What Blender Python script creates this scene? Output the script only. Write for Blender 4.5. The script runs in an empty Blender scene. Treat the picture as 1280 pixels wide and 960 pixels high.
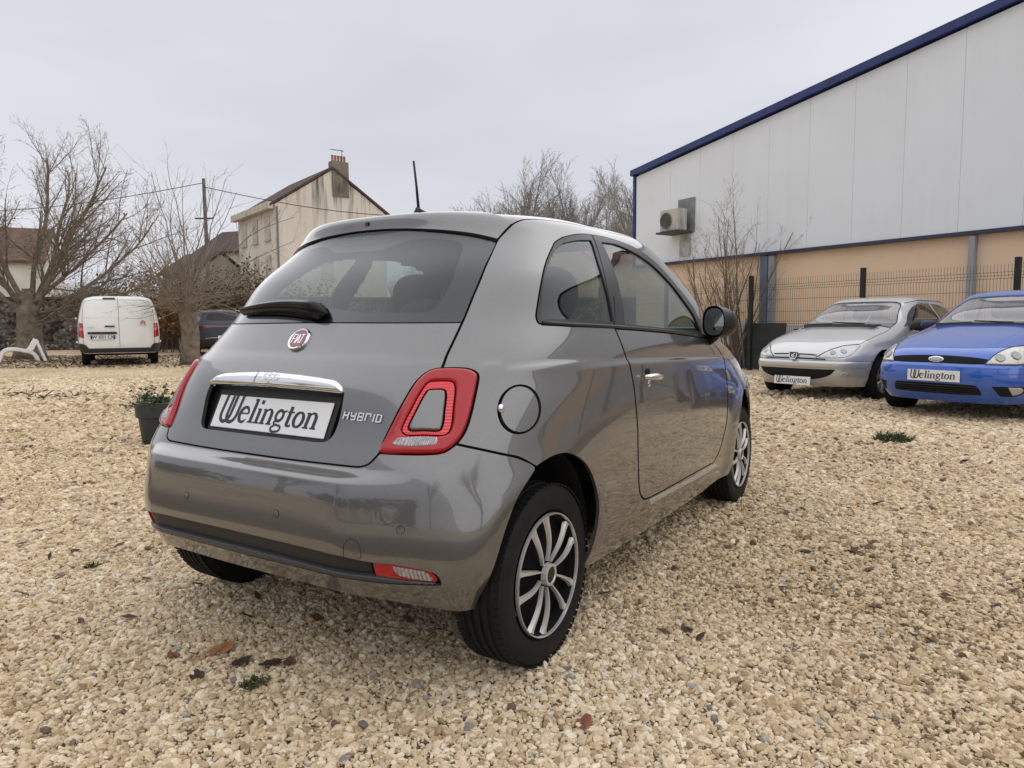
import bpy, bmesh, math, random
import numpy as np
from math import radians, sin, cos, pi
from mathutils import Vector, Matrix
from mathutils.geometry import delaunay_2d_cdt
random.seed(7); RNG = np.random.default_rng(7)
SC = bpy.context.scene
COL = SC.collection
# ------------------------------------------------------------ camera (metres; x = ahead of the grey car, z up)
cam_d = bpy.data.cameras.new('camera'); cam = bpy.data.objects.new('camera', cam_d); COL.objects.link(cam)
SC.camera = cam
CAM = Vector((-1.8291, -1.7805, 1.0493)); YAW, PITCH, ROLL = 0.5576, -0.0866, -0.0056
fw = Vector((cos(YAW)*cos(PITCH), sin(YAW)*cos(PITCH), sin(PITCH)))
rt = fw.cross(Vector((0, 0, 1))).normalized(); up = rt.cross(fw)
r2 = cos(ROLL)*rt + sin(ROLL)*up; u2 = -sin(ROLL)*rt + cos(ROLL)*up
M3 = Matrix((r2, u2, -fw)).transposed()
cam.matrix_world = Matrix.Translation(CAM) @ M3.to_4x4()
cam_d.sensor_width = 36.0; cam_d.lens = 36.0*882.58/1280.0
cam_d.clip_start = 0.05; cam_d.clip_end = 2000
# ------------------------------------------------------------ overcast sky + weak, very soft sun
SUN_EL, SUN_AZ = radians(48), radians(-30)      # azimuth measured from +x towards +y
w = bpy.data.worlds.new('World'); SC.world = w; w.use_nodes = True
nt = w.node_tree; nt.nodes.clear()
def wn(t, **k):
    n = nt.nodes.new(t)
    for a, b in k.items(): setattr(n, a, b)
    return n
sky = wn('ShaderNodeTexSky', sky_type='NISHITA', sun_disc=False, sun_elevation=SUN_EL, sun_rotation=pi/2-SUN_AZ, air_density=1.0, dust_density=4.0, ozone_density=1.0)
hsv = wn('ShaderNodeHueSaturation'); hsv.inputs['Saturation'].default_value = 0.10; hsv.inputs['Value'].default_value = 1.0
tc = wn('ShaderNodeTexCoord'); mp = wn('ShaderNodeMapping'); mp.inputs['Scale'].default_value = (1.0, 1.0, 3.5)
nz = wn('ShaderNodeTexNoise'); nz.inputs['Scale'].default_value = 1.1; nz.inputs['Detail'].default_value = 5; nz.inputs['Roughness'].default_value = 0.5
cr = wn('ShaderNodeValToRGB'); cr.color_ramp.elements[0].position = .3; cr.color_ramp.elements[1].position = .75
cr.color_ramp.elements[0].color = (4.9, 5.02, 5.6, 1); cr.color_ramp.elements[1].color = (6.7, 6.8, 7.3, 1)
mx = wn('ShaderNodeMix', data_type='RGBA'); mx.inputs['Factor'].default_value = 0.88
bg = wn('ShaderNodeBackground'); bg.inputs['Strength'].default_value = 0.10
ow = wn('ShaderNodeOutputWorld')
L = nt.links.new
L(sky.outputs['Color'], hsv.inputs['Color']); L(tc.outputs['Generated'], mp.inputs['Vector']); L(mp.outputs['Vector'], nz.inputs['Vector'])
L(nz.outputs['Fac'], cr.inputs['Fac']); L(hsv.outputs['Color'], mx.inputs['A']); L(cr.outputs['Color'], mx.inputs['B'])
L(mx.outputs['Result'], bg.inputs['Color']); L(bg.outputs['Background'], ow.inputs['Surface'])
sun_d = bpy.data.lights.new('sun', 'SUN'); sun = bpy.data.objects.new('sun', sun_d); COL.objects.link(sun)
sun_d.energy = 1.5; sun_d.angle = radians(178); sun_d.color = (1.0, .97, .92)
sun.rotation_euler = Vector((cos(SUN_EL)*cos(SUN_AZ), cos(SUN_EL)*sin(SUN_AZ), sin(SUN_EL))).to_track_quat('Z', 'Y').to_euler()
SC.view_settings.view_transform = 'Standard'; SC.view_settings.look = 'None'; SC.view_settings.gamma = 1.0
SC.view_settings.use_curve_mapping = False; SC.view_settings.exposure = 0.38
# ------------------------------------------------------------ helpers
def tag(o, label=None, cat=None, group=None, kind=None):
    for k, v in (('label', label), ('category', cat), ('group', group), ('kind', kind)):
        if v: o[k] = v
    return o
def empty(name, loc=(0, 0, 0), rz=0, parent=None):
    o = bpy.data.objects.new(name, None); COL.objects.link(o); o.location = loc; o.rotation_euler = (0, 0, rz)
    o.empty_display_size = .2
    if parent: o.parent = parent
    return o
def mesh_obj(name, verts, faces, mat, parent=None, smooth=False, normals=None):
    me = bpy.data.meshes.new(name)
    me.from_pydata([tuple(map(float, v)) for v in verts], [], [tuple(map(int, f)) for f in faces]); me.update()
    if smooth: me.polygons.foreach_set('use_smooth', [True]*len(me.polygons))
    if normals is not None: me.normals_split_custom_set_from_vertices([tuple(map(float, n)) for n in normals])
    return obj_from(name, me, mat, parent)
def obj_from(name, me, mat=None, parent=None):
    o = bpy.data.objects.new(name, me); COL.objects.link(o)
    if mat is not None and not me.materials:
        for m in (mat if isinstance(mat, (list, tuple)) else [mat]): me.materials.append(m)
    if parent: o.parent = parent
    return o
class MB:
    """collects simple solids into one mesh"""
    def __init__(s): s.v = []; s.f = []; s.mi = []
    def add(s, v, f, mi=0):
        k = len(s.v); s.v += [tuple(map(float, p)) for p in v]; s.f += [tuple(int(i)+k for i in q) for q in f]; s.mi += [mi]*len(f); return s
    def box(s, c, d, rz=0, mi=0, ax=None):
        h = np.array(d)/2; P = np.array([[x, y, z] for x in (-1, 1) for y in (-1, 1) for z in (-1, 1)])*h
        if rz: P = P @ np.array([[cos(rz), sin(rz), 0], [-sin(rz), cos(rz), 0], [0, 0, 1]])
        if ax is not None: P = P @ np.array(ax)
        return s.add(P+np.array(c), [(0,1,3,2),(4,6,7,5),(0,4,5,1),(2,3,7,6),(0,2,6,4),(1,5,7,3)], mi)
    def tube(s, pts, rad, n=6, mi=0, cap=True):
        V, F = tube_geo(pts, rad, n, cap); return s.add(V, F, mi)
    def lathe(s, prof, n=48, mi=0, axis='y', c=(0, 0, 0), closed=False):
        V = []; m = len(prof)
        for k in range(n):
            a = 2*pi*k/n
            for r, h in prof: V.append((r*cos(a), h, r*sin(a)) if axis == 'y' else (r*cos(a), r*sin(a), h))
        V = np.array(V)+np.array(c)
        F = [(k*m+j, ((k+1) % n)*m+j, ((k+1) % n)*m+(j+1) % m, k*m+(j+1) % m) for k in range(n) for j in range(m if closed else m-1)]
        return s.add(V, F, mi)
    def build(s, name, mat, parent=None, smooth=False, angle=None, bevel=0, seg=2):
        o = mesh_obj(name, s.v, s.f, mat, parent, smooth or angle is not None)
        if any(s.mi): o.data.polygons.foreach_set('material_index', s.mi)
        bm = bmesh.new(); bm.from_mesh(o.data); bmesh.ops.recalc_face_normals(bm, faces=bm.faces)
        if bevel: bmesh.ops.bevel(bm, geom=[e for e in bm.edges if e.is_manifold and e.calc_face_angle(0) > .5], offset=bevel, segments=seg, affect='EDGES', clamp_overlap=True)
        if angle is not None or bevel:
            a = angle if angle is not None else .6
            for f in bm.faces: f.smooth = True
            for e in bm.edges:
                if e.is_manifold and e.calc_face_angle(0) > a: e.smooth = False
        bm.to_mesh(o.data); bm.free()
        return o
def tube_geo(pts, rad, n=6, cap=True):
    P = np.array(pts, float); m = len(P); R = np.broadcast_to(np.array(rad, float), (m,))
    T = np.gradient(P, axis=0); T /= np.linalg.norm(T, axis=1)[:, None]+1e-12
    ref = np.array([0, 0, 1.]) if abs(T[0, 2]) < .9 else np.array([1., 0, 0])
    V = []
    for i in range(m):
        a = np.cross(T[i], ref); nn = np.linalg.norm(a)
        if nn < 1e-6: a = np.cross(T[i], [0, 1, 0]); nn = np.linalg.norm(a)
        a /= nn; b = np.cross(T[i], a); ref = np.cross(a, T[i])
        for k in range(n):
            t = 2*pi*k/n; V.append(P[i]+R[i]*(cos(t)*a+sin(t)*b))
    F = [(i*n+k, i*n+(k+1) % n, (i+1)*n+(k+1) % n, (i+1)*n+k) for i in range(m-1) for k in range(n)]
    if cap: F += [tuple(range(n))[::-1], tuple((m-1)*n+k for k in range(n))]
    return np.array(V), F
# ------------------------------------------------------------ materials
MATS = {}
def mat(name, col=(.5, .5, .5), rough=.5, metal=0., coat=0., coat_rough=.03, spec=.5, noise=None, bump=None, trans=0., ior=1.45, emit=None, alpha=1.):
    """Principled material; noise=(scale, amount[, detail]) varies the colour, bump=(scale, strength, dist)"""
    if name in MATS: return MATS[name]
    m = bpy.data.materials.new(name); m.use_nodes = True; t = m.node_tree; b = t.nodes['Principled BSDF']
    b.inputs['Base Color'].default_value = (*col, 1); b.inputs['Roughness'].default_value = rough; b.inputs['Metallic'].default_value = metal
    b.inputs['Coat Weight'].default_value = coat; b.inputs['Coat Roughness'].default_value = coat_rough
    b.inputs['Specular IOR Level'].default_value = spec; b.inputs['Transmission Weight'].default_value = trans; b.inputs['IOR'].default_value = ior
    if noise or bump:
        tc = t.nodes.new('ShaderNodeTexCoord')
    if noise:
        n = t.nodes.new('ShaderNodeTexNoise'); n.inputs['Scale'].default_value = noise[0]; n.inputs['Detail'].default_value = noise[2] if len(noise) > 2 else 6
        r = t.nodes.new('ShaderNodeValToRGB'); a = noise[1]
        r.color_ramp.elements[0].position = .3; r.color_ramp.elements[1].position = .7
        r.color_ramp.elements[0].color = (*[c*(1-a) for c in col], 1); r.color_ramp.elements[1].color = (*[min(1, c*(1+a)) for c in col], 1)
        t.links.new(tc.outputs['Object'], n.inputs['Vector']); t.links.new(n.outputs['Fac'], r.inputs['Fac']); t.links.new(r.outputs['Color'], b.inputs['Base Color'])
    if bump:
        n = t.nodes.new('ShaderNodeTexNoise'); n.inputs['Scale'].default_value = bump[0]; n.inputs['Detail'].default_value = 5
        k = t.nodes.new('ShaderNodeBump'); k.inputs['Strength'].default_value = bump[1]; k.inputs['Distance'].default_value = bump[2]
        t.links.new(tc.outputs['Object'], n.inputs['Vector']); t.links.new(n.outputs['Fac'], k.inputs['Height']); t.links.new(k.outputs['Normal'], b.inputs['Normal'])
    MATS[name] = m; return m
def glass_mat(name, tint=(.6, .65, .63), refl=1.0, rough=0., sky_sheen=0.):
    """thin pane: tinted see-through with Fresnel mirror on top"""
    m = bpy.data.materials.new(name); m.use_nodes = True; t = m.node_tree; t.nodes.clear()
    o = t.nodes.new('ShaderNodeOutputMaterial'); mxs = t.nodes.new('ShaderNodeMixShader'); tr = t.nodes.new('ShaderNodeBsdfTransparent')
    gl = t.nodes.new('ShaderNodeBsdfGlossy'); fr = t.nodes.new('ShaderNodeFresnel'); mu = t.nodes.new('ShaderNodeMath'); mu.operation = 'MULTIPLY'; mu.use_clamp = True
    tr.inputs['Color'].default_value = (*tint, 1); gl.inputs['Roughness'].default_value = rough; mu.inputs[1].default_value = refl
    ge = t.nodes.new('ShaderNodeNewGeometry'); mr = t.nodes.new('ShaderNodeMapRange'); mr.inputs[3].default_value = 1.52; mr.inputs[4].default_value = 1/1.52    # a thin pane reflects alike from both sides
    t.links.new(ge.outputs['Backfacing'], mr.inputs[0]); t.links.new(mr.outputs[0], fr.inputs['IOR'])
    gl.inputs['Color'].default_value = (.95, .97, 1, 1)
    t.links.new(fr.outputs[0], mu.inputs[0]); t.links.new(mu.outputs[0], mxs.inputs[0]); t.links.new(tr.outputs[0], mxs.inputs[1]); t.links.new(gl.outputs[0], mxs.inputs[2]); last = mxs
    if sky_sheen:      # pale diffuse film, paints an even sky reflection into the pane
        df = t.nodes.new('ShaderNodeBsdfDiffuse'); df.inputs['Color'].default_value = (.62, .61, .62, 1); m2 = t.nodes.new('ShaderNodeMixShader'); m2.inputs[0].default_value = sky_sheen; t.links.new(mxs.outputs[0], m2.inputs[1]); t.links.new(df.outputs[0], m2.inputs[2]); last = m2
    t.links.new(last.outputs[0], o.inputs[0])
    return m
# ------------------------------------------------------------ car body surface: stacked super-elliptic rings, S(phi, v)
def nspline(t, Y):
    t = np.asarray(t, float); Y = np.asarray(Y, float); n = len(t); h = np.diff(t)
    A = np.zeros((n, n)); R = np.zeros_like(Y); A[0, 0] = A[-1, -1] = 1
    for i in range(1, n-1):
        A[i, i-1] = h[i-1]; A[i, i] = 2*(h[i-1]+h[i]); A[i, i+1] = h[i]
        R[i] = 6*((Y[i+1]-Y[i])/h[i]-(Y[i]-Y[i-1])/h[i-1])
    Mm = np.linalg.solve(A, R)
    def f(q):
        q = np.clip(q, t[0], t[-1]); i = np.clip(np.searchsorted(t, q)-1, 0, n-2)
        hh = h[i][..., None]; a = (t[i+1]-q)[..., None]; b = (q-t[i])[..., None]
        return Mm[i]*a**3/(6*hh)+Mm[i+1]*b**3/(6*hh)+(Y[i]/hh-Mm[i]*hh/6)*a+(Y[i+1]/hh-Mm[i+1]*hh/6)*b
    return f
def sstep(e0, e1, x):
    t = np.clip((x-e0)/(e1-e0), 0, 1); return t*t*(3-2*t)
class Surf:
    # rows: v, half width, side z, tilt, x of max width, rear x, rear z, rear exponent, front x, front z, front exponent
    def __init__(s, rows, post=None, xt=.9):
        R = np.array(rows, float); s.v0, s.v1 = R[0, 0], R[-1, 0]; s.f = nspline(R[:, 0], R[:, 1:]); s.post = post; s.xt = xt; s.g = None
    def P(s, phi, v):
        phi, v = np.broadcast_arrays(np.asarray(phi, float), np.asarray(v, float))
        b, zs, tl, xe, xr, zr, nr, xf, zf, nf = np.moveaxis(s.f(v), -1, 0)
        b = np.maximum(b, 0); c = np.cos(phi); sn = np.sin(phi); rear = c >= 0
        n = np.where(rear, nr, nf); a = np.where(rear, xe-xr, xf-xe)
        k = (np.abs(c)**n+np.abs(sn)**n)**(-1/n); cx = np.abs(c)*k
        x = xe-np.sign(c)*a*cx; y = b*sn*k
        wgt = cx**np.where(rear, 2.2, 2.0); zt = zs-tl*(x-s.xt)
        p = np.stack([x, y, zt+(np.where(rear, zr, zf)-zt)*wgt], -1)
        return s.post(p) if s.post else p
    def N(s, phi, v):
        phi = np.asarray(phi, float); v = np.asarray(v, float); e = 2e-3; vv = np.clip(v, s.v0+e, s.v1-e)
        n = np.cross(s.P(phi, vv+e)-s.P(phi, vv-e), s.P(phi+e, vv)-s.P(phi-e, vv))
        n /= np.linalg.norm(n, axis=-1, keepdims=True)+1e-12
        n[..., 1] = np.where(v > s.v1-2*e, 0, n[..., 1]); n /= np.linalg.norm(n, axis=-1, keepdims=True)+1e-12
        return -n if s.flip() else n
    def flip(s):
        if s.g is None:
            e = 2e-3; u, v = 1.5, (s.v0+s.v1)*.3
            n = np.cross(s.P(u, v+e)-s.P(u, v-e), s.P(u+e, v)-s.P(u-e, v)); s.g = bool(n[1] < 0)
        return s.g
    def inv(s, x=None, y=None, z=None, lo=0., hi=pi, near=None):
        """(phi, v) of the surface point with two given coordinates"""
        if not hasattr(s, 'G'):
            s.U, s.V = np.meshgrid(np.linspace(0, pi, 541), np.linspace(s.v0, s.v1, 361)); s.G = s.P(s.U, s.V)
        ax = [i for i, c in enumerate((x, y, z)) if c is not None]; t = np.array([c for c in (x, y, z) if c is not None])
        d = np.linalg.norm(s.G[..., ax]-t, axis=-1); d = np.where((s.U < lo) | (s.U > hi), 9, d)
        i = np.unravel_index(d.argmin(), d.shape); u, v = s.U[i], s.V[i]
        for _ in range(8):
            q = s.P(u, v)[ax]-t; e = 1e-5
            J = np.stack([(s.P(u+e, v)[ax]-t-q)/e, (s.P(u, v+e)[ax]-t-q)/e], 1)
            st = np.clip(np.linalg.lstsq(J, -q, rcond=1e-3)[0], -.04, .04); u = float(np.clip(u+st[0], 0, pi)); v = float(np.clip(v+st[1], s.v0, s.v1))
        return (u, v)
def inside(poly, q):
    """points q (n,2) inside polygon"""
    P = np.asarray(poly); x, y = q[:, 0], q[:, 1]; r = np.zeros(len(q), bool); j = len(P)-1
    for i in range(len(P)):
        xi, yi = P[i]; xj, yj = P[j]
        with np.errstate(divide='ignore', invalid='ignore'):
            r ^= ((yi > y) != (yj > y)) & (x < (xj-xi)*(y-yi)/(yj-yi+1e-30)+xi)
        j = i
    return r
def seg_dist(poly, q, skip=None):
    P = np.asarray(poly); d = np.full(len(q), 9.)
    for i in range(len(P)):
        a = P[i]; b = P[(i+1) % len(P)]; ab = b-a; l = ab@ab+1e-18
        if skip and skip((a+b)/2): continue
        t = np.clip(((q-a)@ab)/l, 0, 1); d = np.minimum(d, np.linalg.norm(q-a-t[:, None]*ab, axis=1))
    return d
def round_poly(P, step=.015, corner=50):
    """resample a closed outline, Catmull-Rom between points but sharp where it turns by more than `corner` degrees"""
    P = np.asarray(P, float); n = len(P); out = []
    def turn(i):
        a = P[i]-P[i-1]; b = P[(i+1) % n]-P[i]; c = (a@b)/(np.linalg.norm(a)*np.linalg.norm(b)+1e-12); return np.degrees(np.arccos(np.clip(c, -1, 1)))
    cn = [turn(i) > corner for i in range(n)]
    for i in range(n):
        p1, p2 = P[i], P[(i+1) % n]; p0 = P[i-1] if not cn[i] else 2*p1-p2; p3 = P[(i+2) % n] if not cn[(i+1) % n] else 2*p2-p1
        l = np.linalg.norm(p2-p1); k = max(1, int(np.ceil(l/step)))
        # scaled tangents keep unequal spacing smooth
        m1 = (p2-p0)*l/(np.linalg.norm(p1-p0)+l+1e-12); m2 = (p3-p1)*l/(np.linalg.norm(p3-p2)+l+1e-12)
        for t in np.arange(k)/k:
            out.append((2*t**3-3*t**2+1)*p1+(t**3-2*t**2+t)*m1+(-2*t**3+3*t**2)*p2+(t**3-t**2)*m2)
    return np.array(out)
def offset_poly(P, d):
    """move closed polygon inward by d (any orientation)"""
    a = np.roll(P, 1, 0); b = np.roll(P, -1, 0)
    area = np.sum(P[:, 0]*b[:, 1]-b[:, 0]*P[:, 1]); sg = 1 if area > 0 else -1
    e1 = P-a; e2 = b-P
    n1 = np.stack([-e1[:, 1], e1[:, 0]], 1)*sg; n1 /= np.linalg.norm(n1, axis=1)[:, None]+1e-12
    n2 = np.stack([-e2[:, 1], e2[:, 0]], 1)*sg; n2 /= np.linalg.norm(n2, axis=1)[:, None]+1e-12
    n = n1+n2; n /= np.linalg.norm(n, axis=1)[:, None]+1e-12
    return P+n*(d/np.clip((n*n1).sum(1), .5, 1))[:, None]
KU = .75     # metres per radian of phi, roughly
def panel_geo(S, outline, holes=(), off=0., h=.02, gap=.003, flange=.012, pillow=0., corner=50, step=.012):
    """mesh of a region of S. returns verts, faces, normals (right-handed for y>0 side)"""
    sc = np.array([KU, 1.])
    loops = [round_poly(np.asarray(outline)*sc, step, corner)]+[round_poly(np.asarray(q)*sc, step, corner) for q in holes]
    if gap:
        nl = []
        for i, l in enumerate(loops):
            q = offset_poly(l, gap if i == 0 else -gap)
            ax = (l[:, 0] < 1e-4) | (l[:, 0] > pi*KU-1e-4); q[ax, 0] = l[ax, 0]
            tp = l[:, 1] > S.v1-1e-4; q[tp, 1] = l[tp, 1]
            nl.append(np.stack([np.clip(q[:, 0], 0, pi*KU), np.clip(q[:, 1], S.v0, S.v1)], 1))
        loops = nl
    o = loops[0]; mn, mxx = o.min(0), o.max(0)
    gx = np.arange(mn[0]+h*.5, mxx[0], h); gy = np.arange(mn[1]+h*.5, mxx[1], h*.87)
    g = np.array([(x+(h/2 if j % 2 else 0), y) for j, y in enumerate(gy) for x in gx]) if len(gx) and len(gy) else np.zeros((0, 2))
    rings = []
    if pillow:
        for l in loops:
            s_ = 1 if l is o else -1
            for f in (.12, .35, .7, 1.1): rings.append(offset_poly(l, s_*pillow*f))
    pts = np.concatenate([g]+rings) if len(rings) else g
    dd = np.full(len(pts), 9.)
    ok = inside(o, pts)
    for l in loops: dd = np.minimum(dd, seg_dist(l, pts))
    for l in loops[1:]: ok &= ~inside(l, pts)
    lim = np.full(len(pts), h*.45)
    if pillow:
        k = len(g)
        lim[:k] = max(h*.4, pillow*1.25)
        for l in loops:
            for f in (.12, .35, .7, 1.1): lim[k:k+len(l)] = pillow*f*.9; k += len(l)
    ok &= dd > lim; pts = pts[ok]
    allp = np.concatenate(loops+[pts]); edges = []; k = 0
    for l in loops: edges += [(k+i, k+(i+1) % len(l)) for i in range(len(l))]; k += len(l)
    vo, eo, fo, ov, oe, of = delaunay_2d_cdt([Vector(q) for q in allp], edges, [], 1, 1e-6)
    V2 = np.array([tuple(q) for q in vo]); F = np.array([f for f in fo if len(f) == 3])
    cen = V2[F].mean(1); kf = inside(o, cen)
    for l in loops[1:]: kf &= ~inside(l, cen)
    F = F[kf]
    ph = V2[:, 0]/KU; v = V2[:, 1]; P = S.P(ph, v); N = S.N(ph, v)
    d = np.full(len(V2), 9.)
    for l in loops: d = np.minimum(d, seg_dist(l, V2, lambda m: m[0] < 1e-4 or m[0] > pi*KU-1e-4 or m[1] > S.v1-1e-4))   # the mirror line is no edge
    offs = np.full(len(V2), off if not callable(off) else 0.)
    if callable(off): offs = off(P)
    if pillow:
        t = np.clip(1-d/pillow, 0, 1); offs = offs-pillow*(1-np.sqrt(np.clip(1-t*t, 0, 1)))
    Q = P+N*offs[:, None]
    # orient faces along N
    fn = np.cross(Q[F[:, 1]]-Q[F[:, 0]], Q[F[:, 2]]-Q[F[:, 0]]); bad = (fn*N[F].mean(1)).sum(1) < 0
    F[bad] = F[bad][:, ::-1]
    V = list(Q); NN = list(N); FF = [tuple(f) for f in F]
    if pillow:   # mesh normals
        nn = np.zeros_like(Q); fn = np.cross(Q[F[:, 1]]-Q[F[:, 0]], Q[F[:, 2]]-Q[F[:, 0]])
        for i in range(3): np.add.at(nn, F[:, i], fn)
        nn /= np.linalg.norm(nn, axis=1)[:, None]+1e-15; NN = list(nn)
    if flange:
        cnt = {}
        for a, b, c in FF:
            for e in ((a, b), (b, c), (c, a)): cnt[e] = 1
        for (a, b) in list(cnt):
            if (b, a) in cnt: continue
            m = (V2[a]+V2[b])/2
            if m[0] < 1e-4 or m[0] > pi*KU-1e-4 or m[1] > S.v1-1e-4: continue
            ed = Q[b]-Q[a]; out = np.cross(ed, N[a]); out /= np.linalg.norm(out)+1e-12
            i = len(V); V += [Q[a], Q[b], Q[b]-N[b]*flange, Q[a]-N[a]*flange]; NN += [out]*4
            FF.append((i+1, i, i+3, i+2))
    return np.array(V), FF, np.array(NN)
def mirrored(V, F, N, both):
    m = np.array([1, -1, 1]); V2 = V*m; N2 = N*m; F2 = [tuple(f[::-1]) for f in F]
    if not both: return V2, F2, N2
    k = len(V); return np.concatenate([V, V2]), list(F)+[tuple(i+k for i in f) for f in F2], np.concatenate([N, N2])
def panel(name, parent, S, outline, mt, side='R', **k):
    """side: R / L / C (centre: half outline mirrored into one mesh) / RL (two objects, returns the pair)"""
    V, F, N = panel_geo(S, outline, **k); res = []
    for s in (('R', 'L') if side == 'RL' else (side,)):
        if s == 'L': a = (V, F, N)
        else: a = mirrored(V, F, N, s == 'C')
        res.append(mesh_obj(name, a[0], a[1], mt, parent, True, a[2]))
    return res if side == 'RL' else res[0]
# ------------------------------------------------------------ gravel yard
def ramp(t, pts, interp='LINEAR'):
    r = t.nodes.new('ShaderNodeValToRGB'); r.color_ramp.interpolation = interp; e = r.color_ramp.elements
    while len(e) > 1: e.remove(e[-1])
    for i, (p, c) in enumerate(pts):
        q = e[0] if i == 0 else e.new(p); q.position = p; q.color = (*c, 1)
    return r
def node_mat(name):
    m = bpy.data.materials.new(name); m.use_nodes = True; t = m.node_tree; return m, t, t.nodes['Principled BSDF'], t.links.new
def N_(t, typ, **k):
    n = t.nodes.new(typ)
    for a, b in k.items():
        if a in n.inputs: n.inputs[a].default_value = b
        else: setattr(n, a, b)
    return n
def ground_mat():
    m, t, b, L = node_mat('crushed_limestone_ground'); tc = N_(t, 'ShaderNodeTexCoord')
    v = N_(t, 'ShaderNodeTexVoronoi', Scale=34., Randomness=1.); sp = N_(t, 'ShaderNodeSeparateColor'); L(tc.outputs['Object'], v.inputs['Vector']); L(v.outputs['Color'], sp.inputs[0])
    st = ramp(t, [(0, (.11, .075, .042)), (.12, (.32, .235, .135)), (.3, (.53, .41, .255)), (.6, (.66, .525, .34)), (.9, (.80, .67, .48)), (1, (.26, .22, .17))]); L(sp.outputs[0], st.inputs['Fac'])
    n = N_(t, 'ShaderNodeTexNoise', Scale=.55, Detail=6., Roughness=.65); L(tc.outputs['Object'], n.inputs['Vector'])
    pat = ramp(t, [(.30, (.72, .66, .58)), (.55, (1, 1, 1)), (.8, (1.08, 1.06, 1.02))]); L(n.outputs['Fac'], pat.inputs['Fac'])
    mu = N_(t, 'ShaderNodeMix', data_type='RGBA', blend_type='MULTIPLY'); mu.inputs['Factor'].default_value = 1; L(st.outputs[0], mu.inputs['A']); L(pat.outputs[0], mu.inputs['B'])
    # brown leaf litter and damp earth drifted in patches
    n2 = N_(t, 'ShaderNodeTexNoise', Scale=.9, Detail=8., Roughness=.75); mp = N_(t, 'ShaderNodeMapping'); mp.inputs['Location'].default_value = (3.1, 7.7, 0); L(tc.outputs['Object'], mp.inputs[0]); L(mp.outputs[0], n2.inputs['Vector'])
    lit = ramp(t, [(.60, (0, 0, 0)), (.74, (1, 1, 1))]); L(n2.outputs['Fac'], lit.inputs['Fac'])
    mx = N_(t, 'ShaderNodeMix', data_type='RGBA'); mx.inputs['B'].default_value = (.115, .068, .035, 1); k = N_(t, 'ShaderNodeMath', operation='MULTIPLY'); k.inputs[1].default_value = .35; L(lit.outputs[0], k.inputs[0]); L(k.outputs[0], mx.inputs['Factor']); L(mu.outputs['Result'], mx.inputs['A'])
    ge = N_(t, 'ShaderNodeVectorMath', operation='DISTANCE'); ge.inputs[1].default_value = (3., 1.2, 0); L(tc.outputs['Object'], ge.inputs[0]); er = N_(t, 'ShaderNodeMapRange'); er.inputs[1].default_value = 7.5; er.inputs[2].default_value = 10.5; er.inputs[3].default_value = .85; er.inputs[4].default_value = 0.; L(ge.outputs['Value'], er.inputs[0])
    em = N_(t, 'ShaderNodeMix', data_type='RGBA'); em.inputs['B'].default_value = (.045, .031, .019, 1); L(er.outputs[0], em.inputs['Factor']); L(mx.outputs['Result'], em.inputs['A'])      # earth below the loose stones, darkened to paint shade into their gaps
    L(em.outputs['Result'], b.inputs['Base Color']); b.inputs['Roughness'].default_value = .95; b.inputs['Specular IOR Level'].default_value = .2
    d = ramp(t, [(0, (1, 1, 1)), (.75, (0, 0, 0))]); L(v.outputs['Distance'], d.inputs['Fac'])
    bp = N_(t, 'ShaderNodeBump', Strength=.5, Distance=.02); L(d.outputs[0], bp.inputs['Height']); L(bp.outputs[0], b.inputs['Normal'])
    return m
def stone_mat():
    m, t, b, L = node_mat('crushed_limestone'); oi = N_(t, 'ShaderNodeAttribute', attribute_type='INSTANCER', attribute_name='tint')
    st = ramp(t, [(0, (.13, .09, .052)), (.08, (.28, .205, .12)), (.25, (.50, .385, .245)), (.5, (.65, .525, .36)), (.75, (.77, .655, .48)), (.92, (.88, .79, .64)), (.965, (.56, .53, .48)), (.985, (.23, .22, .22)), (1, (.16, .10, .075))]); L(oi.outputs['Fac'], st.inputs['Fac'])
    tc = N_(t, 'ShaderNodeTexCoord'); n = N_(t, 'ShaderNodeTexNoise', Scale=2.2, Detail=5.); L(tc.outputs['Object'], n.inputs['Vector'])
    r = ramp(t, [(.3, (.78, .75, .70)), (.7, (1.08, 1.07, 1.05))]); L(n.outputs['Fac'], r.inputs['Fac'])
    mu = N_(t, 'ShaderNodeMix', data_type='RGBA', blend_type='MULTIPLY'); mu.inputs['Factor'].default_value = 1; L(st.outputs[0], mu.inputs['A']); L(r.outputs[0], mu.inputs['B'])
    L(mu.outputs['Result'], b.inputs['Base Color']); b.inputs['Roughness'].default_value = .85; b.inputs['Specular IOR Level'].default_value = .25
    return m
M_GROUND = ground_mat(); M_STONE = stone_mat()
tag(mesh_obj('ground', [(-600, -600, 0), (600, -600, 0), (600, 600, 0), (-600, 600, 0)], [(0, 1, 2, 3)], M_GROUND), 'beige gravel yard stretching under all the cars', 'ground', kind='structure')
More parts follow.
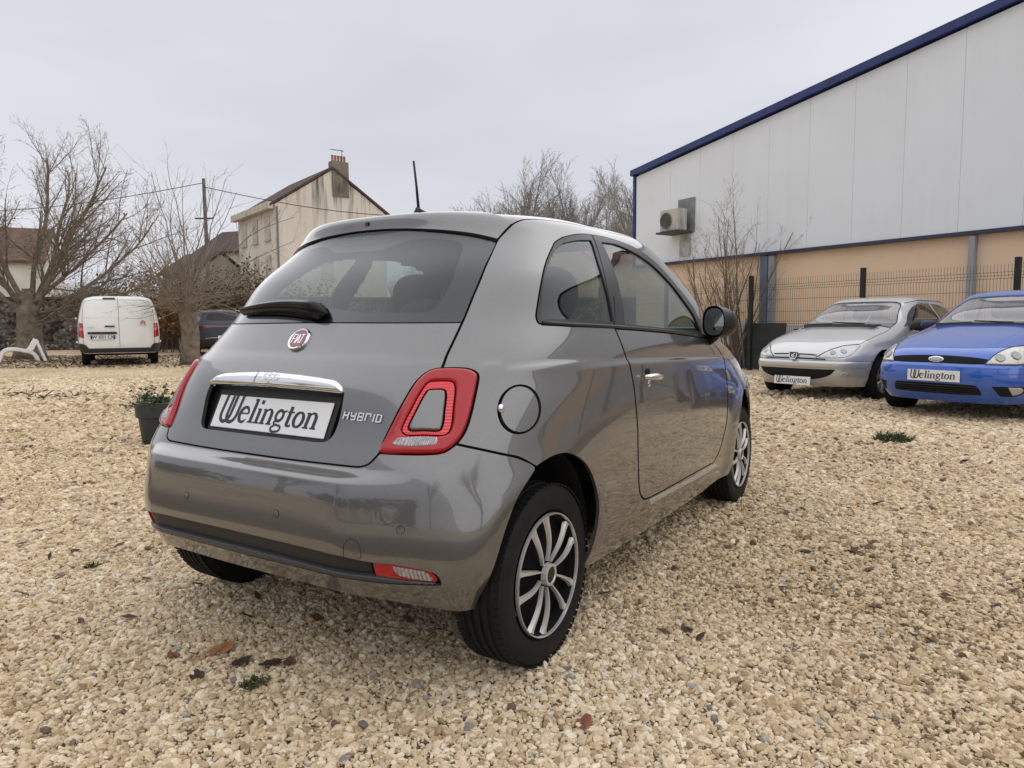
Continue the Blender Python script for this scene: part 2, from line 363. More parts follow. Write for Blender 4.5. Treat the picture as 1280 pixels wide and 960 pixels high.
def gravel():
    fx = np.array([cos(YAW), sin(YAW)]); rx = np.array([sin(YAW), -cos(YAW)]); c0 = np.array([CAM.x, CAM.y]); P = []; S = []
    for d0, d1, sp, size in ((.9, 3.2, .0098, .0059), (3.2, 5.6, .0126, .0076), (5.6, 9.0, .0180, .0110), (9.0, 13.5, .031, .018)):
        w = d1*.95+.8; nx = int(2*w/sp); ny = int((d1-d0)/sp)
        gx, gy = np.meshgrid(np.arange(nx)*sp-w, d0+np.arange(ny)*sp); gx = gx+RNG.uniform(-.6, .6, gx.shape)*sp; gy = gy+RNG.uniform(-.6, .6, gy.shape)*sp
        keep = np.abs(gx) < gy*.92+.8; gx, gy = gx[keep], gy[keep]
        s = size*np.exp(RNG.normal(0, .42, len(gx))); s = np.minimum(s, size*2.3)
        xy = c0+gy[:, None]*fx+gx[:, None]*rx
        P.append(np.column_stack([xy, s*RNG.uniform(-.1, .55, len(s))])); S.append(s)
    P = np.concatenate(P); S = np.concatenate(S); n = len(P)
    me = bpy.data.meshes.new('gravel'); me.vertices.add(n); me.vertices.foreach_set('co', P.astype(np.float32).ravel())
    sc = S[:, None]*np.column_stack([RNG.uniform(.9, 1.65, n), RNG.uniform(.65, 1.05, n), RNG.uniform(.50, .95, n)])
    rot = np.column_stack([RNG.normal(0, .38, n), RNG.normal(0, .38, n), RNG.uniform(0, 6.283, n)])
    # colour index: mostly beige, in soft patches darker, few grey or brown
    pt = .5+.22*np.sin(P[:, 0]*2.1+1.3*np.sin(P[:, 1]*1.7))*np.sin(P[:, 1]*1.9+.8)+.16*np.sin(P[:, 0]*6.3+2*np.sin(P[:, 1]*4.1))*np.sin(P[:, 1]*5.2-P[:, 0]*1.7)+.2*np.sin(P[:, 1]*.9-P[:, 0]*.55+1.)
    tint = np.clip(RNG.beta(2.2, 2.0, n)*.94+(pt-.5)*.34, 0, .94); odd = RNG.random(n); tint = np.where(odd < .022, RNG.uniform(.96, 1., n), tint)
    for nm, ty, a in (('scl', 'FLOAT_VECTOR', sc), ('rot', 'FLOAT_VECTOR', rot)):
        at = me.attributes.new(nm, ty, 'POINT'); at.data.foreach_set('vector', a.astype(np.float32).ravel())
    at = me.attributes.new('tint', 'FLOAT', 'POINT'); at.data.foreach_set('value', tint.astype(np.float32))
    at = me.attributes.new('pick', 'INT', 'POINT'); at.data.foreach_set('value', RNG.integers(0, 7, n).astype(np.int32))
    o = obj_from('gravel', me, M_STONE); tag(o, 'loose beige crushed limestone covering the yard', 'gravel', kind='stuff')
    g = bpy.data.node_groups.new('gravel_stones', 'GeometryNodeTree'); g.interface.new_socket('Geometry', in_out='INPUT', socket_type='NodeSocketGeometry'); g.interface.new_socket('Geometry', in_out='OUTPUT', socket_type='NodeSocketGeometry')
    nd = g.nodes; lk = g.links.new; gi = nd.new('NodeGroupInput'); go = nd.new('NodeGroupOutput')
    g2i = nd.new('GeometryNodeGeometryToInstance')
    for k in range(7):
        ic = nd.new('GeometryNodeMeshIcoSphere'); ic.inputs['Radius'].default_value = 1; ic.inputs['Subdivisions'].default_value = 2
        ps = nd.new('GeometryNodeInputPosition'); nz_ = nd.new('ShaderNodeTexNoise'); nz_.noise_dimensions = '4D'; nz_.inputs['W'].default_value = k*3.7; nz_.inputs['Scale'].default_value = 1.05; nz_.inputs['Detail'].default_value = 1.0
        vm = nd.new('ShaderNodeVectorMath'); vm.operation = 'SUBTRACT'; vm.inputs[1].default_value = (.5, .5, .5); vs = nd.new('ShaderNodeVectorMath'); vs.operation = 'SCALE'; vs.inputs['Scale'].default_value = 1.5
        sp_ = nd.new('GeometryNodeSetPosition'); sm = nd.new('GeometryNodeSetMaterial'); sm.inputs['Material'].default_value = M_STONE
        sh = nd.new('GeometryNodeSetShadeSmooth'); sh.inputs['Shade Smooth'].default_value = False
        lk(ps.outputs[0], nz_.inputs['Vector']); lk(nz_.outputs['Color'], vm.inputs[0]); lk(vm.outputs[0], vs.inputs[0]); lk(ic.outputs['Mesh'], sp_.inputs['Geometry']); lk(vs.outputs[0], sp_.inputs['Offset'])
        lk(sp_.outputs[0], sh.inputs['Geometry']); lk(sh.outputs[0], sm.inputs['Geometry']); lk(sm.outputs[0], g2i.inputs[0])
    iop = nd.new('GeometryNodeInstanceOnPoints'); iop.inputs['Pick Instance'].default_value = True
    def attr(nm, ty):
        a = nd.new('GeometryNodeInputNamedAttribute'); a.data_type = ty; a.inputs['Name'].default_value = nm; return a.outputs['Attribute']
    lk(gi.outputs[0], iop.inputs['Points']); lk(g2i.outputs[0], iop.inputs['Instance']); lk(attr('pick', 'INT'), iop.inputs['Instance Index']); lk(attr('scl', 'FLOAT_VECTOR'), iop.inputs['Scale'])
    lk(attr('rot', 'FLOAT_VECTOR'), iop.inputs['Rotation']); lk(iop.outputs[0], go.inputs[0])
    md = o.modifiers.new('stones', 'NODES'); md.node_group = g
    return n
print('stones', gravel())
# ------------------------------------------------------------ industrial building on the right
BD = np.array([.4298, .9029, 0]); BN = np.array([-.9029, .4298, 0]); BO = np.array([16.69, 5.70, 0])     # along the wall (to its far end), out of the wall, far corner
BAX = np.array([-BD, BN, [0, 0, 1]])      # local x = s metres from the far corner, y = out of the wall, z = up
def bp(s, out, z): return BO-BD*s+BN*out+np.array([0, 0, z])
def streak_mat(name, col, dark, amt=.5, scale=(3, 3, .35), rough=.6, metal=0., spec=.3):
    """weathered wall: vertical dirt runs plus blotches"""
    m, t, b, L = node_mat(name); tc = N_(t, 'ShaderNodeTexCoord'); mp = N_(t, 'ShaderNodeMapping'); mp.inputs['Scale'].default_value = scale; L(tc.outputs['Object'], mp.inputs[0])
    n = N_(t, 'ShaderNodeTexNoise', Scale=1.6, Detail=8., Roughness=.7); L(mp.outputs[0], n.inputs['Vector']); n2 = N_(t, 'ShaderNodeTexNoise', Scale=.8, Detail=5.); L(tc.outputs['Object'], n2.inputs['Vector'])
    mul = N_(t, 'ShaderNodeMath', operation='MULTIPLY'); L(n.outputs['Fac'], mul.inputs[0]); L(n2.outputs['Fac'], mul.inputs[1])
    r = ramp(t, [(.22, col), (.42, tuple(c*(1-amt)+d*amt for c, d in zip(col, dark)))]); L(mul.outputs[0], r.inputs['Fac']); L(r.outputs[0], b.inputs['Base Color'])
    b.inputs['Roughness'].default_value = rough; b.inputs['Metallic'].default_value = metal; b.inputs['Specular IOR Level'].default_value = spec
    return m
M_CLAD = streak_mat('white_cladding', (.79, .83, .87), (.66, .69, .70), .3, (2, 2, .15), .42)
M_BLUETRIM = mat('dark_blue_flashing', (.024, .040, .16), .4, noise=(3, .25))
M_BEIGE = streak_mat('peach_render', (.80, .60, .42), (.66, .50, .35), .4, (1.5, 1.5, .6), .9)
M_DARKTRIM = mat('dark_slate_flashing', (.035, .038, .075), .4)
M_PILLAR = mat('blue_grey_steel', (.13, .17, .235), .45, noise=(4, .2)); M_PILLAR2 = mat('light_grey_steel', (.30, .32, .34), .45)
M_PLINTH = streak_mat('white_plinth', (.62, .62, .61), (.35, .34, .32), .5, (2, 2, 1), .85)
def eave(s): return 5.03+.132*min(s, 17.)-.132*max(0, s-17.)
def warehouse():
    R = empty('warehouse', BO); tag(R, 'white clad industrial hall with dark blue roof edge and peach base on the right', 'building')
    R_inv = lambda P: np.array(P)-BO
    def quad(a, b, c, d): return [R_inv(a), R_inv(b), R_inv(c), R_inv(d)]
    L = 34.
    # cladding panels, each its own piece, with recessed joints
    edges = [.02, 1.30]+[1.30+k*1.0 for k in range(1, 33)]
    for i in range(len(edges)-1):
        s0, s1 = edges[i]+.0025, edges[i+1]-.0025; mid = [s0, s1] if not (s0 < 17 < s1) else [s0, 17., s1]
        o_ = .05
        V = [R_inv(bp(s, o_, 2.60)) for s in mid]+[R_inv(bp(s, o_, eave(s)-.05)) for s in mid[::-1]]; n = len(V)
        Vb = [R_inv(bp(s, 0.005, 2.60)) for s in mid]+[R_inv(bp(s, 0.005, eave(s)-.05)) for s in mid[::-1]]
        mb = MB(); mb.add(V+Vb, [tuple(range(n))]+[(k, (k+1) % n, n+(k+1) % n, n+k) for k in range(n)]); mb.build('cladding_panel', M_CLAD, R)
    # shell behind: wall, far end, roof
    D = 26.
    mb = MB(); V = []
    for s, z in ((0, eave(0)-.08), (17, eave(17)-.08), (L, eave(L)-.08)):
        V += [R_inv(bp(s, 0, z)), R_inv(bp(s, -D, z)), R_inv(bp(s, 0, 0)), R_inv(bp(s, -D, 0))]
    mb.add(V, [(0, 4, 6, 2), (4, 8, 10, 6), (1, 3, 7, 5), (5, 7, 11, 9), (0, 2, 3, 1), (8, 9, 11, 10), (0, 1, 5, 4), (4, 5, 9, 8)]); mb.build('wall', M_BEIGE, R)
    mb = MB()
    for (sa, sb) in ((-.12, 17.), (17., L+.12)):
        A, B = bp(sa, .16, eave(max(sa, 0))-.02), bp(sb, .16, eave(min(sb, L))-.02)
        P = [A, B, B-np.array([0, 0, -.15]), A-np.array([0, 0, -.15])]; Q = [p-BN*.30 for p in P]
        mb.add([R_inv(p) for p in P+Q], [(0, 1, 2, 3), (7, 6, 5, 4), (0, 4, 5, 1), (1, 5, 6, 2), (2, 6, 7, 3), (3, 7, 4, 0)])
    mb.build('roof_edge', M_BLUETRIM, R)
    mb = MB(); mb.box(R_inv(bp(-.045, .0, 2.6+(eave(0)-2.6)/2)), (.085, .16, eave(0)-2.55), ax=BAX); mb.build('corner_flashing', M_BLUETRIM, R)
    mb = MB(); mb.box(R_inv(bp(L/2, .06, 2.555)), (L, .14, .06), ax=BAX); mb.build('base_flashing', M_DARKTRIM, R)
    mb = MB(); mb.box(R_inv(bp(L/2, .02, .48)), (L, .05, .96), ax=BAX); mb.build('plinth', M_PLINTH, R)
    for s, w_, m_, o_ in ((4.27, .19, M_PILLAR, .05), (4.46, .15, M_PILLAR2, .035), (8.57, .10, M_PILLAR2, .05), (13.4, .2, M_PILLAR, .05), (18.4, .2, M_PILLAR, .05)):
        mb = MB(); mb.box(R_inv(bp(s, o_, 1.25)), (w_, .12, 2.5), ax=BAX); mb.build('steel_column', m_, R)
    # far roof slopes
    mb = MB(); mb.add([R_inv(bp(s, o, eave(s)+.11)) for s, o in ((0, .1), (17, .1), (17, -D), (0, -D))]+[R_inv(bp(s, o, eave(s)+.11)) for s, o in ((17, .1), (L, .1), (L, -D), (17, -D))], [(0, 1, 2, 3), (4, 5, 6, 7)]); mb.build('roof', mat('roof_sheet', (.25, .26, .28), .5), R)
    return R
warehouse()
def ac_unit():
    c = bp(1.72, .36, 3.58); R = empty('air_conditioner', c); tag(R, 'weathered outdoor air conditioning unit bracketed on the white cladding', 'air conditioner')
    bx = lambda nm, off, d, m_, **k: (lambda mb: (mb.box(np.array(off) @ BAX, d, ax=BAX), mb.build(nm, m_, R, **k))[1])(MB())
    M_AC = streak_mat('weathered_white_metal', (.52, .51, .47), (.17, .15, .13), .8, (4, 4, 1.2), .5)
    body = bx('casing', (0, 0, 0), (.66, .30, .54), M_AC, bevel=.02)
    bx('backing_plate', (.16, -.30, .12), (.56, .03, .86), mat('grey_backing_plate', (.22, .23, .22), .6, noise=(4, .3)))
    bx('bracket', (0, -.05, -.30), (.72, .60, .045), mat('dark_bracket', (.05, .05, .05), .6))
    bx('pipe_duct', (.14, -.30, -.62), (.36, .05, .52), mat('pale_duct', (.45, .46, .45), .5, noise=(5, .3)))
    fan = MB(); fan.lathe([(.005, .02), (.08, .024), (.16, .024), (.19, .035), (.20, .02)], 28); o = fan.build('fan_grille', mat('fan_grille', (.16, .155, .14), .6), R, angle=.5)
    o.data.transform(Matrix.Translation(Vector(np.array((-.10, .145, 0)) @ BAX)) @ Matrix(BAX.T.tolist()).to_4x4())
    for q in range(6):
        ring = MB(); ring.tube([np.array((-.10+.028*(q+1)*cos(a), .175, .028*(q+1)*sin(a))) @ BAX for a in np.linspace(0, 2*pi, 25)], .004, 4, cap=False); ring.build('grille_ring', M_INNERD, R)
    return R
M_INNERD = mat('dark_wire', (.03, .03, .03), .6)
ac_unit()
# ------------------------------------------------------------ welded mesh fence
M_POST = mat('anthracite_post', (.012, .013, .014), .5); M_WIRE = mat('dark_grey_wire', (.045, .05, .05), .5)
def fence():
    p0 = np.array([13.83, 1.93]); dv = np.array([-1.073, -2.262]); pts = [p0+dv*k for k in range(-3, 5)]
    R = empty('mesh_fence', (p0[0], p0[1], 0)); tag(R, 'dark welded mesh fence with square posts in front of the hall', 'fence')
    for q in pts:
        mb = MB(); mb.box((q[0]-p0[0], q[1]-p0[1], 1.01), (.075, .075, 2.02), rz=math.atan2(dv[1], dv[0])); mb.build('post', M_POST, R)
    u = dv/np.linalg.norm(dv); nrm = np.array([-u[1], u[0]])
    tmpl = None
    for k, q in enumerate(pts[:-1]):
        if tmpl is None:
            V = []; F = []; Ln = np.linalg.norm(dv); 
            def wire(P, r):
                a, b = tube_geo(P, r, 4, False); n0 = len(V); V.extend(a); F.extend([tuple(i+n0 for i in f) for f in b])
            prof = [(.05, 0), (.20, 0), (.25, .03), (.30, 0), (.95, 0), (1.0, .03), (1.05, 0), (1.70, 0), (1.75, .03), (1.80, 0), (1.93, 0)]
            n = int(Ln/.05)
            for i in range(n+1):
                s = min(.02+i*.05, Ln-.02); wire([(u[0]*s+nrm[0]*o, u[1]*s+nrm[1]*o, z) for z, o in prof], .0026)
            for z, o in [(.05, 0), (.20, 0), (.30, 0), (.50, 0), (.70, 0), (.95, 0), (1.05, 0), (1.25, 0), (1.5, 0), (1.70, 0), (1.80, 0), (.25, .03), (1.0, .03), (1.75, .03)]:
                wire([(nrm[0]*o, nrm[1]*o, z), (u[0]*Ln+nrm[0]*o, u[1]*Ln+nrm[1]*o, z)], .0032)
            tmpl = bpy.data.meshes.new('wire_panel'); tmpl.from_pydata([tuple(map(float, v)) for v in V], [], F); tmpl.materials.append(M_WIRE)
        o = obj_from('wire_panel', tmpl, None, R); o.location = (q[0]-p0[0], q[1]-p0[1], 0); o['kind'] = 'stuff'
fence()
def board(name, c, d, rz, tilt, m_, label, cat):
    mb = MB(); mb.box((0, 0, d[2]/2), d); o = mb.build(name, m_, None, bevel=.006, seg=1); o.location = c; o.rotation_euler = (tilt, 0, rz); tag(o, label, cat); return o
fr = math.atan2(-.9029, -.4298)
_c = bp(4.65, .62, 0); board('sheet_panel', _c, (1.05, .05, 1.02), fr, -.14, mat('dark_sheet', (.025, .026, .027), .55, noise=(3, .3)), 'dark grey sheet leaning behind the fence beside the silver car', 'panel')
_c = bp(4.15, .80, 0); board('plank', _c, (.22, .04, 1.35), fr+.9, -.42, mat('brown_plank', (.14, .09, .05), .8, noise=(6, .4)), 'brown plank leaning slantwise against the fence post', 'plank')
_c = bp(3.55, .50, 0); board('leaning_sheet', _c, (.95, .04, 1.0), fr, -.12, M_PLINTH, 'white sheet leaning behind the fence left of the dark one', 'panel')
# ------------------------------------------------------------ houses
def roof_mat(name, col):
    m, t, b, L = node_mat(name); tc = N_(t, 'ShaderNodeTexCoord'); w_ = N_(t, 'ShaderNodeTexWave', Scale=4.5, Distortion=1.2); w_.bands_direction = 'Z'; L(tc.outputs['Object'], w_.inputs['Vector'])
    n = N_(t, 'ShaderNodeTexNoise', Scale=2.5, Detail=7.); L(tc.outputs['Object'], n.inputs['Vector'])
    r = ramp(t, [(.3, tuple(c*.6 for c in col)), (.7, tuple(c*1.25 for c in col))]); L(n.outputs['Fac'], r.inputs['Fac']); L(r.outputs[0], b.inputs['Base Color']); b.inputs['Roughness'].default_value = .9
    bpn = N_(t, 'ShaderNodeBump', Strength=.6, Distance=.06); L(w_.outputs['Fac'], bpn.inputs['Height']); L(bpn.outputs[0], b.inputs['Normal']); return m
M_ROOF = roof_mat('brown_roof_tiles', (.085, .055, .045)); M_ROOFRED = roof_mat('orange_roof_tiles', (.36, .11, .05))
M_WIN = mat('weathered_shutter', (.42, .39, .32), .6, noise=(2, .3)); M_SHUT = mat('pale_shutter', (.42, .38, .30), .7)
def gable_wall_mat():
    """buff render with dark damp runs below the roof edge"""
    m, t, b, L = node_mat('stained_buff_render'); tc = N_(t, 'ShaderNodeTexCoord'); sx = N_(t, 'ShaderNodeSeparateXYZ'); L(tc.outputs['Object'], sx.inputs[0])
    mp = N_(t, 'ShaderNodeMapping'); mp.inputs['Scale'].default_value = (1.5, 1.5, .10); L(tc.outputs['Object'], mp.inputs[0]); n = N_(t, 'ShaderNodeTexNoise', Scale=1.7, Detail=4., Roughness=.6); L(mp.outputs[0], n.inputs['Vector'])
    s = ramp(t, [(.50, (0, 0, 0)), (.66, (1, 1, 1))]); L(n.outputs['Fac'], s.inputs['Fac'])
    mr = N_(t, 'ShaderNodeMapRange'); mr.inputs[1].default_value = 6.5; mr.inputs[2].default_value = 10.2; L(sx.outputs['Z'], mr.inputs[0]); mu = N_(t, 'ShaderNodeMath', operation='MULTIPLY'); L(s.outputs[0], mu.inputs[0]); L(mr.outputs[0], mu.inputs[1])
    n2 = N_(t, 'ShaderNodeTexNoise', Scale=.5, Detail=7.); L(tc.outputs['Object'], n2.inputs['Vector']); base = ramp(t, [(.3, (.58, .53, .45)), (.7, (.68, .64, .57))]); L(n2.outputs['Fac'], base.inputs['Fac'])
    mx = N_(t, 'ShaderNodeMix', data_type='RGBA'); mx.inputs['B'].default_value = (.10, .095, .08, 1); L(mu.outputs[0], mx.inputs['Factor']); L(base.outputs[0], mx.inputs['A']); L(mx.outputs['Result'], b.inputs['Base Color']); b.inputs['Roughness'].default_value = .95; return m
def yard(side, ahead): # metres to the right of and ahead of the viewpoint -> plan position
    return np.array([CAM.x+cos(YAW)*ahead+sin(YAW)*side, CAM.y+sin(YAW)*ahead-cos(YAW)*side])
def house(name, A, B, depth, zeave, zridge, label, wallm, roofm, cat='house', windows=(), over=.35, flip=1):
    """gable wall from A to B (plan), body runs back by depth along the normal"""
    A = np.array(A); B = np.array(B); u = (B-A)/np.linalg.norm(B-A); n = np.array([-u[1], u[0]])*flip; W = np.linalg.norm(B-A)
    R = empty(name, (A[0], A[1], 0)); tag(R, label, cat)
    def P(s, d, z): q = u*s+n*d; return (q[0], q[1], z)
    mb = MB(); mb.add([P(0, 0, 0), P(W, 0, 0), P(W, 0, zeave), P(W/2, 0, zridge), P(0, 0, zeave), P(0, depth, 0), P(W, depth, 0), P(W, depth, zeave), P(W/2, depth, zridge), P(0, depth, zeave)], [(0, 1, 2, 3, 4), (9, 8, 7, 6, 5), (0, 4, 9, 5), (1, 6, 7, 2), (4, 3, 8, 9), (3, 2, 7, 8)]); mb.build('wall', wallm, R)
    sl = (zridge-zeave)/(W/2); mb = MB()
    for s0, s1 in ((-over, W/2), (W+over, W/2)):
        z0 = zeave-sl*over+.06; z1 = zridge+.06
        a = [P(s0, -.12, z0), P(s1, -.12, z1), P(s1, depth+.12, z1), P(s0, depth+.12, z0)]; mb.add(a+[(x, y, z+.16) for x, y, z in a], [(0, 1, 2, 3), (7, 6, 5, 4), (0, 4, 5, 1), (1, 5, 6, 2), (2, 6, 7, 3), (3, 7, 4, 0)])
    rf = mb.build('roof', roofm, R)
    for (s, d, z, w_, h_, face) in windows:
        mb = MB()
        if face == 'g': mb.box(P(s, -.03, z), (w_, .08, h_), rz=math.atan2(u[1], u[0]))
        elif face == 'a': mb.box(P(-.03, d, z), (.08, w_, h_), rz=math.atan2(u[1], u[0]))
        else: mb.box(P(W+.03, d, z), (.08, w_, h_), rz=math.atan2(u[1], u[0]))
        wd = mb.build('window', M_WIN, R)
        mb = MB()
        if face == 'a': mb.box(P(-.05, d, z-h_/2-.05), (.16, w_+.2, .08), rz=math.atan2(u[1], u[0]))
        elif face == 'g': mb.box(P(s, -.05, z-h_/2-.05), (w_+.2, .16, .08), rz=math.atan2(u[1], u[0]))
        else: mb.box(P(W+.05, d, z-h_/2-.05), (.16, w_+.2, .08), rz=math.atan2(u[1], u[0]))
        mb.build('sill', M_SHUT, wd)
    return R, P, rf
A = yard(-14.79, 45); B = yard(-8.67, 49.7)
H1, P1, rf1 = house('gabled_house', A, B, 7.6, 8.55, 11.1, 'tall buff gabled house with stained wall and clay chimney pots', gable_wall_mat(), M_ROOF, windows=[(5.1, 0, 7.4, .45, .6, 'g'), (3.4, 0, 4.6, .8, 1.2, 'g')]+[(0, d, z, .95, 1.5, 'a') for d in (1.4, 3.8, 6.2) for z in (2.0, 4.7, 7.2)])
mb = MB(); W1 = float(np.linalg.norm(B-A)); rz1 = math.atan2((B-A)[1], (B-A)[0]); mb.box(P1(W1*.575, .25, 10.55), (1.15, .62, 2.3), rz=rz1); ch = mb.build('chimney', streak_mat('sooty_render', (.20, .18, .14), (.05, .05, .045), .8, (3, 3, .5), .9), rf1)
for q in range(5):
    c = P1(W1*.575-.42+q*.21, .25, 11.7); pot = MB(); pot.lathe([(.075, 0), (.095, .06), (.075, .12), (.085, .42), (.06, .42), (.055, .1)], 10, axis='z', c=c); pot.build('chimney_pot', mat('clay_pot', (.34, .12, .06), .8), rf1, angle=.6)
c = P1(W1*.60, .1, 11.7); tv = MB(); tv.tube([c, (c[0], c[1], c[2]+.80)], .022, 5); u1 = (B-A)/W1
tv.tube([(c[0]-u1[0]*.75, c[1]-u1[1]*.75, c[2]+.75), (c[0]+u1[0]*.1, c[1]+u1[1]*.1, c[2]+.72)], .016, 4)
for q in range(4): tv.tube([(c[0]-u1[0]*(.08+.2*q)-.12, c[1]-u1[1]*(.08+.2*q)+.16, c[2]+.74), (c[0]-u1[0]*(.08+.2*q)+.12, c[1]-u1[1]*(.08+.2*q)-.16, c[2]+.74)], .010, 4)
tv.build('television_aerial', M_INNERD, rf1)
mb = MB(); mb.box(P1(-.30, 3.8, 8.45), (.35, 7.8, .42), rz=rz1); mb.build('cornice', mat('pale_cornice', (.50, .46, .37), .8, noise=(2, .25)), H1)
mb = MB(); mb.tube([P1(.1, -.1, 0), P1(.1, -.1, 8.4)], .06, 8); mb.build('downpipe', mat('grey_downpipe', (.16, .16, .15), .5), H1)
def side_house(name, A, B, depth, ze, zr, label, wm, rm):     # long side towards us
    A = np.array(A); B = np.array(B); u = (B-A)/np.linalg.norm(B-A); n = np.array([-u[1], u[0]])
    return house(name, A+n*depth, A, np.linalg.norm(B-A), ze, zr, label, wm, rm)
side_house('low_house', yard(-25.06, 57), yard(-19.57, 55), 6., 6.7, 8.5, 'pale house with dark brown roof slab left of the gabled house', mat('cream_render', (.62, .58, .50), .9, noise=(.7, .15)), M_ROOF)
side_house('roofed_cottage', yard(-24.47, 50), yard(-21.21, 48), 4., 4.6, 5.9, 'small house with purple brown roof behind the bare pollard tree', mat('grey_render', (.35, .32, .28), .9), roof_mat('purple_brown_tiles', (.07, .045, .045)))
side_house('pale_house', yard(-30.57, 38), yard(-26.2, 40), 7., 4.6, 6.6, 'pale house with brown tiled roof behind the large bare tree', mat('off_white_render', (.60, .57, .52), .9, noise=(.8, .15)), roof_mat('rust_brown_tiles', (.14, .085, .055)))
side_house('white_shed', yard(-28.42, 44), yard(-25.54, 46), 6., 2.9, 3.6, 'low white shed with flat pale roof behind the stone wall', mat('white_render', (.66, .66, .64), .85, noise=(.8, .15)), mat('pale_sheet_roof', (.45, .46, .47), .6))
side_house('red_roofed_house', yard(4.74, 44), yard(9.16, 47), 6., 5.0, 7.0, 'house with bright orange tiled roof at the corner of the hall', mat('tan_render', (.45, .36, .26), .9), M_ROOFRED)
# ------------------------------------------------------------ stone wall
def stone_wall():
    m, t, b, L = node_mat('rubble_stone'); tc = N_(t, 'ShaderNodeTexCoord'); v = N_(t, 'ShaderNodeTexVoronoi', Scale=8.); L(tc.outputs['Object'], v.inputs['Vector']); sp = N_(t, 'ShaderNodeSeparateColor'); L(v.outputs['Color'], sp.inputs[0])
    r = ramp(t, [(0, (.03, .028, .026)), (.35, (.095, .085, .075)), (.75, (.15, .135, .12)), (1, (.30, .28, .25))]); L(sp.outputs[0], r.inputs['Fac'])
    n = N_(t, 'ShaderNodeTexNoise', Scale=.9, Detail=6.); L(tc.outputs['Object'], n.inputs['Vector']); g = ramp(t, [(.45, (1, 1, 1)), (.65, (.45, .45, .42))]); L(n.outputs['Fac'], g.inputs['Fac'])
    mu = N_(t, 'ShaderNodeMix', data_type='RGBA', blend_type='MULTIPLY'); mu.inputs['Factor'].default_value = 1; L(r.outputs[0], mu.inputs['A']); L(g.outputs[0], mu.inputs['B']); L(mu.outputs['Result'], b.inputs['Base Color']); b.inputs['Roughness'].default_value = .95
    bpn = N_(t, 'ShaderNodeBump', Strength=1., Distance=.10); L(v.outputs['Distance'], bpn.inputs['Height']); bpn.invert = True; L(bpn.outputs[0], b.inputs['Normal'])
    A = yard(-46, 24.6); B = yard(9, 35.4); u = (B-A)/np.linalg.norm(B-A); Ln = float(np.linalg.norm(B-A)); n_ = np.array([u[1], -u[0]])
    R = empty('stone_wall', (A[0], A[1], 0)); tag(R, 'long dark rubble stone wall at the back of the yard', 'wall')
    nx, nz = int(Ln/.22), 7; V = []; F = []
    def ht(s): return 1.08
    for i in range(nx+1):
        for j in range(nz+1):
            s = Ln*i/nx; z = 1.08*j/nz; o = RNG.uniform(-.035, .05) if 0 < j else 0; q = u*s+n_*(o+.05); V.append((q[0], q[1], z+RNG.uniform(-.02, .02)*(j > 0)))
    for i in range(nx):
        for j in range(nz): F.append((i*(nz+1)+j, (i+1)*(nz+1)+j, (i+1)*(nz+1)+j+1, i*(nz+1)+j+1))
    k = len(V); 
    for i in range(nx+1): q = u*(Ln*i/nx)-n_*.4; V.append((q[0], q[1], 1.08))
    for i in range(nx): F.append((i*(nz+1)+nz, (i+1)*(nz+1)+nz, k+i+1, k+i))
    mesh_obj('lower_course', V, F, m, R)
    V = []; F = []; nz = 8
    for i in range(nx+1):
        for j in range(nz+1):
            s = Ln*i/nx; z = 1.08+1.05*j/nz; q = u*s+n_*(RNG.uniform(-.10, .02)-.12); V.append((q[0], q[1], z+RNG.uniform(-.02, .02)*(0 < j < nz)))
    for i in range(nx):
        for j in range(nz): F.append((i*(nz+1)+j, (i+1)*(nz+1)+j, (i+1)*(nz+1)+j+1, i*(nz+1)+j+1))
    k = len(V)
    for i in range(nx+1): q = u*(Ln*i/nx)-n_*.45; V.append((q[0], q[1], 2.13))
    for i in range(nx): F.append((i*(nz+1)+nz, (i+1)*(nz+1)+nz, k+i+1, k+i))
    mesh_obj('upper_course', V, F, m, R)
    mb = MB(); mid = u*(Ln/2)-n_*.25; mb.box((mid[0], mid[1], 2.19), (Ln, .62, .10), rz=math.atan2(u[1], u[0])); mb.build('coping', mat('dark_coping', (.06, .058, .055), .9, noise=(2, .4)), R)
stone_wall()
# ------------------------------------------------------------ telegraph pole with wires
q = yard(-14.91, 35); R = empty('telegraph_pole', (q[0], q[1], 0)); tag(R, 'grey wooden telegraph pole standing among the bare branches', 'pole')
mb = MB(); mb.tube([(0, 0, 0), (.02, 0, 4), (0, 0, 8.1)], [.115, .10, .08], 10); mb.build('shaft', mat('weathered_wood', (.13, .12, .105), .9, noise=(4, .4)), R)
rx_ = np.array([sin(YAW), -cos(YAW)])
mb = MB(); mb.tube([(-rx_[0]*.5, -rx_[1]*.5, 6.2), (rx_[0]*.4, rx_[1]*.4, 6.2)], .04, 6); mb.build('bracket', M_INNERD, R)
for e_, z0, z1 in ((-16, 7.9, 6.6), (14, 7.7, 6.2)):
    mb = MB(); mb.tube([(rx_[0]*e_*t, rx_[1]*e_*t, z0*(1-t)+z1*t-1.0*sin(pi*t)*.5) for t in np.linspace(0, 1, 14)], .018, 4); mb.build('wire', M_INNERD, R)
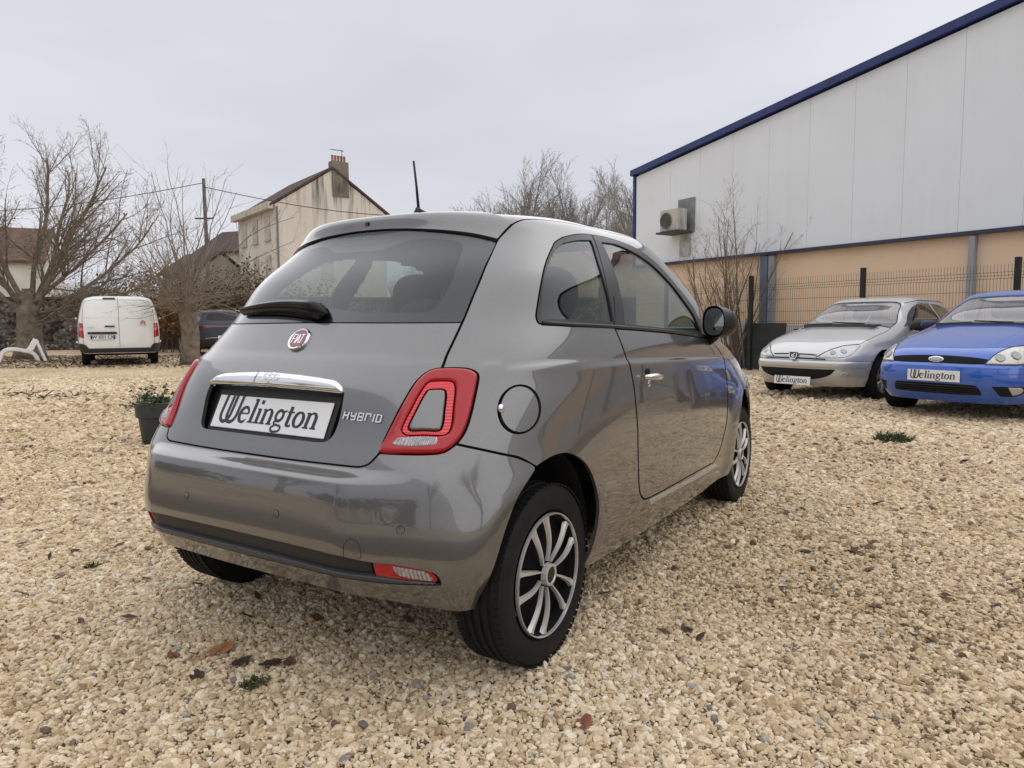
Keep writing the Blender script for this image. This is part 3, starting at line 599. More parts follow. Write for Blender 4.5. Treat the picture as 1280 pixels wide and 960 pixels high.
# ------------------------------------------------------------ bare winter trees
M_BARK = mat('grey_brown_bark', (.165, .135, .10), .95, noise=(6, .45), bump=(14, .8, .04)); M_TWIG = mat('grey_brown_twigs', (.225, .185, .145), .9, noise=(1.2, .3))
M_TWIGFAR = mat('haze_paled_twigs', (.27, .25, .225), .95); M_TWIGRED = mat('reddish_brown_twigs', (.17, .105, .07), .9, noise=(1., .35))  # far twigs paled: distance haze painted into their colour
M_DRYLEAF = mat('dry_brown_leaves', (.16, .085, .045), .85, noise=(2, .4))
class Tree:
    """bare branches, grown level by level: add() seeds limbs, grow() branches them out"""
    def __init__(s, rng): s.seed = []; s.rng = rng; s.lv = []; s.tips = []
    def add(s, p, d, L, r): s.seed.append((*p, *d, L, r))
    def grow(s, maxlv, P):
        g = s.rng; A = np.array(s.seed, float); p = A[:, :3]; d = A[:, 3:6]; L = A[:, 6]; r = A[:, 7]
        for lv in range(maxlv+1):
            m = len(p); n = P['seg'][lv]; d = d/(np.linalg.norm(d, axis=1)[:, None]+1e-9); pts = np.zeros((m, n+1, 3)); dirs = np.zeros((m, n+1, 3)); pts[:, 0] = p; dirs[:, 0] = d
            for i in range(n):
                d = d+g.normal(0, P['wob'], (m, 3)); d[:, 2] += P['up']*(1 if lv else 1.4)*2/n; d /= np.linalg.norm(d, axis=1)[:, None]; pts[:, i+1] = pts[:, i]+d*(L/n)[:, None]; dirs[:, i+1] = d
            rad = r[:, None]*(1-np.linspace(0, 1, n+1)*(.72 if lv < maxlv else .85))[None]
            s.lv.append((pts, rad)); s.tips.append(pts[:, -1])
            if lv == maxlv: break
            k = (P['kids'][lv]*L/P['ref'][lv]+g.random(m)).astype(int); idx = np.repeat(np.arange(m), k); q = len(idx)
            if q == 0: break
            j = np.concatenate([np.arange(c) for c in k]) if q else np.zeros(0)
            t = np.minimum(P['t0']+(1-P['t0'])*(j+g.random(q))/k[idx], .98); f = t*n; i = np.minimum(f.astype(int), n-1); f = (f-i)[:, None]
            p = pts[idx, i]*(1-f)+pts[idx, i+1]*f; dd = dirs[idx, i]; a = np.cross(dd, g.normal(0, 1, (q, 3))); a /= np.linalg.norm(a, axis=1)[:, None]+1e-9
            ang = g.normal(P['ang'][lv], .15, q)[:, None]; d = dd*np.cos(ang)+a*np.sin(ang)
            r = np.maximum(rad[idx, i]*P['rr'], P.get('rmin', .0035)); L = L[idx]*P['rat'][lv]*g.uniform(.65, 1.15, q)*(1-.35*t)
        s.tips = np.concatenate(s.tips)
    def build(s, R, mats, names=('limbs', 'twigs'), limb_levels=2):
        for k in (0, 1):
            sel = s.lv[:limb_levels] if k == 0 else s.lv[limb_levels:]
            if not sel: continue
            V = []; F = []; c = 0
            for pts, rad in sel:
                a, f = tubes(pts, rad, 6 if k == 0 else 3); V.append(a); F.append(f+c); c += len(a)
            V = np.concatenate(V); F = np.concatenate(F); me = bpy.data.meshes.new(names[k]); me.vertices.add(len(V)); me.vertices.foreach_set('co', V.astype(np.float32).ravel())
            me.loops.add(F.size); me.loops.foreach_set('vertex_index', F.ravel().astype(np.int32)); me.polygons.add(len(F)); me.polygons.foreach_set('loop_start', np.arange(0, F.size, 4, dtype=np.int32)); me.polygons.foreach_set('use_smooth', np.ones(len(F), bool)); me.update()
            o = obj_from(names[k], me, mats[k], R)
            if k == 1 or limb_levels == 0: o['kind'] = 'stuff'
def tubes(P, rad, n):
    m, k = P.shape[:2]; T = np.gradient(P, axis=1); T /= np.linalg.norm(T, axis=2)[..., None]+1e-12; A = np.cross(T, np.array([.31, .87, .38])); A /= np.linalg.norm(A, axis=2)[..., None]+1e-9; B = np.cross(T, A)
    t = np.arange(n)*2*pi/n; V = P[:, :, None]+rad[:, :, None, None]*(A[:, :, None]*np.cos(t)[None, None, :, None]+B[:, :, None]*np.sin(t)[None, None, :, None])
    base = (np.arange(m)*k*n)[:, None, None]; i = (np.arange(k-1)*n)[None, :, None]; q = np.arange(n)[None, None]; q2 = (q+1) % n
    return V.reshape(-1, 3), np.stack([base+i+q, base+i+q2, base+i+n+q2, base+i+n+q], -1).reshape(-1, 4)
RX = np.array([sin(YAW), -cos(YAW), 0]); FX = np.array([cos(YAW), sin(YAW), 0]); UP = np.array([0, 0, 1.])
def trunk_mesh(R, pts, rad, m_, n=14, name='trunk'):
    mb = MB(); V, F = tube_geo(pts, rad, n); g = np.random.default_rng(3); V = V+g.normal(0, .012, V.shape); mb.add(V, F); return mb.build(name, m_, R, smooth=True)
# large tree on the left, forked low, limbs sweeping to the right
def big_tree():
    q = yard(-15.28, 22.4); R = empty('bare_tree', (q[0], q[1], 0)); tag(R, 'large spreading bare tree with thick low fork behind the white lounge chair', 'tree')
    trunk_mesh(R, [(0, 0, -.05), (0, 0, .3), (.03, .02, .8), (.03, .0, 1.25), (.0, 0, 1.6), (0, 0, 2.2)], [.52, .40, .335, .34, .30, .10], M_BARK)
    T = Tree(np.random.default_rng(11)); P = dict(wob=.06, up=.05, kids=[11, 9, 6.5, 4], ref=[4., 2., 1., .6], t0=.16, ang=[.55, .62, .7, .7], rat=[.50, .48, .46, .42], rr=.5, rmin=.0055, seg=[14, 7, 4, 3, 2])
    for a, e, L, r in ((1.0, .18, 4.3, .06), (.98, .32, 4.6, .065), (.92, .48, 4.8, .075), (.8, .66, 5.0, .08), (.6, .85, 5.2, .085), (.35, 1.0, 5.5, .09), (.05, 1.0, 5.7, .09), (-.25, 1.0, 5.6, .085), (-.55, .9, 5.3, .08), (-.85, .6, 5.0, .075), (.7, .55, 4.4, .05), (.45, .75, 4.8, .055), (-.1, .8, 4.8, .055), (-1, .3, 4.4, .06), (.95, .08, 4.0, .04), (.2, .7, 4.2, .045), (-.45, .6, 4.4, .05)):
        d = RX*a+UP*e+FX*T.rng.normal(0, .35); T.add(np.array([RX[0]*a*.10, RX[1]*a*.10, 1.0+.75*T.rng.random()]), d, L, r)
    T.grow(4, P); T.build(R, (M_BARK, M_TWIG))
    # a few dead leaves still hanging
    V = []; F = []; g = np.random.default_rng(5); tips = np.array(T.tips); tips = tips[(tips[:, 2] < 4.6)]
    for t in tips[g.permutation(len(tips))[:340]]:
        c = t+g.normal(0, .06, 3); a = g.normal(0, 1, 3); a /= np.linalg.norm(a); b = np.cross(a, g.normal(0, 1, 3)); b /= np.linalg.norm(b); k = len(V); s_ = .045; V += [c-a*s_, c+b*s_*.7, c+a*s_, c-b*s_*.7]; F.append((k, k+1, k+2, k+3))
    tag(mesh_obj('dry_leaves', V, F, M_DRYLEAF, R), kind='stuff')
    return R
big_tree()
# pollard with a thick head of thin upright shoots
def pollard():
    q = yard(-8.47, 18.6); R = empty('pollard_tree', (q[0], q[1], 0)); tag(R, 'pollarded bare tree with a tangle of thin shoots beside the white van', 'tree')
    trunk_mesh(R, [(0, 0, -.05), (0, 0, .25), (.02, 0, .8), (-.02, 0, 1.3), (.02, .02, 1.75)], [.27, .235, .21, .22, .27], M_BARK)
    T = Tree(np.random.default_rng(21)); g = T.rng; P = dict(wob=.12, up=.10, kids=[5, 2.5], ref=[2., 1.], t0=.12, ang=[.6, .7], rat=[.42, .5], rr=.55, seg=[8, 4, 3])
    for i in range(105):
        a = g.uniform(0, 2*pi); el = g.uniform(-.45, 1.25); d = np.array([cos(a)*cos(el), sin(a)*cos(el), sin(el)]); L = g.uniform(.8, 1.9) if el < .5 else g.uniform(1.2, 3.0)
        T.add(np.array([cos(a)*.22, sin(a)*.22, g.uniform(1.35, 1.95)]), d, L, g.uniform(.008, .017))
    for a, e, L, r in ((.9, .75, 3.6, .024), (.75, 1.0, 3.2, .022), (1.0, .55, 3.2, .022), (-.25, 1.0, 3.4, .022), (.1, 1., 3.6, .024), (.35, 1., 3.4, .022), (-.55, 1., 3.2, .02), (-.1, 1., 3.1, .02), (.55, 1., 3.3, .022), (-.8, .9, 2.8, .02)):
        T.add(np.array([0, 0, 1.7]), RX*a+UP*e+FX*g.normal(0, .2), L, r)
    T.grow(2, P); T.build(R, (M_TWIG, M_TWIG), ('shoots', 'twigs'), 1); return R
pollard()
# shrub behind the fence, in front of the hall
def wall_shrub():
    q = bp(3.9, .75, 0); R = empty('bare_shrub', q); tag(R, 'bare many-stemmed shrub growing below the air conditioner', 'shrub')
    T = Tree(np.random.default_rng(8)); g = T.rng; P = dict(wob=.06, up=.10, kids=[5, 4, 3], ref=[2., 1., .6], t0=.22, ang=[.5, .6, .7], rat=[.45, .45, .45], rr=.55, seg=[9, 5, 3, 2])
    for i in range(17):
        a = g.uniform(-.85, .8); T.add(np.array([g.normal(0, .15), g.normal(0, .15), 0]), RX*a*.75+UP*1.+FX*g.normal(0, .12), g.uniform(2.2, 3.7)*(1-.18*abs(a)), g.uniform(.014, .03))
    T.grow(3, P); T.build(R, (M_BARK, M_TWIG), ('stems', 'twigs'), 1); return R
wall_shrub()
# tall bare trees in the background: three built, then copied
def tall_tree(seed, H):
    T = Tree(np.random.default_rng(seed)); g = T.rng; P = dict(wob=.06, up=.12, kids=[20, 11, 6], ref=[9., 4., 1.8], t0=.25, ang=[.55, .6, .65], rat=[.42, .44, .42], rr=.45, seg=[9, 5, 3, 2], rmin=.014)
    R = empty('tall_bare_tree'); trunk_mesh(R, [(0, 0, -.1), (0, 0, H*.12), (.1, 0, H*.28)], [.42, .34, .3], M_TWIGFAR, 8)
    for i in range(7):
        a = g.uniform(0, 2*pi); sp_ = g.uniform(.15, .75); T.add(np.array([.06*cos(a), .06*sin(a), H*g.uniform(.12, .27)]), np.array([cos(a)*sp_, sin(a)*sp_, 1]), H*g.uniform(.5, .70), .15)
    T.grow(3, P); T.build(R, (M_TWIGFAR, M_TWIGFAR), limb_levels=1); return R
def copy_tree(o, parent=None):
    c = o.copy(); COL.objects.link(c); c.parent = parent
    for ch in list(o.children): copy_tree(ch, c)
    return c
protos = [tall_tree(31, 17.), tall_tree(32, 16.), tall_tree(33, 15.)]
spots = [(-3.18, 78, 0.93), (-0.5, 74, 1.05), (2.28, 72, 1), (5.17, 76, 1.06), (7.59, 72, 1.04), (10.54, 75, 0.83), (12.82, 73, 0.78), (15.67, 76, 0.99), (19.76, 80, 1.14), (24.08, 84, 1.25), (-8.4, 95, 0.87), (-5.71, 90, 0.96), (0.95, 84, 1.05), (7.41, 86, 1.06), (13.96, 88, 0.82), (-14.96, 120, 0.8), (-19.83, 125, 0.74), (4.69, 90, 1.1), (11.47, 92, 0.93), (-2.08, 92, 1.14), (-3.9, 86, 1.08), (0.6, 80, 1.2), (2.2, 82, 1.12), (5.2, 84, 1.18), (8.8, 85, 1.2), (11.6, 80, 0.88), (14.2, 84, 1.04), (17.5, 86, 1.28), (22, 90, 1.43)]
TL = ['short bare tree, leftmost of the group right of the roof aerial', 'bare tree second in the row right of the roof aerial', 'bare tree third in the row above the car roof', 'tall bare tree in the middle of the background row', 'tall bare tree with a wide crown in the background row', 'bare tree near the corner of the hall in the background row', 'bare tree directly left of the hall corner', 'bare tree rising just behind the hall roof corner', 'high bare tree showing above the sloping blue roof edge', 'high bare tree furthest up along the blue roof edge', 'low distant bare tree beside the roof aerial', 'low distant bare tree between aerial and row', 'bare tree standing behind the second and third of the row', 'bare tree standing behind the middle of the row', 'bare tree standing behind the row near the orange roof', 'tiny distant bare tree left of the aerial base', 'tiny distant bare tree right of the gabled house', 'bare tree half hidden behind the third of the row', 'bare tree half hidden behind the wide crowned one', 'bare tree half hidden behind the left end of the row', 'small bare tree just right of the roof aerial', 'bare tree filling the gap after the second of the row', 'bare tree filling the gap after the third of the row', 'bare tree filling the gap in the middle of the row', 'bare tree filling the gap right of the middle', 'bare tree between the row and the hall corner', 'bare tree behind the hall corner', 'bare tree above the blue roof edge near its low end', 'bare tree above the blue roof edge, rightmost of all']
for i, ((sx, D, s_), lb) in enumerate(zip(spots, TL)):
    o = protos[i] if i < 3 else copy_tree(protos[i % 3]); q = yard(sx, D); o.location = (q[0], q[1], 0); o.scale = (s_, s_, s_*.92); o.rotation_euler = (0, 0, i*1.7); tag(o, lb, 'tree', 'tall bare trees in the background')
# trees and hedge on the near side of the yard: they show only as reflections in the cars
for i, (x, y, s_, lb) in enumerate(((-4., -17., .62, 'bare tree to the right of the yard, mirrored in the grey rear wing'), (-20., -16., .8, 'bare tree behind the viewpoint on the right'), (-26., 9., .85, 'bare tree behind the viewpoint in the middle'), (-22., 24., .9, 'bare tree behind the viewpoint on the left'))):
    o = copy_tree(protos[i % 3]); o.location = (x, y, 0); o.scale = (s_, s_, s_); o.rotation_euler = (0, 0, i*2.1); tag(o, lb, 'tree', 'bare trees behind the viewpoint')
def bush(name, c, r, n, m_, label, seed, cat='bush', leaf=.07, group=None, kinds=None):
    """mass of crossing twigs and small leaves"""
    R = empty(name, c); tag(R, label, cat, group); g = np.random.default_rng(seed); V = []; F = []
    T = Tree(g); P = dict(wob=.10, up=.10, kids=[6, 4], ref=[1.2, .7], t0=.15, ang=[.6, .7], rat=[.45, .5], rr=.55, seg=[6, 3, 2])
    for i in range(n):
        b_ = np.array([g.uniform(-r[0], r[0])*.8, g.uniform(-r[1], r[1])*.8, 0.]); rr_ = r[2]*g.uniform(.6, 1.05)*(1-.35*(b_[0]/r[0])**2)
        T.add(b_, np.array([g.normal(0, .35), g.normal(0, .35), 1.]), rr_, .014)
    T.grow(2, P); T.build(R, (m_, m_), ('stems', 'twigs'), 0)
    if leaf:
        tips = np.array(T.tips); tips = tips[g.permutation(len(tips))[:kinds[0] if kinds else 900]]
        for t in tips:
            for _ in range(2):
                c_ = t+g.normal(0, .08, 3); a = g.normal(0, 1, 3); a /= np.linalg.norm(a); b = np.cross(a, g.normal(0, 1, 3)); b /= np.linalg.norm(b); k = len(V); V += [c_-a*leaf, c_+b*leaf*.6, c_+a*leaf, c_-b*leaf*.6]; F.append((k, k+1, k+2, k+3))
        tag(mesh_obj('foliage', V, F, kinds[1] if kinds else M_DRYLEAF, R), kind='stuff')
    return R
M_EVER = mat('dark_evergreen_leaves', (.028, .036, .018), .7, noise=(2, .4)); M_ORANGE = mat('orange_brown_leaves', (.20, .095, .025), .8, noise=(2, .35)); M_BRAMBLE = mat('brown_bramble_leaves', (.10, .062, .04), .85, noise=(2, .4))
for i, (sx, D, r, n, lf, cnt, lb) in enumerate(((-15.77, 29., (2.0, .9, 3.1), 60, M_BRAMBLE, 700, 'brown bramble thicket behind the white van'), (-13.25, 27., (1.1, .8, 2.5), 40, M_ORANGE, 900, 'orange brown leafy bush between van and pollard tree'), (-12.85, 30., (1.6, .9, 3.2), 60, M_EVER, 1500, 'dark evergreen bush behind the pollard tree'), (-11.31, 31., (1.6, .9, 3.1), 60, M_BRAMBLE, 900, 'twiggy brown bush below the gabled house'), (-9.97, 32., (1.7, .9, 2.9), 50, M_EVER, 700, 'dark bush right below the gable wall'), (-8.48, 34., (2., 1., 2.6), 50, M_BRAMBLE, 500, 'brown bush behind the rear window of the grey car'), (-21.62, 36., (1.8, .8, 3.3), 40, M_BRAMBLE, 300, 'thin twiggy bush left of the white van'))):
    q = yard(sx, D); bush('thicket', (q[0], q[1], 0), r, n, M_TWIGRED, lb, 50+i, kinds=(cnt, lf), group='bushes along the stone wall')
for i, (x, y, lb) in enumerate(((-24., -6., 'dark hedge behind the viewpoint on the right'), (-25., 4., 'dark hedge directly behind the viewpoint'), (-22., 14., 'dark hedge behind the viewpoint on the left'), (-14., 24., 'dark hedge at the left edge of the yard'))):
    bush('hedge', (x, y, 0), (1.5, 5.5, 2.6), 90, M_TWIG, lb, 80+i, 'hedge', .16, 'hedges behind the viewpoint', (2600, M_EVER))
FIAT_ROWS=[(0,0.755,0.205,0,1,-0.43,0.268,5.6,2.894,0.199,4.4),
(0.08,0.783,0.288,0,1,-0.47,0.348,5.8,2.968,0.28,4.8),
(0.19,0.797,0.405,0,1,-0.499,0.436,5.9,3.016,0.402,4.9),
(0.32,0.803,0.543,0,1,-0.491,0.55,5.7,3.037,0.524,4.7),
(0.45,0.803,0.675,0.005,1,-0.466,0.651,5.5,3.023,0.638,4.4),
(0.57,0.795,0.795,0.02,1,-0.409,0.758,4.9,2.961,0.752,3.9),
(0.66,0.788,0.87,0.03,1,-0.375,0.857,4.124,2.809,0.835,3.9),
(0.73,0.776,0.932,0.035,1,-0.319,0.926,4.064,2.599,0.901,4.1),
(0.86,0.745,1.041,0.04,1,-0.211,1.063,3.671,2.232,1,4.471),
(1.01,0.698,1.178,0.03,0.95,-0.092,1.211,3.783,2.047,1.145,4.848),
(1.17,0.625,1.321,0.01,0.9,0.057,1.359,3.3,1.728,1.324,4.538),
(1.28,0.56,1.41,0,0.85,0.085,1.423,2.9,1.447,1.447,4.136),
(1.36,0.479,1.446,0,0.8,0.162,1.425,2.6,1.292,1.47,3.637),
(1.5,0.329,1.465,0,0.78,0.288,1.453,2.5,1.135,1.482,3.162),
(1.66,0.163,1.476,0,0.76,0.422,1.477,2.4,1.01,1.486,2.983),
(1.82,0,1.482,0,0.75,0.527,1.483,2.4,0.937,1.485,2.846)]
FK = {
'tgseam': [(0.8046,1.2148),(0.7576,1.1749),(0.7225,1.1321),(0.7048,1.0492),(0.6952,0.9797),(0.6796,0.9107),(0.667,0.8457),(0.6603,0.8064),(0.6537,0.761),(0.6503,0.7189)],
'light': [(0.6503,0.7189),(0.6895,0.7172),(0.7213,0.7113),(0.7434,0.6975),(0.7505,0.6801),(0.7521,0.6374),(0.7486,0.5889),(0.7414,0.5504),(0.7298,0.5261),(0.7076,0.5075),(0.6815,0.5049),(0.6124,0.5067),(0.5451,0.5083),(0.549,0.5484),(0.5655,0.5995),(0.5829,0.6441),(0.598,0.6858),(0.6141,0.7079),(0.631,0.7169)],
'hole': [(0.6378,0.6607),(0.6766,0.6585),(0.6857,0.6432),(0.6895,0.6058),(0.6916,0.5736),(0.6859,0.5599),(0.6485,0.5623),(0.6156,0.5634),(0.6052,0.5725),(0.6169,0.6133),(0.632,0.656)],
'revlamp': [(0.5889,0.5459),(0.6322,0.5483),(0.683,0.5447),(0.6872,0.5345),(0.6859,0.5245),(0.6392,0.5228),(0.584,0.5263),(0.5779,0.5314)],
'tgbot': [(0.5451,0.5083),(0.5368,0.4939),(0.5241,0.4756),(0.4994,0.4652),(0.4586,0.464),(0.4103,0.4636),(0.2959,0.462),(0.171,0.4607)],
'bseam': [(0.7329,0.5277),(0.7847,0.5038),(0.8386,0.4775),(0.8866,0.4518)],
'arch': [(0.782,0.0057),(0.7922,0.0386),(0.8094,0.087),(0.8305,0.1679),(0.8514,0.2863),(0.8676,0.3468),(0.8941,0.3928),(0.9127,0.4189),(0.9343,0.4306),(0.963,0.4364),(0.9951,0.4318),(1.0247,0.4145),(1.0539,0.3867),(1.0805,0.3458),(1.1015,0.2972),(1.117,0.2519),(1.1255,0.204),(1.1232,0.1555),(1.1149,0.1073),(1.1023,0.0483)],
'winout': [(0.9023,0.834),(0.8895,0.8383),(0.8819,0.8515),(0.8797,0.8688),(0.8969,0.9804),(0.9206,1.0718),(0.9711,1.1487),(1.007,1.1724),(1.0578,1.1936),(1.1872,1.2257),(1.3258,1.2412),(1.5452,1.248),(1.8386,1.2242),(1.9867,1.1694),(2.016,1.1203),(2.025,1.0616),(2.0713,0.9527),(2.0474,0.8505),(2.0729,0.8219),(1.5867,0.8294),(1.2043,0.829),(1.0169,0.8294)],
'qglass': [(0.895,0.8596),(0.9001,0.9544),(0.9186,1.0357),(0.9572,1.1071),(0.9887,1.137),(1.035,1.1623),(1.1478,1.1912),(1.265,1.2068),(1.2186,1.0985),(1.1926,0.8533),(0.9744,0.8534),(0.9042,0.8543)],
'dglass': [(1.3725,1.2113),(1.5637,1.2182),(1.7573,1.1956),(1.892,1.1527),(1.9524,1.0797),(1.9791,1.0018),(2.0171,0.931),(1.9904,0.8519),(1.5983,0.8478),(1.2694,0.8468)],
'door': [(1.2032,0.824),(1.5821,0.8211),(2.05,0.8087),(2.0514,0.7313),(2.0078,0.6417),(1.9859,0.5396),(1.9747,0.4266),(1.9695,0.3485),(1.961,0.281),(1.9236,0.178),(1.8867,0.1379),(1.751,0.1419),(1.5873,0.1441),(1.4183,0.1481),(1.3786,0.1555),(1.3519,0.1834),(1.3361,0.2375),(1.3203,0.3586),(1.3146,0.4347),(1.2986,0.5342),(1.2861,0.5972),(1.2503,0.7129)],
'fuel': [(0.9128,0.5787),(0.9117,0.5623),(0.9075,0.5479),(0.9002,0.5364),(0.8905,0.5288),(0.879,0.5254),(0.8665,0.5265),(0.8537,0.5317),(0.8414,0.5407),(0.8304,0.5528),(0.8216,0.5669),(0.8155,0.5822),(0.8126,0.5977),(0.8129,0.6128),(0.8165,0.6266),(0.8231,0.6383),(0.8325,0.647),(0.8441,0.6519),(0.8572,0.6524),(0.871,0.6483),(0.8842,0.6398),(0.8958,0.6276),(0.9047,0.6126),(0.9105,0.5959)],
'clear': [(0.2431,0.8875),(0.4122,0.8846),(0.5414,0.8834),(0.5605,0.8884),(0.5707,0.8993),(0.5968,0.9715),(0.5898,1.0967),(0.579,1.1163),(0.5579,1.1279),(0.5169,1.1332),(0.3945,1.1419),(0.25,1.1459)],
'refl': [(0.579,0.1753),(0.6391,0.1665),(0.7,0.1523),(0.7116,0.1225),(0.7079,0.1072),(0.6502,0.1104),(0.5808,0.1227)],
'reflred': [(0.579,0.1753),(0.6217,0.1685),(0.6245,0.1414),(0.6333,0.1137),(0.5808,0.1227)],
'instop': [(0.579,0.1753),(0.4888,0.1958),(0.2616,0.2015),(0.0518,0.2023)],
'insbot': [(0.7135,0.1043),(0.6308,0.0946),(0.5189,0.113),(0.3414,0.1151),(0.0041,0.1092)],
'tow': [(0.5133,0.1906),(0.515,0.2293),(0.5228,0.2466),(0.5344,0.2519),(0.5461,0.2454),(0.5541,0.2267),(0.5553,0.1938)],
'sill': [(1.4196,0.14),(1.5892,0.1336),(1.7548,0.1264),(1.8957,0.1291),(1.9314,0.1031),(1.761,0.1063),(1.5932,0.1155),(1.4241,0.1184)],
'rec': [(0.3693,0.6521),(0.3734,0.6164),(0.3661,0.566),(0.3564,0.5418),(0.3322,0.5278),(0.2398,0.5259),(0.0934,0.5256)],
'chrome': [(0.0118,0.6996),(0.1424,0.6969),(0.2516,0.6916),(0.3127,0.6863),(0.3443,0.6771),(0.3626,0.6645),(0.3656,0.6528),(0.2443,0.6561),(0.0456,0.6581)],
'roofs': [(0.8241,1.2237),(0.8096,1.2307),(0.7774,1.2527),(0.7361,1.2598)],
}
# ------------------------------------------------------------ the grey hatchback
def fiat_post(p):
    x, y, z = p[..., 0].copy(), p[..., 1].copy(), p[..., 2]; ay = np.abs(y)
    for wx in (0., 2.3):      # wheel-arch flare
        r = np.hypot(x-wx, z-.30)
        y = y+np.sign(y)*(.003+.022*sstep(.12, -.16, x-wx))*np.exp(-((r-.33)/.09)**2)*sstep(.74, .55, z)*sstep(.5, .65, ay)
    x = x-np.where(x < .3, .050*(1-sstep(.40, .60, ay))*sstep(.656, .628, z)*(1-.3*sstep(.5, .3, z)), 0)      # bumper shelf
    zc = .925-.030*np.maximum(x-.1, 0)+.022*sstep(-.05, -.25, x)                                               # shoulder line
    dl = .008*sstep(zc+.008, zc-.014, z)*np.exp(-np.maximum(zc-z, 0)/.09)*sstep(2.35, 1.9, x)
    y = y+np.sign(y)*dl*sstep(.35, .62, ay); x = x-np.where(x < .3, dl*sstep(.66, .45, ay), 0)
    return np.stack([x, y, z], -1)
FS = Surf(FIAT_ROWS, fiat_post)
def paint_mat(name, col, metal=.55, rough=.32, coat=1., flake=0.):
    m = mat(name, col, rough, metal, coat, .02)
    m.node_tree.nodes['Principled BSDF'].inputs['Coat IOR'].default_value = 1.75
    if flake:
        t = m.node_tree; b = t.nodes['Principled BSDF']; tcn = t.nodes.new('ShaderNodeTexCoord'); v = t.nodes.new('ShaderNodeTexVoronoi'); v.inputs['Scale'].default_value = 1600
        hs = t.nodes.new('ShaderNodeHueSaturation'); hs.inputs['Color'].default_value = (*col, 1); mr = t.nodes.new('ShaderNodeMapRange'); mr.inputs[3].default_value = 1-flake; mr.inputs[4].default_value = 1+flake
        sp = t.nodes.new('ShaderNodeSeparateColor'); t.links.new(tcn.outputs['Object'], v.inputs['Vector']); t.links.new(v.outputs['Color'], sp.inputs[0]); t.links.new(sp.outputs[0], mr.inputs[0])
        t.links.new(mr.outputs[0], hs.inputs['Value']); t.links.new(hs.outputs[0], b.inputs['Base Color'])
    return m
M_PAINT = paint_mat('grey_metallic_paint', (.148, .147, .147), .65, .28, 1., .2)
M_BLACK = mat('black_plastic', (.012, .012, .013), .45)
M_GLOSSBLACK = mat('gloss_black_plastic', (.006, .006, .007), .08, coat=1)
M_RUBBER = mat('tyre_rubber', (.010, .010, .0105), .7, spec=.3, bump=(180, .25, .002), noise=(9, .35))
M_SEAL = mat('black_rubber_seal', (.015, .015, .016), .4)
M_TRIM = mat('dark_grey_window_trim', (.020, .020, .022), .34)
M_CHROME = mat('chrome', (.82, .83, .85), .06, 1.)
M_SILVER = mat('silver_wheel_paint', (.66, .65, .64), .34, .65)
M_RED = mat('red_lens', (.40, .004, .010), .10, coat=.6, spec=.4)
M_REDLIGHT = mat('bright_red_lens', (.78, .02, .03), .12, coat=1, bump=(240, .35, .002))
M_CLEARLENS = mat('clear_lens', (.42, .40, .41), .2, .3, coat=.8, bump=(150, 1., .006), noise=(90, .35))
def rib(m, scale, axis, strength=.6, dist=.004):
    t = m.node_tree; b = t.nodes['Principled BSDF']; tcn = t.nodes.new('ShaderNodeTexCoord'); w_ = t.nodes.new('ShaderNodeTexWave'); w_.bands_direction = axis; w_.inputs['Scale'].default_value = scale; bp_ = t.nodes.new('ShaderNodeBump'); bp_.inputs['Strength'].default_value = strength; bp_.inputs['Distance'].default_value = dist
    t.links.new(tcn.outputs['Object'], w_.inputs['Vector']); t.links.new(w_.outputs['Fac'], bp_.inputs['Height']); t.links.new(bp_.outputs['Normal'], b.inputs['Normal'])
rib(M_REDLIGHT, 38, 'Z'); rib(M_CLEARLENS, 34, 'Y', 1.)
M_INNER = mat('dark_inner_body', (.008, .008, .008), .9)
M_SEAT = mat('dark_grey_seat_cloth', (.035, .035, .038), .85, bump=(300, .3, .002))
M_DASH = mat('dashboard_plastic', (.06, .058, .056), .6)
M_LINER = mat('pale_headlining', (.32, .31, .29), .9)
M_PLATEWHITE = mat('white_plate', (.80, .80, .80), .3, coat=.6)
M_INK = mat('dark_plate_ink', (.025, .028, .03), .4)
M_GLASS_R = glass_mat('rear_window_glass', (.50, .55, .54), 1.5)
M_GLASS_S = glass_mat('side_window_glass', (.52, .60, .56), 1.25)
M_FRIT = mat('black_glass_border', (.022, .022, .024), .12, coat=.6)
M_GREYPLATE = mat('bumper_insert_plastic', (.022, .023, .025), .5, bump=(400, .15, .001))
def rev(l): return list(l)[::-1]
def add_text(name, body, loc, size, mt, parent, xdir, updir, extrude=.0015, shear=0, sx=1., align='CENTER', bold=0., font=None):
    """lettering turned into a mesh, standing on a plane spanned by xdir/updir"""
    cu = bpy.data.curves.new(name, 'FONT'); cu.body = body; cu.size = size; cu.align_x = align; cu.align_y = 'CENTER'; cu.extrude = extrude; cu.shear = shear; cu.offset = bold
    if font: cu.font = font
    tmp = bpy.data.objects.new(name, cu); COL.objects.link(tmp)
    me = bpy.data.meshes.new_from_object(tmp); bpy.data.objects.remove(tmp); bpy.data.curves.remove(cu)
    X = Vector(xdir).normalized(); Y = Vector(updir).normalized(); Z = X.cross(Y)
    me.transform(Matrix.Translation(loc) @ Matrix((X*sx, Y, Z)).transposed().to_4x4())
    me.materials.clear(); return obj_from(name, me, mt, parent)
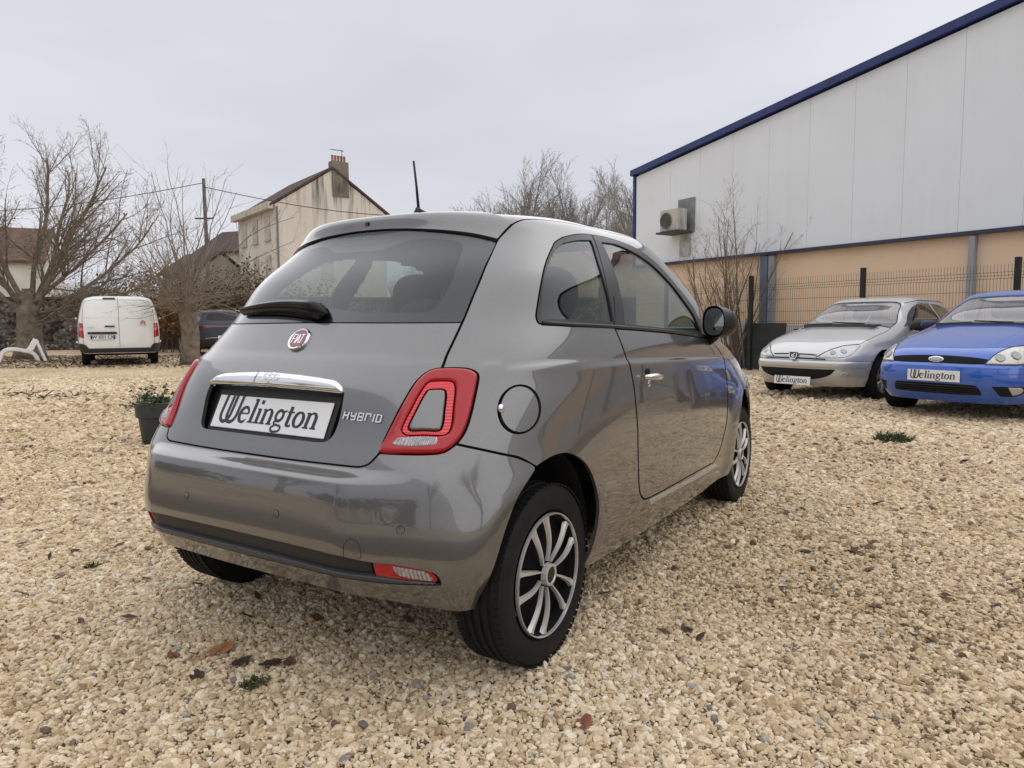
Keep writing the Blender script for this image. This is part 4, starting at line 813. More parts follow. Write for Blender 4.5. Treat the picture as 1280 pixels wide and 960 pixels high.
def stroke(pts, wid, y0=0., thick=.002):
    """flat ribbon glyph stroke -> verts, faces in the x/y plane. wid: number or list"""
    P = np.array(pts, float); W = np.broadcast_to(np.array(wid, float), (len(P),)); T = np.gradient(P, axis=0); T /= np.linalg.norm(T, axis=1)[:, None]+1e-12
    Nn = np.stack([-T[:, 1], T[:, 0]], 1); A = P+Nn*W[:, None]/2; B = P-Nn*W[:, None]/2; n = len(P)
    V = [(x, y, thick) for x, y in A]+[(x, y, thick) for x, y in B]+[(x, y, 0) for x, y in A]+[(x, y, 0) for x, y in B]
    F = []
    for i in range(n-1):
        F += [(i, n+i, n+i+1, i+1), (2*n+i, i, i+1, 2*n+i+1), (n+i, 3*n+i, 3*n+i+1, n+i+1)]
    F += [(0, 2*n, 3*n, n), (n-1, 2*n-1, 4*n-1, 3*n-1)]
    return V, F
def arc(cx, cy, rx, ry, a0, a1, n=14): return [(cx+rx*cos(radians(a)), cy+ry*sin(radians(a))) for a in np.linspace(a0, a1, n)]
def welington():
    """the dealer's lettering, in units of x-height, serif; returns strokes and total width"""
    S = []; x = 0.; B, T = .26, .10
    # big W made of two overlapping U shapes
    for dx in (0., .62):
        S.append(([(dx, 1.75), (dx-.02, .55)]+arc(dx+.46, .50, .48, .58, 180, 360, 14)[1:]+[(dx+.96, 1.75)], [.24]*2+[.24]*13+[.24]))
    x = 1.78
    def serif(cx, y, w=.42): S.append(([(cx-w/2, y), (cx+w/2, y)], T))
    def stem(cx, y0, y1): S.append(([(cx, y0), (cx, y1)], B))
    # e
    S.append(([(x+.1, .58), (x+.86, .58)], T)); S.append((arc(x+.48, .5, .40, .5, 8, 325, 22), [.12]+[.16]*3+[.2]*4+[.26]*8+[.18]*4+[.1, .08])); x += 1.08
    # l
    stem(x+.22, 0, 1.6); serif(x+.22, .05, .5); S.append(([(x, 1.52), (x+.22, 1.56)], T)); x += .56
    # i
    stem(x+.22, 0, .98); serif(x+.22, .05, .5); S.append(([(x, .93), (x+.22, .95)], T)); S.append(([(x+.22, 1.28), (x+.22, 1.54)], B)); x += .56
    # n
    def en(x):
        stem(x+.22, 0, .98); serif(x+.22, .05, .48); S.append(([(x, .93), (x+.22, .95)], T))
        S.append((arc(x+.56, .62, .30, .36, 165, 0, 12)+[(x+.86, 0)], [.1]*4+[.14]*3+[.2]*2+[B]*4)); serif(x+.86, .05, .48); return x+1.2
    x = en(x)
    # g (two storey)
    S.append((arc(x+.42, .64, .32, .34, 0, 360, 24), [.2]*24)); S.append(([(x+.66, .88), (x+.95, .98)], .12))
    S.append((arc(x+.30, .18, .16, .12, 120, 270, 8)+[(x+.62, .02)]+arc(x+.60, -.17, .28, .2, 80, -90, 10)+arc(x+.38, -.2, .34, .2, -90, -250, 10), .14)); x += 1.06
    # t
    stem(x+.24, .16, 1.28); S.append((arc(x+.42, .2, .2, .16, 180, 330, 8), [.24]*3+[.14]*5)); S.append(([(x, .92), (x+.58, .92)], T)); x += .66
    # o
    S.append((arc(x+.48, .5, .38, .46, 90, 450, 28), [.12+.14*abs(cos(radians(a))) for a in np.linspace(90, 450, 28)])); x += 1.06
    x = en(x)
    return S, x-.0
def dealer_plate(name, parent, centre, xdir, updir, w=.52, h=.11, lettermat=None, frame=None):
    """white plate with the dealer's name, a part of a car, with the letters as its sub-part"""
    X = Vector(xdir).normalized(); Y = Vector(updir).normalized(); Z = X.cross(Y); Mx = Matrix.Translation(centre) @ Matrix((X, Y, Z)).transposed().to_4x4()
    mb = MB(); mb.box((0, 0, 0), (w, h, .004)); o = mb.build(name, M_PLATEWHITE, parent, bevel=.0015, seg=1); o.data.transform(Mx)
    S, tw = welington(); k = w*.86/tw; lb = MB()
    for i, (pts, wd) in enumerate(S):
        q = [((px-tw/2)*k+(py-.6)*k*.10, (py-.62)*k*1.02) for px, py in pts]
        V, F = stroke(q, np.array(wd)*k, thick=.0009+.00004*(i % 7)); lb.add(V, F)
    l = lb.build('lettering', lettermat or M_INK, o); l.data.transform(Mx @ Matrix.Translation((0, 0, .0021)))
    if frame:
        fb = MB(); fb.box((0, 0, -.010), (w+frame, h+frame*1.3, .014)); f = fb.build('plate_holder', M_BLACK, parent, bevel=.003, seg=1); f.data.transform(Mx)
    return o
def make_wheel(parent, x, y, side, r=.288, wdt=.17, rim=.188, style='twin', face=None):
    """side=-1: outer face towards -y"""
    we = empty('wheel', (x, y, r), 0, parent); s = side; hw = wdt/2; tb = MB()
    rs = r-rim
    prof = [(rim-.004, -hw*.72), (rim+.012, -hw*.92), (rim+rs*.45, -hw*1.0), (r-.022, -hw*.94), (r-.007, -hw*.82)]
    tr = []
    for c in (-.5, -.17, .17, .5):      # circumferential grooves
        tr += [(r-.0015-abs(c)*.004, c*hw-.007), (r-.009, c*hw-.005), (r-.009, c*hw+.005), (r-.0015-abs(c)*.004, c*hw+.007)]
    prof = prof+[(r-.0045, -hw*.72)]+tr+[(r-.0045, hw*.72)]+[(a, -b) for a, b in rev(prof)]
    tb.lathe(prof, 72); ty = tb.build('tyre', M_RUBBER, we, angle=.55)
    # tread sipes: shallow blocks across the shoulders
    for sg in (-1, 1):
        sb = MB()
        for k in range(72):
            a = 2*pi*k/72
            c = np.array([cos(a)*(r-.0052), sg*hw*.80, sin(a)*(r-.0052)]); ax = np.array([[-sin(a), 0, cos(a)], [0, 1, 0], [cos(a), 0, sin(a)]])
            sb.box(c, (r*2*pi/72*.72, hw*.24, .004), ax=ax)
        tag(sb.build('tread_block_ring', M_RUBBER, ty), kind='stuff')
    return we, s*hw
def fiat_wheel(parent, x, side):
    y = side*.680; we, fy = make_wheel(parent, x+.014, y, side, .281, .168)
    o = side*.085
    b = MB(); b.lathe([(.001, o*.70), (.05, o*.72), (.12, o*.66), (.166, o*.62), (.178, o*.86), (.190, o*.96)], 64); b.build('wheel_cover', mat('black_wheel_cover', (.004, .004, .0045), .65, spec=.1), we, angle=.5)
    b = MB(); b.lathe([(.1835, o*.90), (.1845, o*1.01), (.1875, o*1.02), (.1895, o*.9)], 64); b.build('rim_ring', M_SILVER, we, angle=.6)
    for k in range(5):
        for d in (-1, 1):
            sb = MB(); P = []; W = []; H = []
            base = 2*pi*k/5+radians(105)
            for t in np.linspace(0, 1, 12):
                rr = .040+(.180-.040)*t; a = base+d*radians(20-9*t+2*t*t)
                P.append((rr, a)); W.append(.0032+.0082*t**1.2+.004*max(0, t-.82)*5); H.append(o*(.90+.10*sin(pi*min(1, t*1.1)))+o*.05*t)
            V = []; F = []
            for (rr, a), wd, hh in zip(P, W, H):
                tx, tz = -sin(a), cos(a)
                for q, dh in ((-1, .012), (-.55, 0), (.55, 0), (1, .012)):
                    V.append((rr*cos(a)+tx*wd*q, hh-side*dh, rr*sin(a)+tz*wd*q))
            for i in range(len(P)-1):
                for j in range(3): F.append((i*4+j, i*4+j+1, i*4+5+j, i*4+4+j))
            sb.add(V, F); sb.build('spoke', M_SILVER, we, angle=.7)
    b = MB(); b.lathe([(.001, o*1.03), (.024, o*1.03), (.026, o*1.0)], 32); b.build('centre_cap', M_BLACK, we, angle=.5)
    b = MB(); b.lathe([(.024, o*1.0), (.026, o*1.06), (.033, o*1.05), (.036, o*.85)], 32); b.build('cap_ring', M_SILVER, we, angle=.6)
    return we
def swap_front(S, pts): return [S.inv(x=a, z=b) for a, b in pts]
def build_fiat():
    R = empty('hatchback_car', (0, 0, 0)); S = FS
    tag(R, 'dark grey small hatchback in the foreground with red tail lamps, seen from behind', 'car')
    k = FK; ts = k['tgseam']; li = k['light']; tb = k['tgbot']; ar = k['arch']; rec = k['rec']
    # ---- tailgate
    li_in = li[12:]                     # lower inner corner up to the top
    g_b = [(.667, .8457), (.45, .8485), (.22, .8505), (0, .8515)]
    tail = panel('tailgate', R, S, [(0, .4607)]+rev(tb)+li_in[1:]+[ts[9], ts[8], ts[7]]+g_b+[(0, .6655), (.20, .6625), (.355, .6570)]+rec+[(0, .5255)], M_PAINT, 'C', h=.018)
    panel('plate_recess', tail, S, [(0, .70)]+[(.34, .69), (.40, .66), (.40, .56), (.385, .51), (.35, .505), (0, .505)], M_BLACK, 'C', off=-.030, gap=0, flange=0)
    bar = panel('tailgate_handle', tail, S, [(0, .7005)]+k['chrome'][1:-1]+[(0, .6585)], M_CHROME, 'C', off=.016, pillow=.014, flange=.03, gap=0, h=.012, step=.007)
    V, F, N = panel_geo(S, [(0, .6985), (.085, .6980), (.088, .661), (0, .6605)], off=.0168, gap=0, flange=.002, h=.01)
    # ---- release button line and number logo on the handle
    c = Vector(S.P(0., .680)+S.N(0., .680)*.0175); n = Vector(S.N(0., .680)); upd = (Vector((0, 0, 1))-n*n.z).normalized()
    for q in range(3): 
        rg = MB(); pts = [(-(q-1)*.024+.0125*cos(a), .011*sin(a)) for a in np.linspace(0, 2*pi, 25)]
        P3 = [c+Vector((0, -1, 0))*a+upd*b+n*.0003 for a, b in pts]; rg.tube(P3, .0011, 5, cap=False); rg.build('logo_ring', M_CHROME, bar, smooth=True)
    for yy in (.075,):
        P3 = [Vector((S.P(abs(yy)/.83, v)*np.array([1, np.sign(yy), 1])))+Vector(S.N(abs(yy)/.83, v)*np.array([1, np.sign(yy), 1]))*.0172 for v in np.linspace(.662, .697, 8)]
        sl = MB(); sl.tube(P3, .0009, 4); sl.build('button_seam', M_SEAL, bar)
    # ---- spoiler above the glass, rear glass with its black border
    rs = [(.8046, 1.2148), (.790, 1.236), (.7774, 1.2527), (.73, 1.283), (.62, 1.318), (.45, 1.345), (.22, 1.362), (0, 1.366)]
    g_t = [(0, 1.1905), (.13, 1.1887), (.30, 1.181), (.45, 1.170), (.60, 1.155), (.68, 1.142), (.7224, 1.1321)]
    sp = panel('roof_spoiler', R, S, g_t+[ts[1]]+rs, M_PAINT, 'C', off=.006, flange=.03, h=.018)
    hol = MB(); ch = S.P(0, 1.2243)+S.N(0, 1.2243)*.007; hol.box(ch, (.010, .020, .014)); hol.build('rear_camera', M_GLOSSBLACK, sp, bevel=.003)
    gl_out = g_b[::-1]+[(.680, .9107), (.6945, .9797), (.7035, 1.0492), (.7200, 1.1300)]+rev(g_t)[1:]
    gl_out = [(0, .8515), (.22, .8505), (.45, .8485), (.667, .8457), (.6798, .9107), (.6952, .9797), (.7048, 1.0492), (.7224, 1.1321), (.68, 1.142), (.60, 1.155), (.45, 1.170), (.30, 1.181), (.13, 1.1887), (0, 1.1905)]
    pane = panel('rear_window', R, S, gl_out, M_GLASS_R, 'C', off=-.003, flange=0, gap=.003, h=.03)
    cl = k['clear']
    clear = [(0, .9010), (.10, .9000), (.19, .893)]+cl[:10]+[(.3945, 1.1419), (.30, 1.137), (.22, 1.118), (.16, 1.106), (0, 1.106)]
    panel('window_border', pane, S, gl_out[:4]+gl_out[4:]+[(0, 1.1905), (0, 1.106)][1:]+rev(clear)[1:], M_FRIT, 'C', off=-.006, flange=0, gap=.003, h=.03)
    bl = MB(); cc = S.P(0, 1.150)-S.N(0, 1.150)*.012; nn = S.N(0, 1.150); bl.box(cc, (.012, .25, .030), ax=np.array([[nn[0], 0, nn[2]], [0, 1, 0], [-nn[2], 0, nn[0]]])); bl.build('third_brake_lamp', mat('dark_red_lamp', (.12, .09, .10), .25), pane, bevel=.004)
    panel('brake_lamp_window', pane, S, [(0, 1.167), (.17, 1.163), (.185, 1.150), (.16, 1.135), (0, 1.136)], mat('grey_lamp_cover', (.16, .165, .17), .2), 'C', off=-.0045, flange=0, gap=0)
    # wiper
    w0 = S.P(.03, .872)*np.array([1, 1, 1]); wip = empty('rear_wiper', (0, 0, 0), 0, R)
    ph = np.linspace(-.09, .50, 16); Pw = []; Wd = []
    V = []; F = []
    for i, f in enumerate(ph):
        t = i/15; vv = .875+.015*sin(pi*t)+.008*t; sg = 1 if f >= 0 else -1
        base = S.P(abs(f), vv)*np.array([1, sg, 1]); n_ = S.N(abs(f), vv)*np.array([1, sg, 1]); tu = np.cross(n_, [0, 1., 0]); tu /= np.linalg.norm(tu); tu = tu if tu[2] > 0 else -tu
        wdt = (.030*min(1, (t/.08)**.5 if t < .08 else 1)*(1-.72*t**1.6))+.004; hh = .050*(1-.62*t)*min(1, (t/.1)**.5 if t < .1 else 1)+.008
        for a in np.linspace(0, pi, 7): V.append(base+tu*(-cos(a))*wdt*.9+n_*(sin(a)*hh+.002))
    for i in range(15):
        for j in range(6): F.append((i*7+j, i*7+j+1, i*7+8+j, i*7+7+j))
    F += [tuple(range(7)), tuple(15*7+j for j in range(7))[::-1]]
    mb = MB(); mb.add(V, F); mb.build('wiper_arm', mat('wiper_black', (.006, .006, .007), .22, spec=.35), wip, angle=.8)
    mb = MB(); P3 = [S.P(f, .880+.01*t)+S.N(f, .88)*.006 for f, t in zip(np.linspace(.10, .53, 10), np.linspace(0, 1, 10))]; mb.tube(P3, .005, 6); mb.build('wiper_blade', M_SEAL, wip, smooth=True)
    # badge
    bc = Vector(S.P(0, .798)); bn = Vector(S.N(0, .798)); bu = (Vector((0, 0, 1))-bn*bn.z).normalized(); bx = Vector((0, -1, 0))
    Mx = Matrix.Translation(bc) @ Matrix((bx, bu, bn)).transposed().to_4x4()
    b = MB(); b.lathe([(.0435, 0), (.0435, .006), (.040, .010), (.0345, .0085), (.034, .006)], 40, axis='z'); o = b.build('badge_ring', M_CHROME, tail, angle=.6); o.data.transform(Mx)
    b = MB(); b.lathe([(.0001, .0075), (.034, .0072), (.0345, .004)], 40, axis='z'); o2 = b.build('badge_disc', mat('dark_red_enamel', (.22, .012, .03), .15, coat=1), tail, angle=.6); o2.data.transform(Mx)
    lb = MB()
    for gi, (x0, st) in enumerate(((-.0245, [[(0, 0), (0, 1)], [(0, .95), (.8, .95)], [(0, .5), (.65, .5)]]), (-.0100, [[(.1, 0), (.1, 1)]]), (-.0062, [[(0, 0), (.5, 1)], [(.5, 1), (1, 0)], [(.22, .34), (.78, .34)]]), (.0082, [[(.5, 0), (.5, 1)], [(0, .95), (1, .95)]]))):
        for si, s_ in enumerate(st):
            V, F = stroke([(x0+a*.0135, (b_-.5)*.036) for a, b_ in s_], .0036, thick=.0012+.0001*si); lb.add(V, F)
    o = lb.build('badge_lettering', M_CHROME, tail); o.data.transform(Mx @ Matrix.Translation((0, 0, .0075)))
    # HYBRID lettering
    hc = Vector(S.P(.464, .597)*np.array([1, -1, 1])); hn = Vector(S.N(.464, .597)*np.array([1, -1, 1])); hx = (Vector(S.P(.53, .5935)*np.array([1, -1, 1]))-Vector(S.P(.39, .5985)*np.array([1, -1, 1]))).normalized(); hu = hn.cross(hx).normalized()
    G = {'H': [[(0, 0), (.15, 1)], [(.75, 0), (.9, 1)], [(.08, .52), (.82, .52)]], 'Y': [[(.05, 1), (.1, .5), (.85, .5)], [(.9, 1), (.75, 0), (.1, 0)]], 'B': [[(.1, 1), (.0, 0), (.8, 0), (.9, 1), (.15, 1)], [(.05, .5), (.85, .5)]],
         'R': [[(0, 0), (.15, 1), (.9, 1), (.85, .6)]], 'I': [[(.1, 0), (.25, 1)]], 'D': [[(.0, 0), (.15, 1), (.85, .95), (.75, .05), (0, 0)]]}
    lb = MB(); x0 = -.066; hs = .0205
    for ci, ch_ in enumerate('HYBRID'):
        for s_ in G[ch_]:
            V, F = stroke([(x0+a*.0195, (b_-.5)*hs) for a, b_ in s_], .0042, thick=.003+.0002*ci); lb.add(V, F)
        x0 += .0115 if ch_ == 'I' else .0250
    o = lb.build('badge_lettering', M_CHROME, tail); o.data.transform(Matrix.Translation(hc+hn*.001) @ Matrix((hx, hu, hn)).transposed().to_4x4())
    # number plate
    t_ = .45; dealer_plate('number_plate', R, Vector((-.391, 0, .769)), (0, -1, 0), (sin(t_), 0, cos(t_)), .52, .11, frame=.034)
    # ---- rear bumper
    arr = ar[:7][::-1]                  # from seam down to the bottom edge
    top = rev(tb)+rev(li[8:13])[1:]+k['bseam'][1:3]+[(.872, .459), (.9096, .4201)]
    it = k['instop']; ib = k['insbot']; rf = k['refl']
    bump = panel('rear_bumper', R, S, [(0, .4600)]+top+ar[6:0:-1]+[(.784, .0), (.744, 0), (.703, .0092), (.639, .0229), (.5616, .0407), (.376, .047), (.176, .0445), (0, .044), (0, .109), (.15, .1105), (.337, .1130), (.5127, .1100), (.62, .0985)]+[(.7119, .1005), (.7125, .118), (.702, .146)]+rev(rf[:3])[1:]+rev(it)[-1:0:-1][:0]+[it[1], it[2], (0, .2025)], M_PAINT, 'C', h=.013, corner=62)
    panel('bumper_insert', bump, S, [(0, .2025), it[2], it[1], (.5722, .1746), (.5742, .1219), (.45, .127), (.30, .131), (0, .132)], M_GREYPLATE, 'C', off=-.012, gap=0, flange=.01)
    panel('bumper_strip', bump, S, [(0, .134), (.30, .133), (.45, .129), (.5742, .1225), (.64, .110), (.705, .1045), (.70, .0995), (.62, .0975), (.5127, .1090), (.337, .1120), (0, .108)], mat('dark_satin_strip', (.05, .053, .058), .28), 'C', off=.002, pillow=.006, gap=0, flange=.03, h=.012)
    for rl in panel('rear_reflector', bump, S, rf, M_RED, 'RL', off=-.004, flange=.01, gap=.001, h=.012): pass
    for rl in panel('fog_lamp_lens', bump, S, [(.622, .165), (.69, .150), (.703, .125), (.70, .113), (.66, .1185), (.634, .128), (.624, .146)], M_CLEARLENS, 'RL', off=-.0015, flange=.004, gap=.001, h=.01): pass
    for (u, v) in ((.6388, .2783), (.25, .29)):
        for sg in (-1, 1):
            c_ = Vector(S.P(u, v)*np.array([1, sg, 1])); n_ = Vector(S.N(u, v)*np.array([1, sg, 1])); q = n_.to_track_quat('Z', 'Y').to_matrix().to_4x4()
            b = MB(); b.lathe([(.0001, .0012), (.0100, .0010), (.0102, -.004)], 20, axis='z'); o = b.build('parking_sensor', M_PAINT, bump, angle=.6); o.data.transform(Matrix.Translation(c_) @ q)
            b = MB(); b.lathe([(.0102, .0006), (.0116, .0006), (.0116, -.003)], 20, axis='z'); o = b.build('sensor_ring', M_SEAL, bump); o.data.transform(Matrix.Translation(c_) @ q)
    pts = [Vector(S.P(*u)*np.array([1, -1, 1]))+Vector(S.N(*u)*np.array([1, -1, 1]))*.0003 for u in round_poly(np.array(k['tow']), .01)[:-3]]
    b = MB(); b.tube(pts, .0009, 4); b.build('tow_cover_seam', M_SEAL, bump)
    # ---- tail lamps
    ho = k['hole']; cx, cy = np.mean(ho, 0)
    ring = [((u-cx)*1.34+cx+.004, (v-cy)*1.26+cy+.004) for u, v in ho]
    for lens in panel('tail_lamp', R, S, li, M_RED, 'RL', holes=[ring], off=.012, pillow=.010, flange=.03, gap=.002, h=.012, step=.008, corner=95): pass
    lamps = [o for o in R.children if o.name.startswith('tail_lamp')]
    for lo, sd in zip(lamps, ('R', 'L')):
        panel('light_ring', lo, S, ring, M_REDLIGHT, sd, holes=[ho], off=.006, flange=.02, gap=.0005, h=.008, step=.006, corner=95)
        panel('lamp_island', lo, S, ho, M_PAINT, sd, off=.011, pillow=.006, flange=.02, gap=.003, h=.010, step=.006, corner=95)
        panel('reversing_lens', lo, S, k['revlamp'], M_CLEARLENS, sd, off=.0138, pillow=.003, flange=.006, gap=0, h=.008, step=.006)
    # ---- body sides
    fa = [(2.3+.325*cos(a), .315+.345*sin(a)) for a in np.linspace(radians(195), radians(-12), 24)]
    fa_uv = [S.inv(x=a, z=max(b, .225), lo=1.2) for a, b in fa]
    def ws(v): # windscreen edge
        vs = np.linspace(1.6, pi, 300); yy = S.P(vs, np.full(300, v))[:, 1]; b_ = S.f(np.array([v]))[0, 0]
        return float(vs[np.argmin(np.abs(yy-.80*b_)+(vs < 1.9)*9)])
    wse = [(ws(v), v) for v in np.linspace(.885, 1.255, 8)]
    fr = [(2.70, .30), (2.70, .42), (2.68, .56), (2.66, .66)]
    fr_uv = [S.inv(x=a, z=b, lo=1.6) for a, b in fr]
    hood = [(2.37, .60), (2.36, .66), (2.33, .73), (2.30, .80)]
    roofside = [(2.16, 1.278), (1.95, 1.298), (1.6, 1.309), (1.25, 1.302), (1.02, 1.285), (.90, 1.262), (.84, 1.236)]
    out = [li[8]]+k['bseam'][1:3]+[(.872, .459), (.9096, .4201)]+ar[8:]+[(1.085, .0), (1.3, 0), (1.6, 0), (1.85, 0)]+[q for q in fa_uv]+[fr_uv[0], fr_uv[1], fr_uv[2], fr_uv[3]]+hood+[(ws(.87), .87)]+wse+roofside+ts+li[1:8]
    wo = k['winout']; dr = k['door']; fu = k['fuel']
    sides = panel('side_panel', R, S, out, M_PAINT, 'RL', holes=[wo, dr, fu], h=.02, corner=55)
    doors = panel('door', R, S, dr, M_PAINT, 'RL', h=.02)
    for sd, dro, sid in (('R', doors[0], sides[0]), ('L', doors[1], sides[1])):
        sgn = -1 if sd == 'R' else 1; mm = np.array([1, sgn, 1])
        panel('fuel_cap', sid, S, fu, M_PAINT, sd, off=.001, h=.012) if sd == 'R' else panel('side_cover', sid, S, fu, M_PAINT, sd, h=.012)
        if sd == 'R':
            cN = S.N(.815, .600)*mm; b = MB(); cP = S.P(.817, .598)*mm; b.add(*ball(cP+cN*.001, (.012, .009, .014))); b.build('fuel_cap_grip', M_CHROME, sid, smooth=True)
        panel('sill_strip', sid, S, k['sill'], mat('sill_grey', (.50, .50, .50), .25, .6, 1.), sd, off=.003, pillow=.002, gap=0, flange=.006, h=.012)
        panel('window_frame', R, S, [q for q in wo], M_TRIM, sd, holes=[k['qglass'], k['dglass']], off=.001, h=.014, gap=.001, flange=.02)
        panel('quarter_window', R, S, k['qglass'], M_GLASS_S, sd, off=-.004, flange=0, gap=-.002, h=.03)
        panel('door_window', R, S, k['dglass'], M_GLASS_S, sd, off=-.005, flange=0, gap=-.002, h=.03)
        # seam between quarter window and door window
        P3 = [S.P(u, v)*mm+S.N(u, v)*mm*.0012 for u, v in round_poly(np.array([(1.3258, 1.2412), (1.262, 1.14), (1.2155, 1.0), (1.2000, .90), (1.2020, .829)]), .02)[:-14]]
        b = MB(); b.tube(P3[:44], .0022, 5); b.build('pillar_seam', M_SEAL, R)
        P3 = [S.P(u, v)*mm+S.N(u, v)*mm*.003 for u, v in zip(np.linspace(.90, 2.06, 40), np.interp(np.linspace(.90, 2.06, 40), [.90, 1.0, 1.2, 1.6, 2.06], [.838, .833, .832, .832, .824]))]
        b = MB(); b.tube(P3, .0065, 6); b.build('belt_moulding', M_TRIM, R, smooth=True)
        # door handle
        hA = S.P(1.3445, .622)*mm; hB = S.P(1.452, .6135)*mm; hn_ = S.N(1.40, .617)*mm
        V = []; F = []
        for i, t in enumerate(np.linspace(0, 1, 14)):
            c_ = hA*(1-t)+hB*t+hn_*(.012+.026*sin(pi*t)**.6); w_ = .016*(1-.45*t)*(sin(pi*min(max(t, .03), .97)))**.35; q_ = .010*(sin(pi*min(max(t, .03), .97)))**.4
            for a in np.linspace(0, 2*pi, 11)[:-1]: V.append(c_+np.array([0, 0, 1])*cos(a)*w_+hn_*sin(a)*q_)
        for i in range(13):
            for j in range(10): F.append((i*10+j, i*10+(j+1) % 10, i*10+10+(j+1) % 10, i*10+10+j))
        F += [tuple(range(10)), tuple(130+j for j in range(10))]
        b = MB(); b.add(V, F); hd = b.build('door_handle', M_CHROME, dro, angle=1.0)
        b = MB(); cN = S.N(1.385, .635)*mm; b.add(*ball(S.P(1.380, .640)*mm-cN*.001, (.030, .006, .016))); b.build('handle_bowl', M_INNER, dro, smooth=True)
        b = MB(); b.add(*ball(S.P(1.393, .588)*mm, (.014, .003, .014))); b.build('door_lock', M_CHROME, dro, smooth=True)
        # mirror
        mc = np.array([1.575, sgn*.815, 1.048]); RZ = np.array([[cos(.55), -sgn*sin(.55), 0], [sgn*sin(.55), cos(.55), 0], [0, 0, 1]])
        V = []; F = []
        for i, t in enumerate(np.linspace(0, 1, 12)):
            rr = (1-t**2.4)**.5*1.0; 
            for a in np.linspace(0, 2*pi, 25)[:-1]:
                ca, sa = cos(a), sin(a); kk = (abs(ca)**2.6+abs(sa)**2.6)**(-1/2.6)
                V.append(mc+RZ @ np.array([.125*t-.02, sgn*(.076*ca*kk*rr)+sgn*.008*t, .076*sa*kk*rr-.008*t]))
        for i in range(11):
            for j in range(24): F.append((i*24+j, i*24+(j+1) % 24, i*24+24+(j+1) % 24, i*24+24+j))
        b = MB(); b.add(V, F); mr = b.build('door_mirror', M_GLOSSBLACK if False else mat('dark_mirror_cap', (.014, .012, .011), .3), dro, angle=.9)
        V = [mc+RZ @ np.array([-.016, sgn*.066*cos(a)*((abs(cos(a))**2.6+abs(sin(a))**2.6)**(-1/2.6)), .065*sin(a)*((abs(cos(a))**2.6+abs(sin(a))**2.6)**(-1/2.6))]) for a in np.linspace(0, 2*pi, 33)[:-1]]
        b = MB(); b.add(V, [tuple(range(32))]); b.build('mirror_glass', mat('mirror_glass', (.72, .80, .78), .02, 1.), mr)
        b = MB(); b.tube([S.P(2.02, .80)*mm-S.N(2.02, .80)*mm*.02, S.P(2.02, .80)*mm+S.N(2.02, .80)*mm*.03+np.array([.0, 0, .01]), mc+np.array([.02, -sgn*.01, -.06])], [.035, .028, .024], 10); b.build('mirror_arm', M_BLACK, mr, smooth=True)
        # '500 hybrid' script on the wing
        if True:
            c_ = Vector(S.P(2.015, .475)*mm); n_ = Vector(S.N(2.015, .475)*mm); x_ = Vector((sgn*-1., 0, 0)); x_ = (x_-n_*x_.dot(n_)).normalized(); u_ = n_.cross(x_)
            lb = MB()
            for qx in (-.045, -.018, .012, .036):
                lb.add(*stroke([(qx+a*.010, b_*.011) for a, b_ in [(-.8, -1), (-.9, .9), (.8, 1), (.9, -.9), (-.8, -1)]], .004, thick=.002))
            o = lb.build('wing_badge', M_CHROME, sid); o.data.transform(Matrix.Translation(c_) @ Matrix((x_, u_, n_)).transposed().to_4x4())
            b = MB(); b.add(*ball(S.P(2.06, .625)*mm, (.016, .004, .010))); b.build('side_repeater', M_CLEARLENS, sid, smooth=True)
    # ---- roof, windscreen, bonnet, front end
    panel('roof_panel', R, S, rev(rs)+[(.84, 1.236)]+rev(roofside)[1:]+[(wse[-1][0], 1.262), (2.55, 1.270), (2.85, 1.275), (pi, 1.276), (pi, S.v1), (0, S.v1)], M_PAINT, 'C', h=.025, off=.0)
    panel('windscreen', R, S, [(pi, .885), (2.8, .885)]+[wse[0]]+wse[1:]+[(2.55, 1.262), (2.85, 1.268), (pi, 1.269)], M_GLASS_S, 'C', off=-.004, h=.03, flange=0)
    bon = panel('bonnet', R, S, [(pi, .66), (2.9, .655), (2.6, .63), (2.42, .615), hood[1], hood[2], hood[3], (ws(.872), .872), (2.8, .878), (pi, .878)], M_PAINT, 'C', h=.025)
    fb = panel('front_bumper', R, S, [(pi, 0), (2.6, 0)]+[(fa_uv[-1][0]+.02, 0)]+fr_uv+[hood[0], (2.42, .61), (2.6, .625), (2.9, .65), (pi, .655)], M_PAINT, 'C', h=.025)
    panel('front_grille', fb, S, [(pi, .09), (2.75, .09), (2.68, .13), (2.75, .19), (pi, .19)], M_BLACK, 'C', off=.003, gap=0, flange=.01)
    hu_ = S.inv(x=2.74, z=.68, lo=1.8)
    for hl in panel('headlamp', R, S, [(hu_[0]+.12*cos(a), hu_[1]+.085*sin(a)) for a in np.linspace(0, 2*pi, 21)[:-1]], M_CLEARLENS, 'RL', off=.012, pillow=.02, flange=.03, gap=0): pass
    # ---- dark inner shell with openings
    nu, nv = 150, 95; U, V_ = np.meshgrid(np.linspace(0, pi, nu), np.linspace(S.v0, S.v1, nv)); P = S.P(U, V_)-S.N(U, V_)*.016
    idx = lambda i, j: i*nu+j; F = []
    uc = (U[:-1, :-1]+U[1:, 1:])/2; vc = (V_[:-1, :-1]+V_[1:, 1:])/2; q = np.stack([uc.ravel(), vc.ravel()], 1)
    grow = lambda pl, s_: [((u-np.mean([a for a, b in pl]))*s_+np.mean([a for a, b in pl]), (v-np.mean([b for a, b in pl]))*s_+np.mean([b for a, b in pl])) for u, v in pl]
    cl_ = clear+[(-.01, 1.106), (-.01, .901)]
    win = grow(cl_[3:13]+[(-.3, 1.12), (-.3, .9)], 1.0)
    rearopen = [(-.05, .885), (.50, .868), (.60, .885), (.63, .97), (.62, 1.125), (.55, 1.150), (-.05, 1.17)]
    pc = S.P(q[:, 0], q[:, 1])
